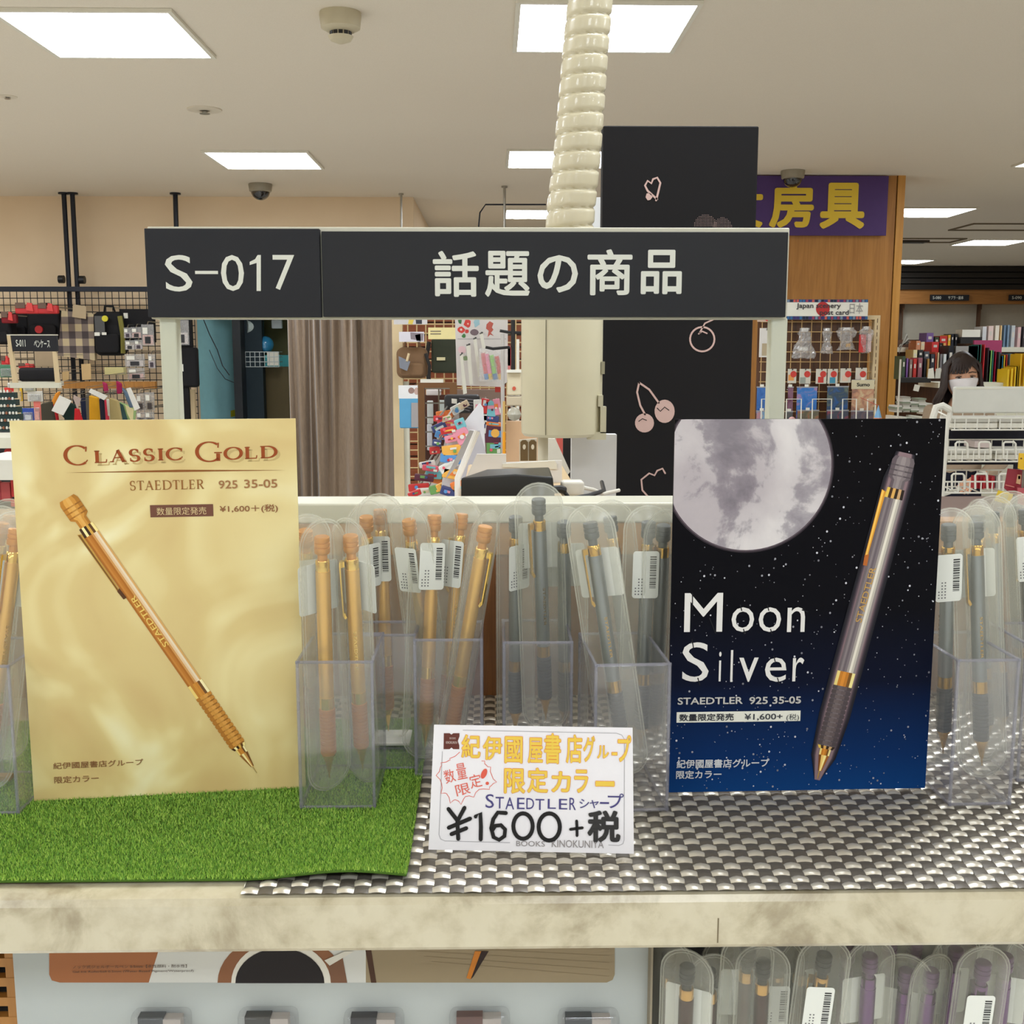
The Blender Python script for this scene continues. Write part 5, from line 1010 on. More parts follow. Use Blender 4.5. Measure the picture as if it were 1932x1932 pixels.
def rack(q, c_, l_, Y=7.66, tc=None):
    t, w_, h_ = nbox('blister_card', mat(c_, .5), q, Y, .01, l_, 'blister card', 'blister cards at the left edge'); hk(t, (q[0] + q[2]) / 2, q[1] + 3, Y); box('bubble', CELLO, -w_ * .8, -.012, h_ * .08, w_ * .8, 0, h_ * .7, t, .004); box('item', mat(tc or (200, 200, 204), .5), -w_ * .5, -.009, h_ * .12, w_ * .5, -.001, h_ * .5, t); return t
for q, c_, l_, tc in (((9, 731, 31, 757), (206, 44, 36), 'red blister card hanging left above the pen stand', (180, 30, 30)), ((33, 730, 41, 757), (226, 180, 40), 'narrow yellow blister card beside the red one', (230, 190, 60)), ((43, 770, 64, 795), (30, 66, 150), 'blue blister card with a pale item above the gold poster', (200, 206, 210)), ((65, 757, 76, 796), (214, 110, 96), 'coral patterned card beside the blue blister card', (230, 150, 130)), ((31, 768, 41, 792), (18, 110, 104), 'teal card left of the blue blister card', (20, 90, 90)), ((0, 688, 24, 712), (70, 120, 90), 'green pack of pens at the left edge beside the cream post', (40, 90, 60)), ((52, 738, 80, 758), (206, 202, 190), 'crumpled pale packet above the coral card', (180, 180, 170)), ((14, 722, 30, 732), (214, 212, 200), 'small white packet under the white rail at left', (190, 190, 180)), ((44, 722, 66, 738), (196, 192, 160), 'pale green packet under the white rail', (160, 160, 140)), ((84, 796, 110, 806), (190, 190, 184), 'low silvery packet just above the gold poster', (170, 170, 170))): rack(q, c_, l_, tc=tc)
t, w_, h_ = nbox('white_shelf', OFFW, (-60, 826, 60, 846), 4.6, .3, 'white shelf edge left of the gold poster, upper', 'shelf', bw=0); t, w_, h_ = nbox('white_shelf', WHITE, (-60, 868, 60, 906), 4.2, .35, 'broad white shelf front left of the gold poster, lower', 'shelf', bw=0)
t, w_, h_ = nbox('colour_pouch', mat((196, 60, 60), .6), (4, 846, 30, 864), 4.7, .1, 'red and blue pouch lying between the two white shelves at left', 'pouch', bw=.02); box('blue_end', mat((80, 120, 176), .6), w_ * .4, -.004, h_ * .3, w_ * 1.1, .08, h_ * 1.0, t, .01)
t, w_, h_ = nbox('dark_backboard', mat((36, 34, 34), .7), (-60, 815, 60, 960), 5.2, .02, 'dark back board behind the white shelves at the left edge', 'board', bw=0)
for i, q in enumerate(((-16, 908, 0, 944), (2, 910, 18, 946), (21, 905, 36, 938), (20, 942, 36, 956))): nbox('red_pack', mat(((150, 50, 56), (170, 66, 66), (180, 40, 36), (190, 50, 40))[i], .5), q, 4.3, .02, ('dark red pack cut by the left edge below the white shelf', 'red pack with purple tint below the white shelf at left', 'bright red pack touching the gold poster edge', 'lowest small red pack beside the gold poster')[i], 'pack', 'red packs at the left edge')
# ================================================================== DOORWAY AND CURTAIN
Ys = 9.3; t = root('wire_basket', 'white wire basket holding a blue ball in the store room', 'basket', (P(495, 692, Ys).x, Ys, P(495, 692, Ys).z)); W = (P(525, 692, Ys).x - P(462, 692, Ys).x); Hh = P(495, 664, Ys).z - P(495, 692, Ys).z; WW = mat((206, 214, 214), .4); m = MB(); n_ = MB()
for i in range(8): xx = -W / 2 + W * i / 7; m.tube([(xx, .15, 0), (xx, 0, 0), (xx, 0, Hh)], .0035, 5)
for i in range(4): zz = Hh * i / 3; n_.tube([(-W / 2, .15, zz), (-W / 2, 0, zz), (W / 2, 0, zz), (W / 2, .15, zz)], .0035, 5)
o = m.obj('upright_wire', WW, t); o['kind'] = 'stuff'; o = n_.obj('rim_wire', WW, t); o['kind'] = 'stuff'; MB().box(W * .15, .002, .01, W * .48, .004, Hh).obj('white_card', WHITE, t)
c_ = P(497, 650, Ys); o = MB().sphere((0, 0, 0), .07, 20, 12).obj('blue_ball', mat((50, 140, 190), .15, coat=.8)); o.location = (c_.x, Ys + .08, c_.z); tag(o, 'shiny blue ball in the white wire basket', 'ball')
o = MB().lathe([(.052, -.05), (.058, -.05), (.058, .05), (.052, .05), (.036, .05), (.036, -.05), (.052, -.05)], 24, ax='x').obj('tape_roll', mat((200, 214, 212), .5)); c_ = P(472, 616, Ys); o.location = (c_.x, Ys + .05, c_.z); o.rotation_euler = (0, 0, R(35)); tag(o, 'large pale roll of tape on the pegs above the basket', 'tape')
single('peg_board', mat((92, 92, 60), .7), (448, 560, 546, 670), 9.62, .02, 'olive peg board behind the basket in the store room', 'board', to=10.4); single('olive_cabinet', mat((96, 84, 56), .6), (488, 692, 560, 830), 9.45, .1, 'olive brown cabinet under the basket in the store room', 'cabinet', fl=1, bw=.005); single('dark_cabinet', mat((28, 36, 40), .6), (455, 690, 486, 830), 9.5, .1, 'dark cabinet side beside the olive cabinet in the store room', 'cabinet', fl=1)
single('white_cloth', mat((190, 200, 206), .6), (512, 603, 532, 620), 9.4, .03, 'small white cloth on the peg board near the curtain', 'cloth', to=9.62, bw=.01)
xa0, xa1 = P(366, 700, 9.05).x - .1, P(444, 700, 9.05).x - .02; plS = Plane((xa0, 9.05, 0), (xa1 - xa0, .54, 0), (0, 0, 1)); t = root('yellow_tape', 'slanting strip of yellow tape on the blue wall by the door', 'tape', M=plS.M)
MB().prism([plS.uv(*p) for p in ((390, 785), (447, 772), (447, 784), (391, 798))], -.004, .004).obj('strip', mat((186, 184, 40), .5), t)
for i, pts in enumerate((((383, 600), (395, 630), (410, 660), (420, 690), (433, 708)), ((395, 660), (410, 695), (425, 715), (442, 722)))):
    w_ = [P(*p, 9.0) for p in pts]; o = MB().tube([v - w_[0] for v in w_], .004 if i == 0 else .003, 5).obj('wall_cable', DKMETAL); o.location = w_[0]; tag(o, ('dark cable hanging in a curve down the blue wall', 'thin cable under the dark one on the blue wall')[i], 'cable')
single('wall_corner_strip', CREAM, (351, 735, 366, 960), 8.5, .04, 'pale wooden strip left of the blue doorway, below the black case', 'strip', fl=1)
# curtain
Yk = 7.6; x0, x1 = P(546, 700, Yk).x, P(748, 700, Yk).x; zt = P(650, 500, Yk).z; n = 260; fo = []; rs = random.Random(4)
cen = [(.02, .03), (.10, .05), (.17, .03), (.205, .02), (.26, .03), (.33, .05), (.43, .05), (.54, .05), (.62, .035), (.72, .05), (.82, .06), (.93, .05)]
vs = []; fs = []; rows = 26
for j in range(rows + 1):
    v = j / rows
    for i in range(n + 1):
        u = i / n; y = 0
        for k_, (c_, w_) in enumerate(cen):
            cc = c_ + .02 * math.sin(k_ * 2.1) * v; y -= .085 * math.exp(-((u - cc) / (w_ * (.55 + .5 * v))) ** 2) * (.7 + .3 * math.sin(k_ * 1.7 + v * 2))
        y += .012 * math.sin(u * 70 + v * 3) + .006 * math.sin(u * 33 - v * 9)
        vs.append((u * (x1 - x0) , y, (zt - .02) * (1 - v)))
for j in range(rows):
    for i in range(n): q = j * (n + 1) + i; fs.append((q, q + n + 1, q + n + 2, q + 1))
cu = root('curtain', 'long taupe curtain hanging in folds between the doorway and the packet rack', 'curtain', (x0, Yk, .02)); m = MB(); m.add(vs, fs, True); o = m.obj('cloth', CURTM, cu, auto=80); sd = o.modifiers.new('s', 'SOLIDIFY'); sd.thickness = .003
MB().tube([(-.4, 0, zt - .02), (x1 - x0 + .1, 0, zt - .02)], .012, 8).obj('rod', STEEL, cu)
for i in range(2): MB().tube([(-.3 + i * (x1 - x0 + .3), 0, zt - .02), (-.3 + i * (x1 - x0 + .3), 1.3, zt - .02)], .006, 6).obj('rod_bracket', STEEL, cu)
# ================================================================== PACKET RACK RIGHT OF THE CURTAIN
single('cream_post', CREAM, (745, 560, 758, 980), 5.6, .05, 'cream upright post at the right edge of the curtain', 'post', fl=1)
single('white_post', OFFW, (759, 720, 771, 980), 5.62, .04, 'white rack post below the blue print card', 'post', fl=1)
rk = root('slat_wall', 'red brown slatted wall behind the hanging bags right of the curtain', 'wall panel', (P(757, 960, 6.1).x, 6.1, 0)); W = P(985, 700, 6.1).x - rk.location.x; zt = P(850, 560, 6.1).z
for i in range(24): z0 = .2 + i * (zt - .2) / 24; box('slat', mat((140, 74, 40), .55), 0, 0, z0, W, .02, z0 + (zt - .2) / 24 - .008, rk)
box('backing', DKWOOD, 0, .02, 0, W, .03, zt, rk)
grid('wire_grid', (757, 560, 985, 940), 6.02, .048, .0035, mat((214, 188, 140), .4), 'cream wire grid in front of the brown slats right of the curtain')
BRN = mat((122, 94, 68), .8, bump=.3, bscale=60)
t, w_, h_ = bag((748, 655, 806, 714), 'small brown backpack hanging beside the curtain', m=BRN, Y=5.5, d=.08, group='items hanging right of the curtain'); hk(t, 778, 658, 5.55, 6.02); ppoly('photo_tag', ((752, 672), (774, 682), (768, 700), (754, 694)), 5.45, .003, mat((120, 124, 134), .5), parent=t, label='printed photo tag'); MB().tube([(-.01, -.045, h_ * .8), (-.02, -.05, h_ * .55)], .006, 5).obj('cord', CREAM, t); MB().tube([(w_ * .9, -.01, h_ * .8), (w_ * 1.15, -.01, h_ * .4), (w_ * 1.1, -.01, 0)], .009, 6).obj('strap', BLACK, t)
def hcard(q, c_, l_, Y=5.45, bits=()):
    t, w_, h_ = nbox('header_card', mat(c_, .5), q, Y, .004, l_, 'header card', bw=0); hk(t, (q[0] + q[2]) / 2, q[1] + 3, Y, 6.02)
    for (bq, bc2) in bits: ppoly('printed_patch', bq, Y - .001, .001, mat(bc2, .5), parent=t)
    return t
hcard((753, 626, 800, 645), (210, 206, 214), 'pale header card above the small brown backpack', bits=((((774, 627), (799, 629), (798, 643), (775, 640)), (130, 120, 126)), (((783, 632), (793, 630), (794, 644), (786, 643)), (40, 44, 56))))
hcard((743, 600, 806, 612), (200, 196, 196), 'photo card cut by the sign bottom beside the curtain', bits=((((772, 600), (782, 600), (778, 612), (770, 611)), (214, 190, 80)), (((784, 600), (796, 600), (796, 611), (785, 611)), (40, 44, 56))))
hcard((808, 618, 862, 640), (222, 208, 148), 'pale yellow header card above the dark green case', bits=((((812, 624), (832, 624), (832, 626), (812, 626)), (120, 110, 90)), (((812, 629), (832, 629), (832, 631), (812, 631)), (120, 110, 90))))
t, w_, h_ = nbox('zip_case', mat((56, 60, 46), .7), (814, 638, 866, 704), 5.75, .05, 'dark green flat case with small cream label behind the sticker sheet', 'case', bw=.015); hk(t, 840, 642, 5.78, 6.02); ppoly('label_patch', ((824, 674), (840, 674), (840, 680), (824, 680)), 5.74, .006, mat((214, 204, 160), .5), parent=t); MB().tube([(-w_ - .01, 0, h_ * .9), (-w_ - .03, 0, h_ * .3), (-w_ - .01, 0, -.05)], .012, 6).obj('strap', BLACK, t)
hcard((752, 727, 795, 752), (226, 226, 226), 'white card with round animal photos left of the brown frame', 5.4, bits=(([(776 + 6 * math.cos(a), 737 + 6 * math.sin(a)) for a in np.linspace(6, 0, 10)], (150, 120, 110)), ([(786 + 5 * math.cos(a), 738 + 7 * math.sin(a)) for a in np.linspace(6, 0, 10)], (190, 160, 150))))
t, w_, h_ = nbox('blue_pouch', mat((84, 156, 196), .5), (754, 750, 800, 808), 5.4, .02, 'sky blue pouch with grey side below the white animal card', 'pouch', bw=.006); hk(t, 776, 753, 5.4, 6.02); ppoly('grey_panel', ((776, 760), (795, 760), (795, 806), (776, 806)), 5.395, .003, mat((160, 156, 156), .6), parent=t)
bf = root('brown_frame', 'brown wooden frame standing in the middle background', 'frame', (P(791, 960, 4.6).x, 4.6, .2)); BW_ = mat((112, 74, 34), .5); x0 = bf.location.x
a, b_, c_ = P(803, 960, 4.6).x - x0, P(862, 700, 4.6).x - x0, P(800, 722, 4.6).z - .2; z2_ = P(800, 732, 4.6).z - .2
box('upright', BW_, 0, 0, 0, a, .04, c_, bf); box('upright', BW_, b_ - .03, 0, 0, b_, .04, c_, bf); box('top_bar', BW_, a, 0, z2_, b_ - .03, .04, c_, bf); box('bottom_bar', BW_, a, 0, 0, b_ - .03, .04, .04, bf)
single('white_label_strip', WHITE, (793, 716, 836, 722), 4.6, .04, 'white label strip on top of the brown frame', 'label strip')
grid('wire_grid', (803, 733, 860, 950), 4.65, .06, .003, STEEL, 'grey wire grid inside the brown frame'); hk(bpy.data.objects['wire_grid.002'], 830, 740, 4.65, 4.86)
for i, q in enumerate(((804, 735, 832, 746), (806, 756, 817, 800), (828, 755, 840, 795), (806, 800, 815, 850), (824, 800, 836, 830))): single('pale_pack', mat(((214, 206, 204), (190, 192, 188), (180, 186, 180), (200, 200, 204), (176, 176, 180))[i], .4), q, 4.75, .02, ('wide pale pack at the top inside the brown frame', 'tall pale pack inside the brown frame, left', 'tall pale pack inside the brown frame, right', 'lower pale pack inside the brown frame, left', 'lower pale pack inside the brown frame, right')[i], 'pack', 'pale packs in the brown frame', bw=.004, to=4.86)
single('dark_backing', mat((70, 40, 30), .6), (803, 745, 862, 960), 4.85, .02, 'dark brown backing behind the packs in the brown frame', 'panel', fl=1)
# white sticker sheet and hanging sticks
Yt = 3.2; t = root('sticker_sheet', 'large white sheet printed with red flowers and a kite', 'sheet', (P(858, 745, Yt).x, Yt, P(858, 745, Yt).z)); hk(t, 900, 604, Yt, 6.0, nm='hanging_arm'); ppoly('sheet', ((858, 590), (958, 590), (958, 720), (944, 730), (862, 727)), Yt, .003, mat((208, 202, 198), .4), parent=t)
def pr(pts, c2, k=1): ppoly('printed_motif', pts, Yt - .0005 * k, .0004, mat(c2, .5), parent=t)
def blob(cx, cy_, r1, r2, n_=10, wob=.15, s_=1): rs = random.Random(s_); return [(cx + r1 * (1 + rs.uniform(-wob, wob)) * math.cos(-2 * math.pi * i / n_), cy_ + r2 * (1 + rs.uniform(-wob, wob)) * math.sin(-2 * math.pi * i / n_)) for i in range(n_)]
pr(blob(882, 610, 7, 8, 9, .2, 1), (200, 56, 48)); pr(blob(883, 611, 2, 2, 6, .1, 1), (226, 170, 150), 2); pr(blob(870, 622, 7, 6, 9, .15, 2), (204, 60, 50)); pr(blob(870, 622, 2.4, 2.4, 7, .1), (226, 200, 190), 2); pr(blob(881, 625, 4, 4, 8, .2, 3), (196, 56, 48)); pr(blob(868, 605, 3.5, 7, 8, .2, 4), (50, 110, 60)); pr(blob(875, 634, 3.5, 4, 8, .2, 5), (60, 120, 60)); pr(blob(895, 627, 8, 6, 12, .05, 6), (110, 92, 98)); pr(blob(899, 608, 6, 9, 12, .3, 7), (150, 186, 196)); pr([(918, 612), (924, 606), (931, 610), (928, 618), (931, 622), (926, 628), (932, 634), (925, 631), (920, 636), (922, 624), (917, 620)][::-1], (180, 84, 70)); pr(((863, 639), (955, 639), (955, 640), (863, 640)), (150, 146, 146))
pr(blob(872, 660, 8, 8, 10, .2, 8), (220, 186, 190)); pr(blob(878, 676, 5, 5, 10, .2, 9), (130, 150, 110)); ppoly('lower_backing', ((862, 645), (958, 645), (958, 722), (866, 727)), Yt + .0035, .002, mat((150, 132, 128), .6), parent=t)
for q, c2 in [((((868, 672), (873, 668), (881, 742), (874, 744))), 1), ((((880, 653), (887, 651), (892, 724), (886, 726))), 2), ((((893, 641), (899, 639), (908, 710), (902, 712))), 3), ((((905, 631), (911, 629), (917, 665), (912, 668))), 4)]:
    t_ = root('slim_pack', ('slim white pen pack hanging lowest in front of the sticker sheet', 'second slim white pen pack from the left on the sheet', 'third slim white pen pack from the left on the sheet', 'rightmost slim white pen pack, near the kite print')[c2 - 1], 'pen pack', P(*q[2], Yt - .06), group='slim white pen packs'); hk(t_, q[1][0] - 2, q[1][1] - 2, Yt - .06, Yt, BLACK); ppoly('pack', q, Yt - .06, .012, mat((212, 210, 196), .4), parent=t_); ppoly('cap', ((q[0][0] - .5, q[0][1] - 3), (q[1][0] + .5, q[1][1] - 3), q[1], q[0]), Yt - .06, .01, mat((90, 88, 84), .5), parent=t_)
t = root('marker_pack', 'pack of pink and green markers with blue and yellow ends', 'marker pack', P(925, 716, Yt - .1)); hk(t, 925, 672, Yt - .1, Yt); box('clear_bag', CELLO, -.03, -.009, -.005, .03, .009, .085, t)
for i, (x_, c1, c2_) in enumerate(((912, (206, 70, 80), (60, 130, 190)), (919, (238, 140, 176), (230, 190, 50)), (928, (130, 206, 80), (40, 120, 180)), (938, (200, 70, 64), (236, 180, 50)))):
    a, b_, c3 = P(x_ - 1 + 0, 666 + 2 * i, Yt - .1) - t.location, P(x_ + 5, 705, Yt - .1) - t.location, P(x_ + 7, 716, Yt - .1) - t.location; MB().tube([a, b_], .0062, 8).obj('marker', mat(c1, .4), t); MB().tube([b_, c3], .0064, 8).obj('marker_cap', mat(c2_, .4), t)
for q, c2_, l_ in (((934, 717, 944, 740), (180, 50, 40), 'narrow red packet under the marker pack'), ((952, 652, 963, 700), (220, 130, 130), 'pink and white packet behind the pale pole'), ((958, 655, 966, 690), (206, 70, 76), 'red edged packet left of the black pole')): single('small_packet', mat(c2_, .5), q, Yt + .1, .01, l_, 'packet')
def up(q, m_, Y, l_, r_=None, name='upright_rod'):
    x0, z0, x1, z1 = bx(*q, Y); o = MB().lathe([((x1 - x0) / 2, -z0 * 0), ((x1 - x0) / 2, z1 - z0)], 12).obj(name, m_); o.location = ((x0 + x1) / 2, Y, z0); tag(o, l_, 'rod'); MB().lathe([((x1 - x0) / 2, -z0), ((x1 - x0) / 2, 0)], 12).obj('lower_rod', m_, o); return o
up((945, 630, 952, 790), mat((196, 192, 188), .4), 3.0, 'pale grey rod crossing the marker packs'); up((964, 560, 972, 720), BLACK, 2.9, 'black upright rod just left of the round housing', name='upright_rod'); up((974, 640, 980, 705), WHITE, 2.8, 'short white rod beside the black upright rod')
for i, pts in enumerate((((943, 624), (960, 627), (985, 628)), ((916, 655), (930, 658), (962, 655)))):
    w_ = [P(*p, 2.9) for p in pts]; o = MB().tube([v - w_[0] for v in w_], .0042, 6).obj('black_hook', BLACK); o.location = w_[0]; tag(o, ('black hook arm beside the kite print', 'black hook arm above the marker pack')[i], 'hook')
t, w_, h_ = nbox('gift_card', mat((210, 198, 168), .5), (957, 702, 984, 746), 2.4, .03, 'cream card box with a small red figure left of the housing', 'card box', bw=.003); ppoly('printed_spot', [(970 + 3.5 * math.cos(a), 733 + 4 * math.sin(a)) for a in np.linspace(6, 0, 9)], 2.398, .001, mat((196, 84, 60), .5), parent=t); ppoly('lid_edge', ((956, 698), (984, 698), (984, 703), (956, 703)), 2.39, .03, WHITE, parent=t)
single('beige_box', mat((190, 176, 150), .5), (956, 748, 985, 766), 2.4, .05, 'beige box below the cream card box', 'box', to=2.9, bw=.003); single('tan_board', mat((196, 160, 124), .6), (955, 795, 1030, 880), 2.5, .03, 'tan board behind the tag holder under the housing', 'board', fl=1); single('round_grey_cup', mat((170, 166, 150), .3), (957, 770, 984, 795), 2.3, .06, 'grey rounded cup left of the housing bottom', 'cup', to=2.9, bw=.02)
t = root('orange_pencil', 'orange tipped upright pencil shaft left of the tag holder', 'pencil', (P(951, 857, 2.0).x, 2.0, P(951, 857, 2.0).z)); h1 = P(951, 815, 2).z - t.location.z; h2_ = P(951, 757, 2).z - t.location.z; MB().lathe([(.0028, -t.location.z), (.0028, h1)], 8).obj('orange_part', mat((240, 160, 30), .4), t); MB().lathe([(.0024, h1), (.0024, h2_)], 8).obj('wooden_part', mat((206, 170, 100), .4), t)
ppoly('white_slope', ((1035, 828), (1048, 828), (1076, 890), (1066, 902), (1035, 880)), YB + .5, .01, WHITE, 'white sloping side right of the tag holder', 'panel'); single('black_gap_panel', BLACK, (1062, 820, 1077, 900), YB + .9, .02, 'black narrow panel between the slope and the white side panel', 'panel', fl=1); single('red_strip_card', mat((200, 90, 80), .5), (1050, 822, 1062, 880), YB + .85, .02, 'narrow red card beside the black narrow panel', 'card', fl=1)
# sloping counter display with colourful small packs in the middle
cf = root('sloped_display', 'white triangular side of a sloped counter display', 'display', (0, 2.9, 0)); MB().box(P(850, 935, 2.9).x, 0, 0, P(915, 935, 2.9).x, .3, P(880, 940, 2.9).z).obj('base_cabinet', OFFW, cf); ppoly('side_panel', ((843, 838), (905, 760), (912, 770), (916, 860), (846, 935), (832, 925)), 2.9, .02, mat((222, 222, 226), .4), parent=cf); ppoly('inner_panel', ((858, 905), (888, 815), (905, 812), (918, 860), (918, 900)), 2.4, .01, mat((176, 172, 176), .5), parent=cf)
rs = random.Random(12); PK_ = [(226, 90, 110), (240, 180, 80), (90, 150, 210), (226, 226, 220), (200, 50, 50), (120, 190, 200), (236, 130, 60), (60, 70, 120), (110, 160, 90), (230, 150, 170), (90, 40, 60), (220, 200, 170)]
CN = ['pink', 'amber', 'blue', 'white', 'red', 'light blue', 'orange', 'navy', 'green', 'rose', 'plum', 'cream']
PKS = [(838, 782, 22, 10, 6), (843, 798, 26, 9, 0), (862, 772, 16, 12, 3), (875, 764, 14, 9, 11), (828, 806, 20, 10, 7), (846, 812, 22, 9, 4), (833, 822, 18, 9, 2), (850, 828, 16, 10, 9), (868, 800, 14, 14, 5), (872, 822, 20, 22, 9), (852, 850, 26, 14, 1), (850, 866, 28, 12, 2), (846, 880, 26, 12, 3), (856, 895, 30, 14, 1), (832, 905, 30, 14, 6), (818, 896, 22, 11, 5), (806, 876, 22, 8, 3), (812, 884, 22, 8, 0), (800, 902, 26, 9, 10), (790, 920, 28, 10, 4), (804, 928, 26, 10, 3), (828, 922, 26, 12, 8), (846, 928, 22, 12, 7), (862, 918, 16, 14, 6), (782, 932, 18, 8, 4), (842, 790, 14, 7, 11), (826, 790, 12, 8, 4), (820, 850, 14, 10, 4), (824, 836, 12, 9, 7), (838, 916, 22, 10, 1),
    (902, 768, 12, 20, 3), (914, 766, 11, 20, 4), (926, 772, 12, 22, 5), (938, 768, 10, 22, 9), (926, 790, 22, 9, 7), (930, 800, 24, 6, 6), (932, 820, 24, 24, 10), (932, 846, 20, 16, 8), (942, 840, 16, 10, 0), (905, 838, 8, 24, 2), (912, 800, 10, 26, 3)]
LSEEN = set()
for i, (cx, cy_, w_, h_, ci) in enumerate(PKS):
    Yp = 2.86 if (846 <= cx <= 885 and cy_ >= 800) else 3.6 - .02 * i if cx < 890 else 3.3; a_ = rs.uniform(-32, 20) if cx < 890 else rs.uniform(-10, 10)
    x0, z0, x1, z1 = bx(cx - w_ * .7, cy_ - h_ * .7, cx + w_ * .7, cy_ + h_ * .7, Yp); t = root('small_pack', '', 'pack', ((x0 + x1) / 2, Yp, (z0 + z1) / 2), group='small colourful packs on the sloped display', rot=(0, R(a_), 0)); W, H = (x1 - x0) / 2, (z1 - z0) / 2; MB().tube([(0, .01, 0), (0, (2.9 if Yp < 2.9 else 3.9) - Yp, 0)], .003, 5).obj('peg', STEEL, t)
    where = 'left side of the sloped display' if cx < 845 else 'front of the sloped display' if cx < 890 else 'top right of the sloped display'
    t['label'] = '%s small pack, %s stripe, %s, %s' % (CN[ci], CN[(ci * 5 + i) % 12], where, ('upper', 'middle', 'lower', 'bottom')[0 if cy_ < 800 else 1 if cy_ < 870 else 2 if cy_ < 915 else 3])
    if t['label'] in LSEEN: t['label'] += ', further right'
    LSEEN.add(t['label'])
    box('pack', mat(PK_[ci], .4), -W, 0, -H, W, .015, H, t, .003); a, b_, c_ = rs.uniform(-.8, -.1), rs.uniform(.2, .9), rs.uniform(-.7, .2); box('stripe', mat(PK_[(ci * 5 + i) % 12], .4), W * a, -.002, H * c_, W * b_, 0, H * (c_ + rs.uniform(.3, .8)), t); m = MB(); k = rs.uniform(-.5, .4); m.lathe([(min(W, H) * rs.uniform(.25, .5), -.0045), (min(W, H) * .25, -.003)], 10, (W * k, 0, H * rs.uniform(-.3, .4)), 'y'); m.obj('round_print', mat(PK_[(ci * 7 + 3 + i) % 12], .5), t)
    if i % 4 == 1: box('price_square', WHITE, W * .4, -.003, -H * .8, W * .85, -.001, -H * .1, t)
t, w_, h_ = nbox('black_bundle', mat((34, 32, 34), .5), (838, 745, 905, 780), 3.75, .06, 'dark bundle of black packs with a white price square', 'pack', bw=.01); ppoly('price_square', ((852, 752), (862, 753), (862, 762), (852, 761)), 3.74, .003, WHITE, parent=t)
for i in range(5): ppoly('lettering_band', ((866 + 2 * i, 751 + 5 * i), (898 - i * 3, 754 + 5 * i), (898 - i * 3, 756 + 5 * i), (866 + 2 * i, 753 + 5 * i)), 3.745, .003, mat((120, 116, 120), .5), parent=t)
x0, z0, x1, z1 = bx(864, 735, 950, 960, 3.92); o = MB().box(0, 0, 0, x1 - x0, .03, z1).obj('grey_panel', mat((140, 118, 106), .6)); o.location = (x0, 3.92, 0); tag(o, 'greyish brown upright panel behind the small colourful packs', 'panel')
ppoly('stepped_panel', ((846, 800), (866, 775), (866, 960), (780, 960), (800, 905), (835, 850)), 3.9, .03, mat((200, 190, 186), .5), 'pale stepped panel behind the packs at the left of the sloped display', 'panel')
# ================================================================== OAK COLUMN, BANNER
YCOL = G(1560, 331, CEIL).y; x0, x1 = P(1392, 500, YCOL).x, P(1700, 500, YCOL).x
col = root('oak_column', 'amber wooden column reaching the ceiling behind the purple banner', 'column', (x0, YCOL, 0)); W = x1 - x0; wt = W * .045
box('front_panel', OAK, 0, 0, 0, W - wt - .006, .5, CEIL, col); box('corner_strip', wood('light_oak', (180, 124, 48), (196, 142, 66), (6, 6, .35)), W - wt, -.008, 0, W, .5, CEIL, col)
x0, z0, x1, z1 = bx(1350, 332, 1677, 444, YCOL - .03); bn = root('banner', 'purple banner with big yellow characters high on the oak column', 'banner', (x0, YCOL - .03, z0)); W, H = x1 - x0, z1 - z0; box('cloth', mat((78, 56, 108), .6), 0, 0, 0, W, .01, H, bn)
for ch, q in (('文', (1362, 352, 1441, 430)), ('房', (1450, 346, 1537, 430)), ('具', (1545, 345, 1634, 432))):
    a = P(q[0], q[3], YCOL - .03); b_ = P(q[2], q[1], YCOL - .03); text('lettering', ch, (a.x - x0, a.z - z0, b_.x - x0, b_.z - z0), -.004, mat((222, 188, 50), .5, var=0), bn, .035)
# ================================================================== POSTCARD RACK
YR = 5.3; x0, z0, x1, z1 = bx(1425, 595, 1660, 960, YR)
pk = root('postcard_rack', 'cream framed postcard rack with wire grid in front of the oak column', 'rack', (x0, YR, 0)); W = x1 - x0
box('backing', DKWOOD, .0, .06, .3, W - .03, .07, z1, pk)
fp = MB(); fw = .026; fp.box(W - fw, -.01, 0, W, .03, z1 + .0); fp.obj('frame_post', CREAM, pk); box('frame_top', CREAM, 0, -.01, z1 - .02, W - fw, .03, z1 + .0, pk)
for i in range(46): box('slot', DKWOOD, W - fw * .55, -.0112, z1 - .035 - i * .032, W - fw * .45, -.0098, z1 - .015 - i * .032, pk)
k = MB(); h_ = MB(); pit = 18.6 / F * YR
for i in range(int(W / pit) + 1): k.tube([(W - fw - .01 - i * pit, .012, .3), (W - fw - .01 - i * pit, .012, z1 - .02)], .0022, 4, sm=False)
for i in range(40): h_.tube([(0, .008, z1 - .03 - i * pit), (W - fw, .008, z1 - .03 - i * pit)], .0022, 4, sm=False)
GW = mat((206, 172, 118), .4); o = k.obj('upright_wire', GW, pk); o['kind'] = 'stuff'; o = h_.obj('cross_wire', GW, pk); o['kind'] = 'stuff'
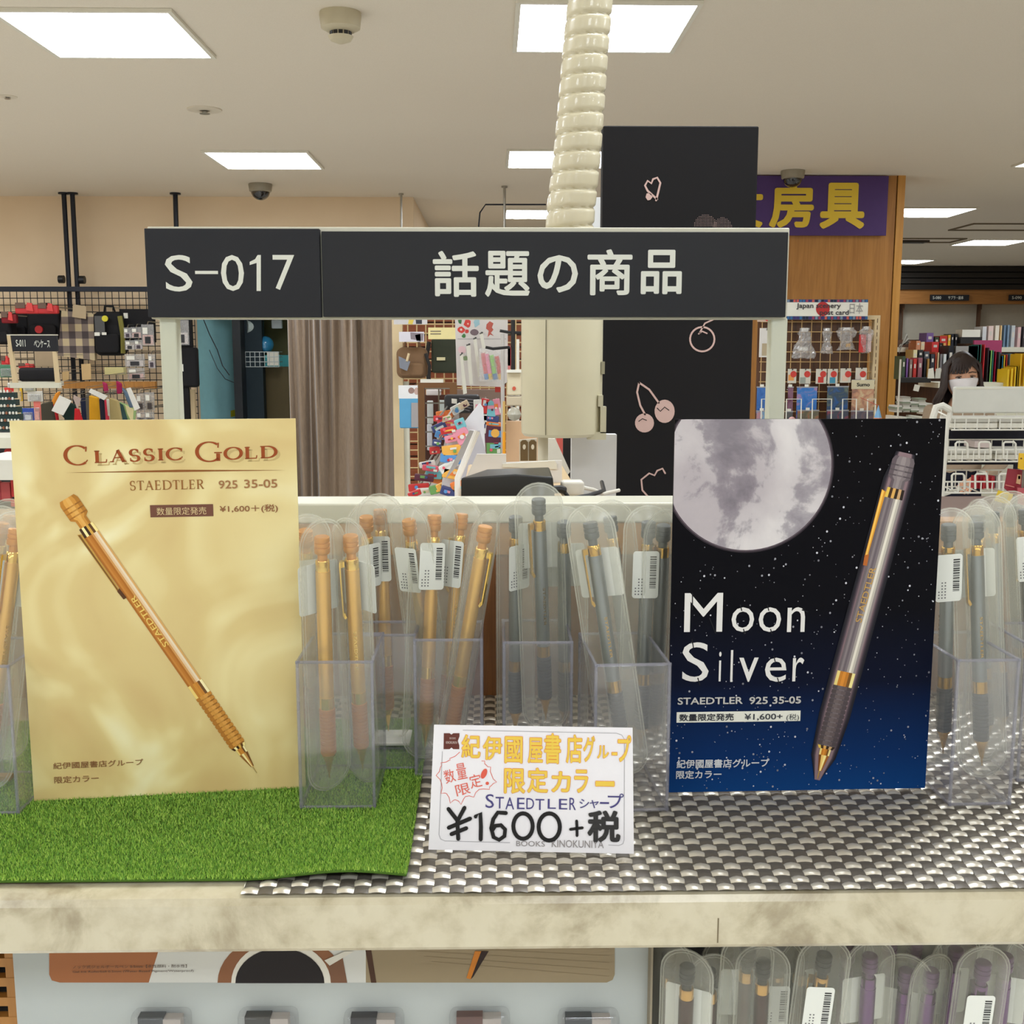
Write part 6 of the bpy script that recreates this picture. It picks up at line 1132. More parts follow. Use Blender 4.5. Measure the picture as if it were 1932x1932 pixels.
# header
x0h, z0h, x1h, z1h = bx(1484, 565, 1638, 603, YR - .03); hd = root('header_sign', 'white Japan scenery post card sign with red disc on the rack', 'sign', (x0h, YR - .03, z0h)); W, H = x1h - x0h, z1h - z0h
def hp(px, py): q = P(px, py, YR - .03); return (q.x - x0h, q.z - z0h)
box('picture_strip', mat((50, 56, 96), .5), 0, 0, 0, W, .006, H, hd)
rs = random.Random(9)
m = MB()
for yy_ in ((565.5, 570), (597, 602.5)):
    for i in range(26): m.color(rs.choice(((60, 50, 110), (50, 100, 150), (200, 90, 80), (120, 140, 160), (30, 40, 60), (150, 60, 90)))); a = hp(1485 + i * 5.9, yy_[1]); b_ = hp(1489.5 + i * 5.9, yy_[0]); m.rect(a[0], a[1], b_[0], b_[1], -.0006)
o = m.obj('printed_pictures', PRINT, hd); o['kind'] = 'stuff'
a = hp(1484, 596.5); b_ = hp(1638, 570.5); box('white_band', WHITE, a[0], -.002, a[1], b_[0], 0, b_[1], hd)
MB().poly([hp(1552 + 13 * math.cos(t_), 583 + 13.5 * -math.sin(t_)) for t_ in np.linspace(0, 6, 24)], -.0035).obj('red_disc', mat((176, 34, 34), .5), hd)
for s_, q, c_ in (('Japan scenery', (1502, 572, 1586, 584), (50, 46, 50)), ('post card', (1546, 585, 1601, 597), (50, 46, 50)), ('日本', (1602, 572, 1628, 592), (150, 148, 146))):
    a = hp(q[0], q[3]); b_ = hp(q[2], q[1]); text('lettering', s_, (a[0], a[1], b_[0], b_[1]), -.0045, ink(c_), hd, .02 if c_[0] < 100 else 0)
# items on the rack
def ritem(q, label, c_, grp, name, Y=YR - .04, d=.004, extra=()):
    x0, z0, x1, z1 = bx(*q, Y); t = root(name, label, name.replace('_', ' '), ((x0 + x1) / 2, Y, z0), group=grp); w_, h_ = (x1 - x0) / 2, z1 - z0
    box('card', mat(c_, .5), -w_, 0, 0, w_, d, h_, t); MB().tube([(0, .0, h_ * .93), (0, -.012, h_ * .97), (0, YR + .02 - Y, h_ * .99)], .002, 5).obj('hook', BLACK, t)
    for kind, a in extra:
        if kind == 'disc': cx, cy_, r_, cc = a; q0 = P(cx, cy_, Y); rr = r_ / F * Y; MB().poly([(q0.x - t.location.x + rr * math.cos(v), q0.z - z0 + rr * math.sin(v)) for v in np.linspace(0, 6, 16)], -.0015).obj('red_disc', mat(cc, .5), t)
        else: q0 = bx(*a[0], Y); MB().rect(q0[0] - t.location.x, q0[1] - z0, q0[2] - t.location.x, q0[3] - z0, -.001).obj('printed_patch', mat(a[1], .5), t)
    return t
RD = (196, 56, 46)
for q, l_, dx, ex in (((1486, 696, 1503, 723), 'card with red disc and orange lantern, leftmost of the disc row', 1497, (1492, 713, (220, 150, 80))), ((1508, 696, 1530, 724), 'card with red disc and grey drawing, second of the disc row', 1523, (1514, 718, (150, 156, 146))), ((1539, 696, 1560, 724), 'card with two red discs, third of the disc row', 1553, (1548, 717, (190, 50, 40))), ((1561, 696, 1581, 724), 'card with red disc and blue wave, fourth of the disc row', 1573, (1570, 718, (60, 140, 170))), ((1585, 695, 1606, 722), 'card with red disc and pale figure, fifth of the disc row', 1600, (1594, 714, (220, 190, 170))), ((1614, 694, 1636, 716), 'card with red disc, last of the disc row near the frame post', 1628, (1622, 712, (210, 200, 190)))):
    ritem(q, l_, (206, 202, 188), 'small cards with red discs', 'small_card', extra=(('disc', (dx, 706, 6, RD)), ('rect', ((ex[0] - 5, ex[1] - 6, ex[0] + 6, ex[1] + 5), ex[2]))))
ritem((1432, 619, 1460, 674), 'white long card with patterned square left of the right sign post', (214, 210, 204), None, 'long_card', extra=(('rect', ((1437, 648, 1456, 671), (176, 160, 130))),))
t = ritem((1429, 592, 1462, 607), 'red and white charm hanging under the sign end by the right post', (206, 180, 160), None, 'charm', extra=(('disc', (1449, 599, 7, (210, 50, 44))),))
def crumple(q, label, seed, name='film_bag', extra=None):
    Y = YR - .05; x0, z0, x1, z1 = bx(*q, Y); t = root(name, label, 'bag', ((x0 + x1) / 2, Y, z0), group='crinkled clear bags on the postcard rack'); w_, h_ = (x1 - x0) / 2, z1 - z0; rs = random.Random(seed); m = MB(); nx_, ny_ = 10, 12; vs = []; fs = []
    for sd_ in (1, -1):
        o_ = len(vs)
        for j in range(ny_ + 1):
            for i in range(nx_ + 1):
                u, v = i / nx_ * 2 - 1, j / ny_; ww = w_ * (.75 + .25 * math.sin(v * 5 + seed)) * (1 if v < .85 else .6); ed = (1 - u * u) * min(1, 5 * v, 5 * (1 - v) + .1)
                vs.append((u * ww + rs.uniform(-.1, .1) * w_, -sd_ * (.012 * ed + rs.uniform(0, .01)), v * h_ + rs.uniform(-.02, .02) * h_))
        for j in range(ny_):
            for i in range(nx_): q_ = o_ + j * (nx_ + 1) + i; fs.append((q_, q_ + 1, q_ + nx_ + 2, q_ + nx_ + 1))
    m.add(vs, fs, False); m.obj('film', CELLO, t); MB().tube([(0, 0, h_ * .95), (0, .06, h_ * .97)], .002, 5).obj('hook', STEEL, t)
    box('header', mat((226, 224, 220), .4), -w_ * .3, -.003, h_ * .88, w_ * .3, .0, h_, t)
    if extra:
        for qq, cc in extra: a = bx(*qq, Y); box('content', mat(cc, .5), a[0] - t.location.x, -.006, a[1] - z0, a[2] - t.location.x, .006, a[3] - z0, t, .002)
    return t
crumple((1494, 619, 1540, 676), 'large crinkled clear bag with a white ring, left on the rack', 1, extra=(((1506, 655, 1524, 662), (226, 224, 216)),)); crumple((1546, 619, 1574, 667), 'narrow clear bag with small white charm on the rack', 2, extra=(((1558, 655, 1566, 661), (220, 206, 200)),)); crumple((1574, 618, 1620, 660), 'puffy clear bag with a gold charm in the middle of the rack', 3, extra=(((1596, 648, 1604, 655), (200, 150, 50)),)); crumple((1619, 616, 1648, 666), 'clear bag with a red case and white striped tag near the frame post', 4, extra=(((1620, 631, 1634, 665), (196, 50, 48)), ((1636, 630, 1644, 664), (224, 200, 200))))
def f_pic(seed, c1, c2, c3):
    def f(nt, b):
        n_ = noise(nt, 16 + seed, 4, .6, dist=1); r = ramp(nt, n_.outputs[0], [(.3, c1), (.5, c2), (.7, c3)]); nt.links.new(r.outputs[0], b.inputs['Base Color']); b.inputs['Roughness'].default_value = .35
    return proc('postcard_print_%d' % seed, f)
PCS = [((1427, 730, 1449, 780), 'blue sky postcard left of the right sign post', (40, 90, 160), (60, 110, 180), (70, 80, 100)), ((1485, 730, 1497, 790), 'narrow postcard with red crowd beside the sign post', (90, 50, 70), (130, 90, 110), (60, 60, 80)), ((1502, 730, 1542, 790), 'blue postcard with pink blossom, upper row left', (30, 100, 180), (60, 120, 190), (190, 130, 150)), ((1559, 729, 1601, 790), 'blue postcard with a castle roof, upper row middle', (30, 90, 160), (50, 70, 90), (110, 120, 100)), ((1606, 717, 1650, 775), 'cream sumo print postcard with black title', (206, 190, 150), (190, 140, 110), (110, 80, 80)),
    ((1427, 775, 1449, 800), 'orange and blue postcard in the lowest row at left', (220, 110, 50), (90, 150, 190), (230, 170, 120)), ((1483, 776, 1496, 800), 'dark postcard corner in the lowest row by the post', (60, 60, 66), (90, 90, 90), (50, 50, 56)), ((1504, 774, 1545, 800), 'dark postcard with red and yellow figures, lowest row', (70, 70, 70), (120, 110, 80), (190, 60, 60)), ((1560, 774, 1601, 800), 'dark blue postcard with red spot, lowest row', (50, 60, 76), (70, 70, 86), (180, 50, 60)), ((1605, 775, 1648, 800), 'dark patterned postcard in the lowest row near the post', (60, 60, 76), (100, 90, 100), (120, 70, 60))]
for i, (q, l_, c1, c2_, c3) in enumerate(PCS):
    Y = YR - .05 - (.02 if q[1] > 770 else 0); x0, z0, x1, z1 = bx(*q, Y); t = root('postcard', l_, 'postcard', ((x0 + x1) / 2, Y, z0), group='picture postcards on the rack'); w_, h_ = (x1 - x0) / 2, z1 - z0
    box('card', f_pic(i, c1, c2_, c3), -w_, 0, 0, w_, .003, h_, t); box('plastic_sleeve', mat((150, 150, 156), .3), -w_ - .002, -.0005, h_ - .004, w_ + .002, .0045, h_ + .002, t); box('hanger_tab', WHITE, -.012, -.001, h_, .006, .002, h_ + .012, t); MB().tube([(0, .002, h_ * .9), (0, YR + .02 - Y, h_ * .9)], .0018, 4).obj('holder_wire', WW, t)
    if 'sumo' in l_:
        a = bx(1616, 722, 1641, 729, Y); text('lettering', 'Sumo', (a[0] - t.location.x, a[1] - z0, a[2] - t.location.x, a[3] - z0), -.003, BLACK, t, .03); a = bx(1606, 717, 1650, 734, Y); box('title_band', mat((206, 196, 164), .5), a[0] - t.location.x, -.002, a[1] - z0, a[2] - t.location.x, -.0006, a[3] - z0, t)
wh = root('wire_holder', 'white looped wire holders in front of the postcards', 'wire holder', (P(1427, 800, YR - .1).x, YR - .1, P(1427, 800, YR - .1).z)); l = wh.location
for xa_, xb_ in ((1437, 1460), (1484, 1512), (1533, 1569), (1590, 1616), (1637, 1652)):
    a, b_, c_, d_ = [P(*v, YR - .1) - l for v in ((xa_ - 1, 800), (xa_, 753), (xb_, 753), (xb_ - 1, 800))]; MB().tube([a + Vector((0, .1, 0)), a, b_, c_, d_, d_ + Vector((0, .1, 0))], .0032, 6).obj('loop', WHITE, wh)
t = root('paper_cone', 'small blue and orange paper cone beside the rack post above the blue poster', 'cone', P(1656, 795, 5.0)); MB().lathe([(.022, 0), (0, .075)], 8).obj('cone', mat((120, 170, 210), .5), t); MB().tube([(0, 0, .07), (0, 0.29, .1)], .0014, 4).obj('tip', mat((196, 80, 70), .5), t); MB().lathe([(.0225, -.001), (.018, .016)], 8).obj('orange_band', mat((230, 130, 70), .5), t)
t = root('pink_cap', 'pale pink rounded tip just above the moon poster', 'toy', P(1494, 796, 4.9)); MB().sphere((0, 0, .0), .018, 14, 10, (1, 1, 1.3)).obj('tip', mat((206, 160, 156), .5), t); MB().tube([(0, 0, 0), (0, .39, 0)], .002, 5).obj('peg', STEEL, t)
# ================================================================== FAR BOOKSHELF
sb = root('book_display', 'tiered book shelf with white shelf edges behind the woman', 'shelf', (P(1697, 900, 8.1).x, 8.1, 0)); xs0 = sb.location.x; W = 3.0
def zz(py, Y): return P(1800, py, Y).z
for py, Y, d in ((722, 7.35, .35), (778, 7.2, .5), (655, 8.15, .3), (797, 6.955, .7)):
    z = zz(py, Y); box('shelf_board', OFFW, -.05, Y - 8.1, z - .035, W, Y - 8.1 + d, z, sb)
box('back_panel', DKWOOD, 0, .38, 0, W, .4, zz(640, 8.1), sb); box('plinth', OFFW, -.05, -.85, 0, W, -.8, zz(800, 7.2), sb)
BKN = {}
def nearest(c):
    names = {'purple': (110, 80, 140), 'dark green': (40, 60, 50), 'red': (190, 40, 45), 'yellow': (220, 180, 40), 'black': (26, 26, 30), 'salmon': (210, 140, 110), 'cream': (216, 206, 170), 'grey': (130, 130, 130), 'taupe': (130, 110, 110), 'mauve': (140, 90, 110), 'white': (222, 222, 222), 'pink': (226, 190, 180), 'blue-grey': (110, 140, 170), 'teal': (30, 110, 110), 'maroon': (130, 30, 60), 'light blue': (90, 160, 190), 'navy': (30, 34, 60), 'orange': (220, 90, 50)}
    return min(names, key=lambda k: sum((a - b) ** 2 for a, b in zip(names[k], c)))
BOOKS = [
 ('back top row', 8.3, [(1747, 628, 1762, 655, (112, 84, 146)), (1763, 636, 1772, 655, (46, 62, 40)), (1772, 634, 1788, 655, (190, 44, 40)), (1788, 632, 1794, 655, (216, 164, 50)), (1794, 630, 1800, 655, (24, 28, 44)), (1801, 630, 1807, 655, (26, 26, 30))]),
 ('second row, leftmost shelf', 8.0, [(1728, 643, 1737, 660, (206, 140, 104)), (1737, 645, 1745, 660, (222, 200, 160)), (1757, 645, 1772, 668, (196, 46, 44)), (1772, 647, 1778, 666, (30, 26, 28)), (1779, 647, 1785, 666, (206, 150, 80))]),
 ('third row by the white boards', 7.8, [(1722, 660, 1731, 688, (216, 206, 160)), (1732, 660, 1742, 682, (30, 30, 34)), (1743, 663, 1754, 684, (70, 74, 82)), (1755, 668, 1764, 702, (46, 48, 58)), (1764, 664, 1767, 700, (200, 80, 60)), (1768, 665, 1772, 700, (206, 190, 150)), (1773, 668, 1778, 700, (120, 116, 120)), (1779, 668, 1786, 700, (206, 210, 210)), (1787, 652, 1800, 704, (22, 22, 30)), (1801, 653, 1833, 690, (150, 146, 142))]),
 ('lower left row', 7.4, [(1701, 672, 1709, 716, (60, 80, 60)), (1709, 676, 1714, 716, (130, 90, 160)), (1715, 678, 1722, 716, (140, 120, 112)), (1722, 677, 1730, 716, (200, 50, 46)), (1731, 675, 1741, 716, (146, 92, 104)), (1742, 676, 1748, 716, (24, 24, 34)), (1748, 677, 1754, 716, (160, 120, 60))]),
 ('top right row', 8.3, [(1852, 616, 1862, 655, (206, 208, 212)), (1863, 615, 1875, 655, (222, 200, 194)), (1876, 614, 1886, 655, (226, 220, 206)), (1886, 614, 1891, 655, (232, 196, 140)), (1892, 614, 1898, 664, (112, 140, 168)), (1899, 613, 1905, 664, (126, 152, 178)), (1906, 614, 1916, 664, (190, 196, 200)), (1918, 617, 1927, 664, (214, 180, 180)), (1928, 616, 1938, 664, (60, 56, 62))]),
 ('right row behind the woman', 7.5, [(1842, 652, 1846, 730, (30, 100, 96)), (1847, 650, 1851, 730, (60, 150, 120)), (1853, 650, 1859, 730, (206, 50, 56)), (1860, 656, 1867, 730, (22, 24, 32)), (1868, 661, 1870, 730, (120, 176, 96)), (1871, 661, 1874, 730, (40, 130, 120)), (1875, 663, 1880, 730, (186, 30, 70)), (1881, 664, 1888, 730, (40, 60, 62)), (1889, 672, 1892, 730, (70, 160, 190)), (1893, 670, 1895, 730, (220, 190, 60)), (1896, 669, 1901, 730, (206, 66, 50)), (1902, 667, 1909, 730, (76, 130, 150)), (1910, 671, 1915, 730, (150, 40, 56)), (1916, 670, 1921, 730, (130, 34, 50))]),
 ('yellow stepped row', 7.3, [(1899, 697, 1905, 731, (222, 184, 30)), (1906, 695, 1912, 731, (226, 188, 36)), (1913, 692, 1918, 731, (220, 180, 30)), (1919, 690, 1921, 731, (216, 176, 30)), (1922, 668, 1929, 731, (214, 170, 30)), (1930, 667, 1940, 731, (220, 180, 36))])]
for row, Y, bk in BOOKS:
    for i, b_ in enumerate(bk):
        x0, z0, x1, z1 = bx(*b_[:4], Y); nm = nearest(b_[4]); lf = nearest(bk[i - 1][4]) + ' one' if i else 'row start'; rt_ = nearest(bk[i + 1][4]) + ' one' if i < len(bk) - 1 else 'row end'
        t = root('book', '%s book, %s, between %s and %s' % (nm, row, lf, rt_), 'book', ((x0 + x1) / 2, Y, z0), group='books and notebooks on the far shelf'); w_, h_ = (x1 - x0) / 2 * .94, z1 - z0
        key = t['label']; BKN[key] = BKN.get(key, 0) + 1
        if BKN[key] > 1: t['label'] = key + ', ' + ('', '', 'second', 'third', 'fourth')[BKN[key]]
        m = MB(); m.box(-w_, 0, 0, w_, .003, h_); m.box(-w_, .003, 0, -w_ + .0015, .15, h_); m.box(w_ - .0015, .003, 0, w_, .15, h_); m.obj('cover', mat(b_[4], .45), t)
        box('pages', WHITE, -w_ + .0015, .003, .003, w_ - .0015, .146, h_ - .003, t)
        if w_ > .008 and nm != 'white': box('spine_label', mat((206, 200, 190), .5), -w_ * .5, -.0006, h_ * .55, w_ * .5, 0, h_ * .75, t)
single('maroon_folder', mat((150, 50, 90), .5), (1833, 642, 1891, 730), 7.9, .02, 'large maroon folder standing behind the teal and red books', 'folder')
single('black_book_holder', BLACK, (1699, 712, 1757, 722), 7.352, .04, 'black low holder under the lower left books', 'holder', bw=.003); single('shelf_price_tag', WHITE, (1724, 726, 1735, 738), 7.28, .003, 'white price tag hanging from the shelf edge beside the woman', 'price tag', rot=12)
single('black_box_file', BLACK, (1812, 636, 1853, 648), 8.25, .12, 'flat black case below the white papers on the top shelf', 'case'); single('white_paper_stack', WHITE, (1815, 622, 1850, 636), 8.25, .12, 'white paper stack on the flat black case on the top shelf', 'paper stack')
for i in range(3): x_ = (1752, 1766, 1776)[i]; ppoly('show_card', ((x_, 696), (x_ + 9, 694), (x_ + 11, 714), (x_ - 2, 714)), 7.35, .004, WHITE if i != 1 else mat((200, 200, 190), .5), ('small white triangular card, left of three under the dark books', 'middle small card under the dark books', 'right small white card just left of the hair')[i], 'card')
for i in range(9): ppoly('film_sheet', ((1696, 668 - i * 2), (1698, 664 - i * 2), (1711 + i * 1.2, 628 + i * 2.5), (1708 + i * 1.2, 628 + i * 2.5)), 7.6 + i * .03, .002, mat(((140, 136, 126), (186, 184, 176), (96, 92, 84))[i % 3], .25), ('leaning silvery film sheet at the shelf end by the column, layer %s from the front' % ('one', 'two', 'three', 'four', 'five', 'six', 'seven', 'eight', 'nine')[i]), 'sheet')
for i, (cx, cy_, n_) in enumerate(((1707, 774, 4), (1720, 774, 9), (1733, 774, 6), (1745, 774, 8), (1755, 774, 5))):
    for j in range(n_):
        q = (cx - 6 - (j * 7 % 3), cy_ - 3.2 * (j + 1), cx + 7 + (j * 5 % 3), cy_ - 3.2 * j - .5); x0, z0, x1, z1 = bx(*q, 7.1 + .03 * i); o = MB().box(-(x1 - x0) / 2, 0, 0, (x1 - x0) / 2, .12, .0108).obj('paper_pad', mat(((206, 204, 194), (170, 166, 156), (140, 150, 130), (226, 224, 218))[(i + j) % 4], .6)); o.location = ((x0 + x1) / 2, 7.21 + .01 * i, zz(778, 7.2) + .0112 * j); tag(o, 'paper pad in the %s pile under the lower book row, layer %s from the bottom' % (('first', 'second', 'third', 'fourth', 'fifth')[i], ('one', 'two', 'three', 'four', 'five', 'six', 'seven', 'eight', 'nine')[j]), 'paper pad', 'piled paper pads on the lower shelf')
for i in range(6): o = single('white_pad', (WHITE, mat((150, 156, 140), .6))[i % 2], (1702 + i * 10, 788 + (i * 5) % 4, 1711 + i * 10, 797), 6.96, .3, 'flat pad on the lowest shelf above the blue poster, %s from the column' % ('first', 'second', 'third', 'fourth', 'fifth', 'sixth')[i], 'paper pad'); o.location.z = zz(797, 6.955) + (o.dimensions.z if 0 else (max(v.co.z for v in o.data.vertices))) + .0004
single('white_stand_edge', WHITE, (1694, 678, 1701, 790), 6.9, .02, 'white upright board edge touching the column on its right side', 'board', fl=1)
# ================================================================== WOMAN
YWo = 5.6; S5 = YWo / F
def skin(name, pts, edges, m, parent, sub=2):
    me = bpy.data.meshes.new(name); me.from_pydata([p[:3] for p in pts], edges, []); o = bpy.data.objects.new(name, me); COL.objects.link(o); o.parent = parent
    md = o.modifiers.new('skin', 'SKIN'); md.use_smooth_shade = True
    for v, p in zip(me.skin_vertices[0].data, pts): r_ = p[3]; v.radius = (r_, p[4] if len(p) > 4 else r_); v.use_root = False
    me.skin_vertices[0].data[0].use_root = True
    sd = o.modifiers.new('sub', 'SUBSURF'); sd.levels = sub; sd.render_levels = sub; me.materials.append(m); return o
hc = P(1813, 712, YWo); wo = root('person', 'woman with dark bob hair and white face mask standing behind the white wire stand', 'person', (hc.x, YWo, 0)); X0 = hc.x
HZ = hc.z
def wq(px, py, dy=0): q = P(px, py, YWo + dy); return Vector((q.x - X0, dy, q.z))
SK = mat((222, 168, 136), .5); HAIR = mat((44, 28, 22), .5); CARD = mat((176, 156, 134), .8, bump=.4, bscale=120); NAVY = mat((26, 28, 44), .8)
sh_l, sh_r = wq(1760, 784, .02), wq(1862, 785, .02); el = wq(1893, 868, -.05); wr = wq(1852, 900, -.18); ha = wq(1833, 908, -.20)
ell = wq(1750, 880, .0); wl = wq(1762, 945, -.18); z_hip = HZ - .62
pts = [(0, .03, z_hip, .13, .10), (0, .03, HZ - .38, .12, .09), (0, .02, HZ - .26, .11, .07), (0, .02, HZ - .17, .048), (0, 0, HZ - .08, .05),
    (*sh_l, .045), (*ell, .036), (*wl, .024), (*sh_r, .045), (*el, .036), (*wr, .022), (*ha, .026, .014), (-.085, .02, z_hip - .06, .075), (-.08, .02, .45, .05), (-.08, .02, .06, .035), (-.08, -.1, .03, .03), (.085, .02, z_hip - .06, .075), (.08, .02, .45, .05), (.08, .02, .06, .035), (.08, -.1, .03, .03)]
ed = [(0, 1), (1, 2), (2, 3), (3, 4), (2, 5), (5, 6), (6, 7), (2, 8), (8, 9), (9, 10), (10, 11), (0, 12), (12, 13), (13, 14), (14, 15), (0, 16), (16, 17), (17, 18), (18, 19)]
hand = [((1822, 905), (1812, 914), (1804, 921)), ((1822, 910), (1812, 920), (1803, 926)), ((1824, 915), (1817, 924), (1811, 930)), ((1828, 918), (1823, 926), (1818, 932)), ((1836, 916), (1830, 925), (1825, 932))]
for k_, fg in enumerate(hand):
    pv_ = 11
    for j, pp_ in enumerate(fg):
        v = wq(*pp_, -.20 - .006 * k_ - .008 * j); pts.append((*v, .0085 - .001 * j)); ed.append((pv_, len(pts) - 1)); pv_ = len(pts) - 1
hl = len(pts); v = wl + Vector((-.03, -.05, -.04)); pts.append((*v, .026, .014)); ed.append((7, hl))
for k_ in range(5):
    pv_ = hl
    for j in range(2): pts.append((v.x - .03 + k_ * .014, v.y - .03 - .02 * j, v.z - .02 - .022 * j, .0085)); ed.append((pv_, len(pts) - 1)); pv_ = len(pts) - 1
skin('body', pts, ed, SK, wo)
cl = [(0, .03, z_hip - .02, .15, .12), (0, .03, HZ - .40, .145, .11), (0, .02, HZ - .27, .135, .09), (*sh_l, .075), (*ell, .05), (*(wl * .95 + ell * .05), .036), (*sh_r, .06), (*el, .05), (*(wr * .9 + el * .1), .034)]
skin('cardigan', cl, [(0, 1), (1, 2), (2, 3), (3, 4), (4, 5), (2, 6), (6, 7), (7, 8)], CARD, wo)
skin('dress', [(0, .03, HZ - .36, .145, .115), (0, .025, z_hip + .02, .165, .15), (0, .03, .7, .17, .14), (0, .03, .45, .19, .16)], [(0, 1), (1, 2), (2, 3)], NAVY, wo, 1)
tp = wr * .97 + el * .03; MB().tube([wr + (ha - wr) * .02, wr + (ha - wr) * -.25 + (wr - el) * 0], .031, 14).obj('cuff', WHITE, wo); MB().tube([wr + (ha - wr) * .12, wr + (ha - wr) * .32], .027, 14).obj('watch_band', mat((60, 64, 70), .3, .6), wo)
# head
def headpt(u, v, k=1.0):
    """u azimuth (0 = front), v elevation"""
    x = math.sin(u) * math.cos(v) * .074; y = -math.cos(u) * math.cos(v) * .088; z = math.sin(v) * .112
    if v < 0: f = 1 - .28 * (-math.sin(v)) ** 1.4 * (1 if abs(u) < 1.8 else .4); x *= f; y = y * (f * .5 + .5)
    return Vector((x * k, y * k, z * k))
m = MB(); vs = []; fs = []; n1, n2 = 32, 22
for j in range(n2 + 1):
    v = -math.pi / 2 + math.pi * j / n2
    for i in range(n1):
        u = 2 * math.pi * i / n1; q = headpt(u, v); uu = (u + math.pi) % (2 * math.pi) - math.pi
        q.y += .006 * math.exp(-(((abs(uu) - .42) / .22) ** 2 + ((v - .02) / .14) ** 2)); q.y -= .016 * math.exp(-((uu / .16) ** 2 + ((v + .22) / .2) ** 2)); vs.append(q)
for j in range(n2):
    for i in range(n1): k_ = (i + 1) % n1; fs.append((j * n1 + i, j * n1 + k_, (j + 1) * n1 + k_, (j + 1) * n1 + i))
m.add(vs, fs, True); hd_ = m.obj('head', SK, wo, auto=80); hd_.location = (0, -.01, HZ); hd_.rotation_euler = (R(3), R(-4), R(-10))
for sx_ in (-1, 1):
    q = headpt(sx_ * .42, .03); m = MB(); m.sphere((q.x, q.y + .0062, q.z), .0125, 14, 9, (1.25, .8, .55)); e = m.obj('eye', mat((180, 160, 150), .2), hd_); m = MB(); m.sphere((q.x - .001, q.y - .0016, q.z - .0005), .0068, 12, 8, (1, .8, .95)); m.obj('iris', mat((30, 18, 14), .15), e) if False else m.obj('iris', mat((30, 18, 14), .15), hd_)
    MB().tube([(q.x - .018 , q.y + .003, q.z + .006), (q.x, q.y - .005, q.z + .0108), (q.x + .018, q.y + .003, q.z + .006)], .002, 5).obj('eyelid', HAIR, hd_); MB().tube([(q.x - .02, q.y - .001, q.z + .024), (q.x, q.y - .006, q.z + .029), (q.x + .02, q.y, q.z + .024)], .0026, 5).obj('eyebrow', HAIR, hd_)
    m = MB(); m.sphere((sx_ * .074, .0, -.012), .026, 12, 8, (.35, .7, 1.15)); m.obj('ear', SK, hd_)
MB().tube([(-.018, -.082, -.066), (0, -.087, -.064), (.018, -.082, -.066)], .004, 6).obj('mouth', mat((170, 84, 78), .5), hd_)
m = MB(); vs = []; fs = []; a_, b_n = 20, 12
for j in range(b_n + 1):
    v = -1.05 + (.99 * j / b_n)
    for i in range(a_ + 1):
        u = -1.18 + 2.36 * i / a_; top = .1 * (1 - (u / 1.18) ** 2) * (j / b_n); q = headpt(u, v + top, 1.06); q.y -= .02 * math.exp(-(u / .5) ** 2) * math.exp(-((v + .4) / .5) ** 2) - .0015 * math.cos(j * 2.6); vs.append(q)
for j in range(b_n):
    for i in range(a_): q = j * (a_ + 1) + i; fs.append((q, q + 1, q + a_ + 2, q + a_ + 1))
m.add(vs, fs, True); o = m.obj('face_mask', mat((240, 236, 238), .7), hd_, auto=80); sd = o.modifiers.new('s', 'SOLIDIFY'); sd.thickness = .0012
for sx_ in (-1, 1): MB().tube([headpt(sx_ * 1.15, -.15, 1.06), headpt(sx_ * 1.5, -.02, 1.06), Vector((sx_ * .077, .012, .01))], .0012, 5).obj('ear_loop', WHITE, hd_)
# hair: cap plus many tapering locks
m = MB(); rs = random.Random(8); vs = []; fs = []
for j in range(13):
    v = .12 + (math.pi / 2 - .12) * j / 12
    for i in range(n1):
        u = 2 * math.pi * i / n1; q = headpt(u, max(v, .62 if math.cos(u) > .35 else -.2 if j == 0 else v), 1.13 + .01 * math.sin(i * 3)); q.z += .004; vs.append(q)
for j in range(12):
    for i in range(n1): k_ = (i + 1) % n1; fs.append((j * n1 + i, j * n1 + k_, (j + 1) * n1 + k_, (j + 1) * n1 + i))
m.add(vs, fs, True)
for i in range(150):
    u = math.pi * 2 * i / 150
    if math.cos(u) > .42: continue
    ln = rs.uniform(.9, 1.1); q0 = headpt(u, 1.15, 1.1); q1 = headpt(u, .45, 1.24); q2 = headpt(u, -.3, 1.36); sw = 1.42 + rs.uniform(-.06, .1); q3 = Vector((math.sin(u) * .088 * sw, -math.cos(u) * .085, -.115 * ln)); q4 = Vector((math.sin(u) * .082 * sw * (1.05 if math.sin(u) < 0 else .96), -math.cos(u) * .08, -.165 * ln))
    m.tube([q0, q1, q2, q3, q4], .009, 5, rf=lambda i_: (.008, .010, .010, .009, .003)[i_])
for i in range(34):
    f = i / 33; u = -1.05 + 2.1 * f; part = .25; q0 = headpt(part * .6 + u * .2, 1.2, 1.12); q1 = headpt(u * .8, .75, 1.15); q2 = headpt(u + rs.uniform(-.05, .05), .2 + .3 * math.exp(-((u - .45) / .3) ** 2), 1.14)
    m.tube([q0, q1, q2], .006, 5, rf=lambda i_: (.007, .0075, .002)[i_])
m.obj('hair', HAIR, hd_, auto=80)
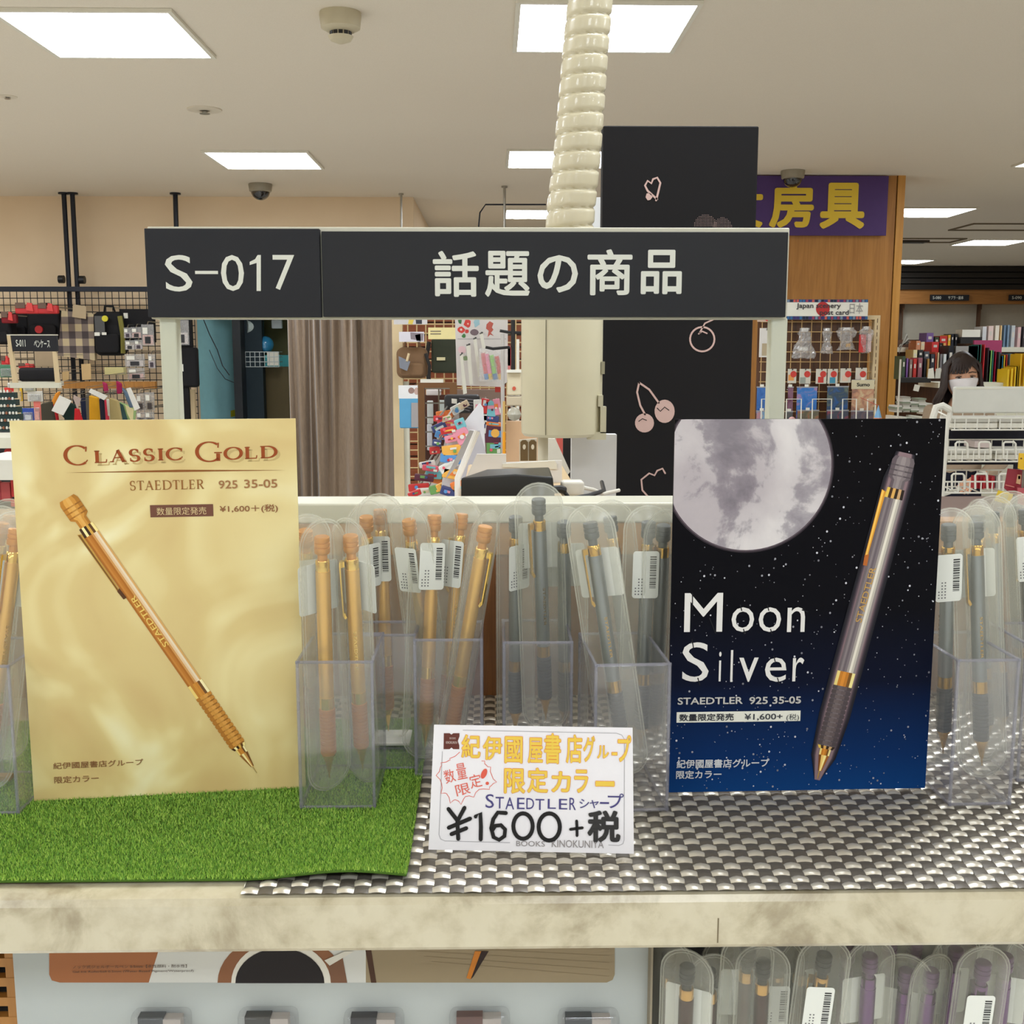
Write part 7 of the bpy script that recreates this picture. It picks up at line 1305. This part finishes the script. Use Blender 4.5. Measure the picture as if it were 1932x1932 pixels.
# ================================================================== WHITE WIRE STAND
YB2 = 3.5
def s2(px, py, Y=YB2): q = P(px, py, Y); return Vector((q.x, q.y, q.z))
ws = root('wire_stand', 'white wire rack with blank white sign board in front of the woman', 'rack', (s2(1795, 960).x, YB2, 0)); L0 = ws.location
x0, z0, x1, z1 = bx(1794, 729, 2010, 779, YB2); xr0, xr1 = x0 - L0.x, x1 - L0.x
box('sign_board', mat((206, 206, 196), .4), xr0, -.02, z0, xr1, .0, z1, ws, .006, 3); box('board_edge', OFFW, xr0 + .004, -.021, z1 - .008, xr1, -.0195, z1 - .004, ws)
def w3(px, py, dy=0): q = P(px, py, YB2 + dy); return (q.x - L0.x, dy, q.z)
m = MB(); sp_ = [w3(1796, 770), w3(1786, 800), w3(1782, 860), w3(1776, 940), w3(1770, 1010)]; m.tube(sp_, .009, 8); m.tube([w3(1795, 775), w3(1778, 765), w3(1766, 768), w3(1760, 790), w3(1752, 840, .1), w3(1748, 1000, .1)], .011, 8); m.obj('side_frame', WHITE, ws)
for a_ in ((w3(1770, 1010)[0], 0), (w3(1748, 1000)[0], .1), (xr1, 0), (xr1, .25)): MB().tube([(a_[0], a_[1], 0), (a_[0], a_[1], w3(1770, 1000)[2])], .009, 8).obj('leg', WHITE, ws)
for ti, (yt, ym, yb_, xl_) in enumerate(((789, 803, 811, 1796), (849, 868, 872, 1789), (909, 929, 929, 1782))):
    zt_, zb2 = w3(1800, yt)[2], w3(1800, yb_)[2]; zt_ = w3(1800, (yt if ti == 0 else ym - 19 + 19))[2]; zr_ = w3(1800, (789, 849, 909)[ti])[2]; xl = w3(xl_, yt)[0]; dd_ = .16
    zmid = zr_; zbot = w3(1800, (811, 871, 930)[ti])[2]; m = MB()
    m.tube([(xl, 0, zmid), (xr1, 0, zmid)], .0028, 6); m.tube([(xl, 0, zbot), (xr1, 0, zbot)], .0028, 6); m.tube([(xl, dd_, zbot), (xr1, dd_, zbot)], .0028, 6); m.tube([(xl, dd_, zmid + .02), (xr1, dd_, zmid + .02)], .0028, 6); m.tube([(xl, 0, zmid), (xl, dd_, zmid + .02)], .0028, 6); m.obj('rim_wire', WHITE, ws)
    k = 0; xx = xl + .01; st = .036
    while xx < xr1:
        MB().tube([(xx, 0, zmid + (.0)), (xx, 0, zbot), (xx + .02, dd_, zbot), (xx + .02, dd_, zmid + .02)], .0022, 5).obj('basket_wire', WHITE, ws); xx += st
    if ti:
        for pl_, pr_ in (((1803, 1825), (1847, 1868), (1893, 1916)), ((1796, 1819), (1840, 1862), (1885, 1908)))[ti - 1]:
            yt2 = (834, 894)[ti - 1]; yl2 = (865, 923)[ti - 1]; MB().tube([w3(pl_, yl2, -.004), w3(pl_, yt2 + 3, -.004), w3(pl_ + 3, yt2, -.004), w3(pr_ - 3, yt2, -.004), w3(pr_, yt2 + 3, -.004), w3(pr_ + 1, yl2, -.004)], .0034, 6).obj('loop', WHITE, ws)
    z3_ = zbot + .004
    if ti < 2:
        bt = ((1800, 1888), (1893, 1960)) if ti == 0 else ((1792, 1878), (1884, 1960))
        for bi, (pa, pb2) in enumerate(bt):
            xa_, xb_ = w3(pa, yt)[0] + L0.x, w3(pb2, yt)[0] + L0.x; yy0, yy1 = ((784, 803), (844, 864))[ti]
            for lv in range(2):
                zq0 = z3_ + lv * .018; o = MB().box(-(xb_ - xa_) / 2 * (1 - .03 * lv), .0, 0, (xb_ - xa_) / 2, .1, .0165).obj('white_box', mat(((224, 220, 206), (216, 214, 204))[lv], .5)); o.location = ((xa_ + xb_) / 2, YB2 + .02, zq0); tag(o, '%s flat white box in the %s basket, %s stack' % (('bottom', 'top')[lv], ('upper', 'middle')[ti], ('left', 'right')[bi]), 'box', 'flat white boxes in the wire stand'); bev(o, .001, 1)
    else:
        for bi, (pa, pb2, c_, hh) in enumerate(((1838, 1877, (170, 30, 44), 30), (1878, 1892, (170, 164, 156), 28))):
            x0, z0, x1, z1 = bx(pa, 898, pb2, 930, YB2 + .08); o = MB().box(0, 0, 0, x1 - x0, .03, z1 - z3_).obj('card_pack', mat(c_, .5)); o.location = (x0, YB2 + .08, z3_); tag(o, ('red pack of cards behind the loops of the lowest basket', 'grey pack right of the red pack in the lowest basket')[bi], 'card pack')
            for j in range(5 if bi == 0 else 0):
                box('card_edge', mat((150, 24, 40) if j % 2 else (190, 50, 56), .5), (x1 - x0) * .2 * j, -.006 - .001 * (j % 2), .0, (x1 - x0) * .2 * j + .004, 0, (z1 - z3_) * (1 - .06 * (j % 3)), o)
x0, z0, x1, z1 = bx(1838, 836, 1866, 852, YB2 + .03); o = MB().box(-.03, 0, 0, .02, .08, .02).obj('clear_packet', mat((206, 190, 184), .3)); o.location = (x0 + .03, YB2 + .03, w3(1800, 871)[2] + .042); tag(o, 'crumpled pale packet lying on the boxes of the middle basket', 'packet')
t = root('dark_shirt_panel', 'dark navy back plate behind the wire stand baskets', 'panel', (L0.x, YB2 + .2, 0)); box('panel', mat((34, 34, 46), .7), w3(1780, 900)[0], 0, w3(1800, 889)[2], xr1, .01, w3(1800, 815)[2], t); box('support', mat((34, 34, 46), .7), xr1 - .05, 0, 0, xr1, .01, w3(1800, 889)[2], t)
o = ppoly('paper_sheet', ((1780, 928), (1812, 920), (1818, 924), (1782, 936)), YB2 + .05, .004, WHITE, 'white paper sheet slanting into the lowest basket at left', 'paper')
# red cards and yellow cards at the right edge
YQ = 2.6
def rc(pts, c_, l_, bits=(), Y=YQ):
    t = root('greeting_card', l_, 'card', P(*pts[0], Y), group='red and yellow cards at the right edge'); ppoly('card', pts, Y, .003, mat(c_, .4), parent=t)
    for bp_, bc2 in bits: ppoly('printed_patch', bp_, Y - .001, .001, mat(bc2, .5), parent=t)
    a = P(sum(p[0] for p in pts) / len(pts), max(p[1] for p in pts) - 2, Y) - t.location; zf_ = P(1850, 975, 2.45).z - t.location.z; MB().tube([(a.x, .0062, a.z + .01), (a.x, .0062, zf_ + .003)], .003, 5).obj('stem', STEEL, t); MB().lathe([(.012, 0), (.012, .004)], 12, (a.x, .0062, zf_ + .0004)).obj('foot', STEEL, t); return t
rc(((1895, 921), (1902, 884), (1945, 888), (1945, 945), (1905, 930)), (136, 34, 46), 'dark red festive card at the right edge below the baskets', [(((1917, 912), (1920, 895), (1927, 896), (1925, 914)), (206, 160, 120)), (((1897, 914), (1914, 918), (1914, 920), (1897, 916)), (190, 110, 100)), (((1921, 898), (1925, 898), (1925, 904), (1921, 904)), (200, 90, 50))])
rc(((1920, 920), (1945, 922), (1945, 958), (1921, 950)), (170, 80, 84), 'rose red card in front of the dark red card', Y=YQ - .03); rc(((1921, 884), (1923, 855), (1945, 856), (1945, 890)), (206, 164, 30), 'yellow tag with hole at the right edge above the red card', [([(1927 + 1.6 * math.cos(v), 865 + 1.6 * math.sin(v)) for v in np.linspace(6, 0, 8)], (90, 60, 20))], Y=YQ - .02)
rc(((1877, 945), (1884, 925), (1912, 932), (1905, 952)), (206, 176, 40), 'yellow tilted card with pale picture below the baskets', [(((1888, 940), (1890, 930), (1903, 934), (1901, 942)), (190, 176, 110))], Y=YQ - .04)
lowb = MB().box(0, 0, 0, .9, .35, P(1850, 975, 2.45).z).obj('low_counter', mat((120, 100, 92), .6)); lowb.location = (P(1760, 960, 2.45).x, 2.45, 0); tag(lowb, 'brownish low counter below the red and yellow cards', 'counter')
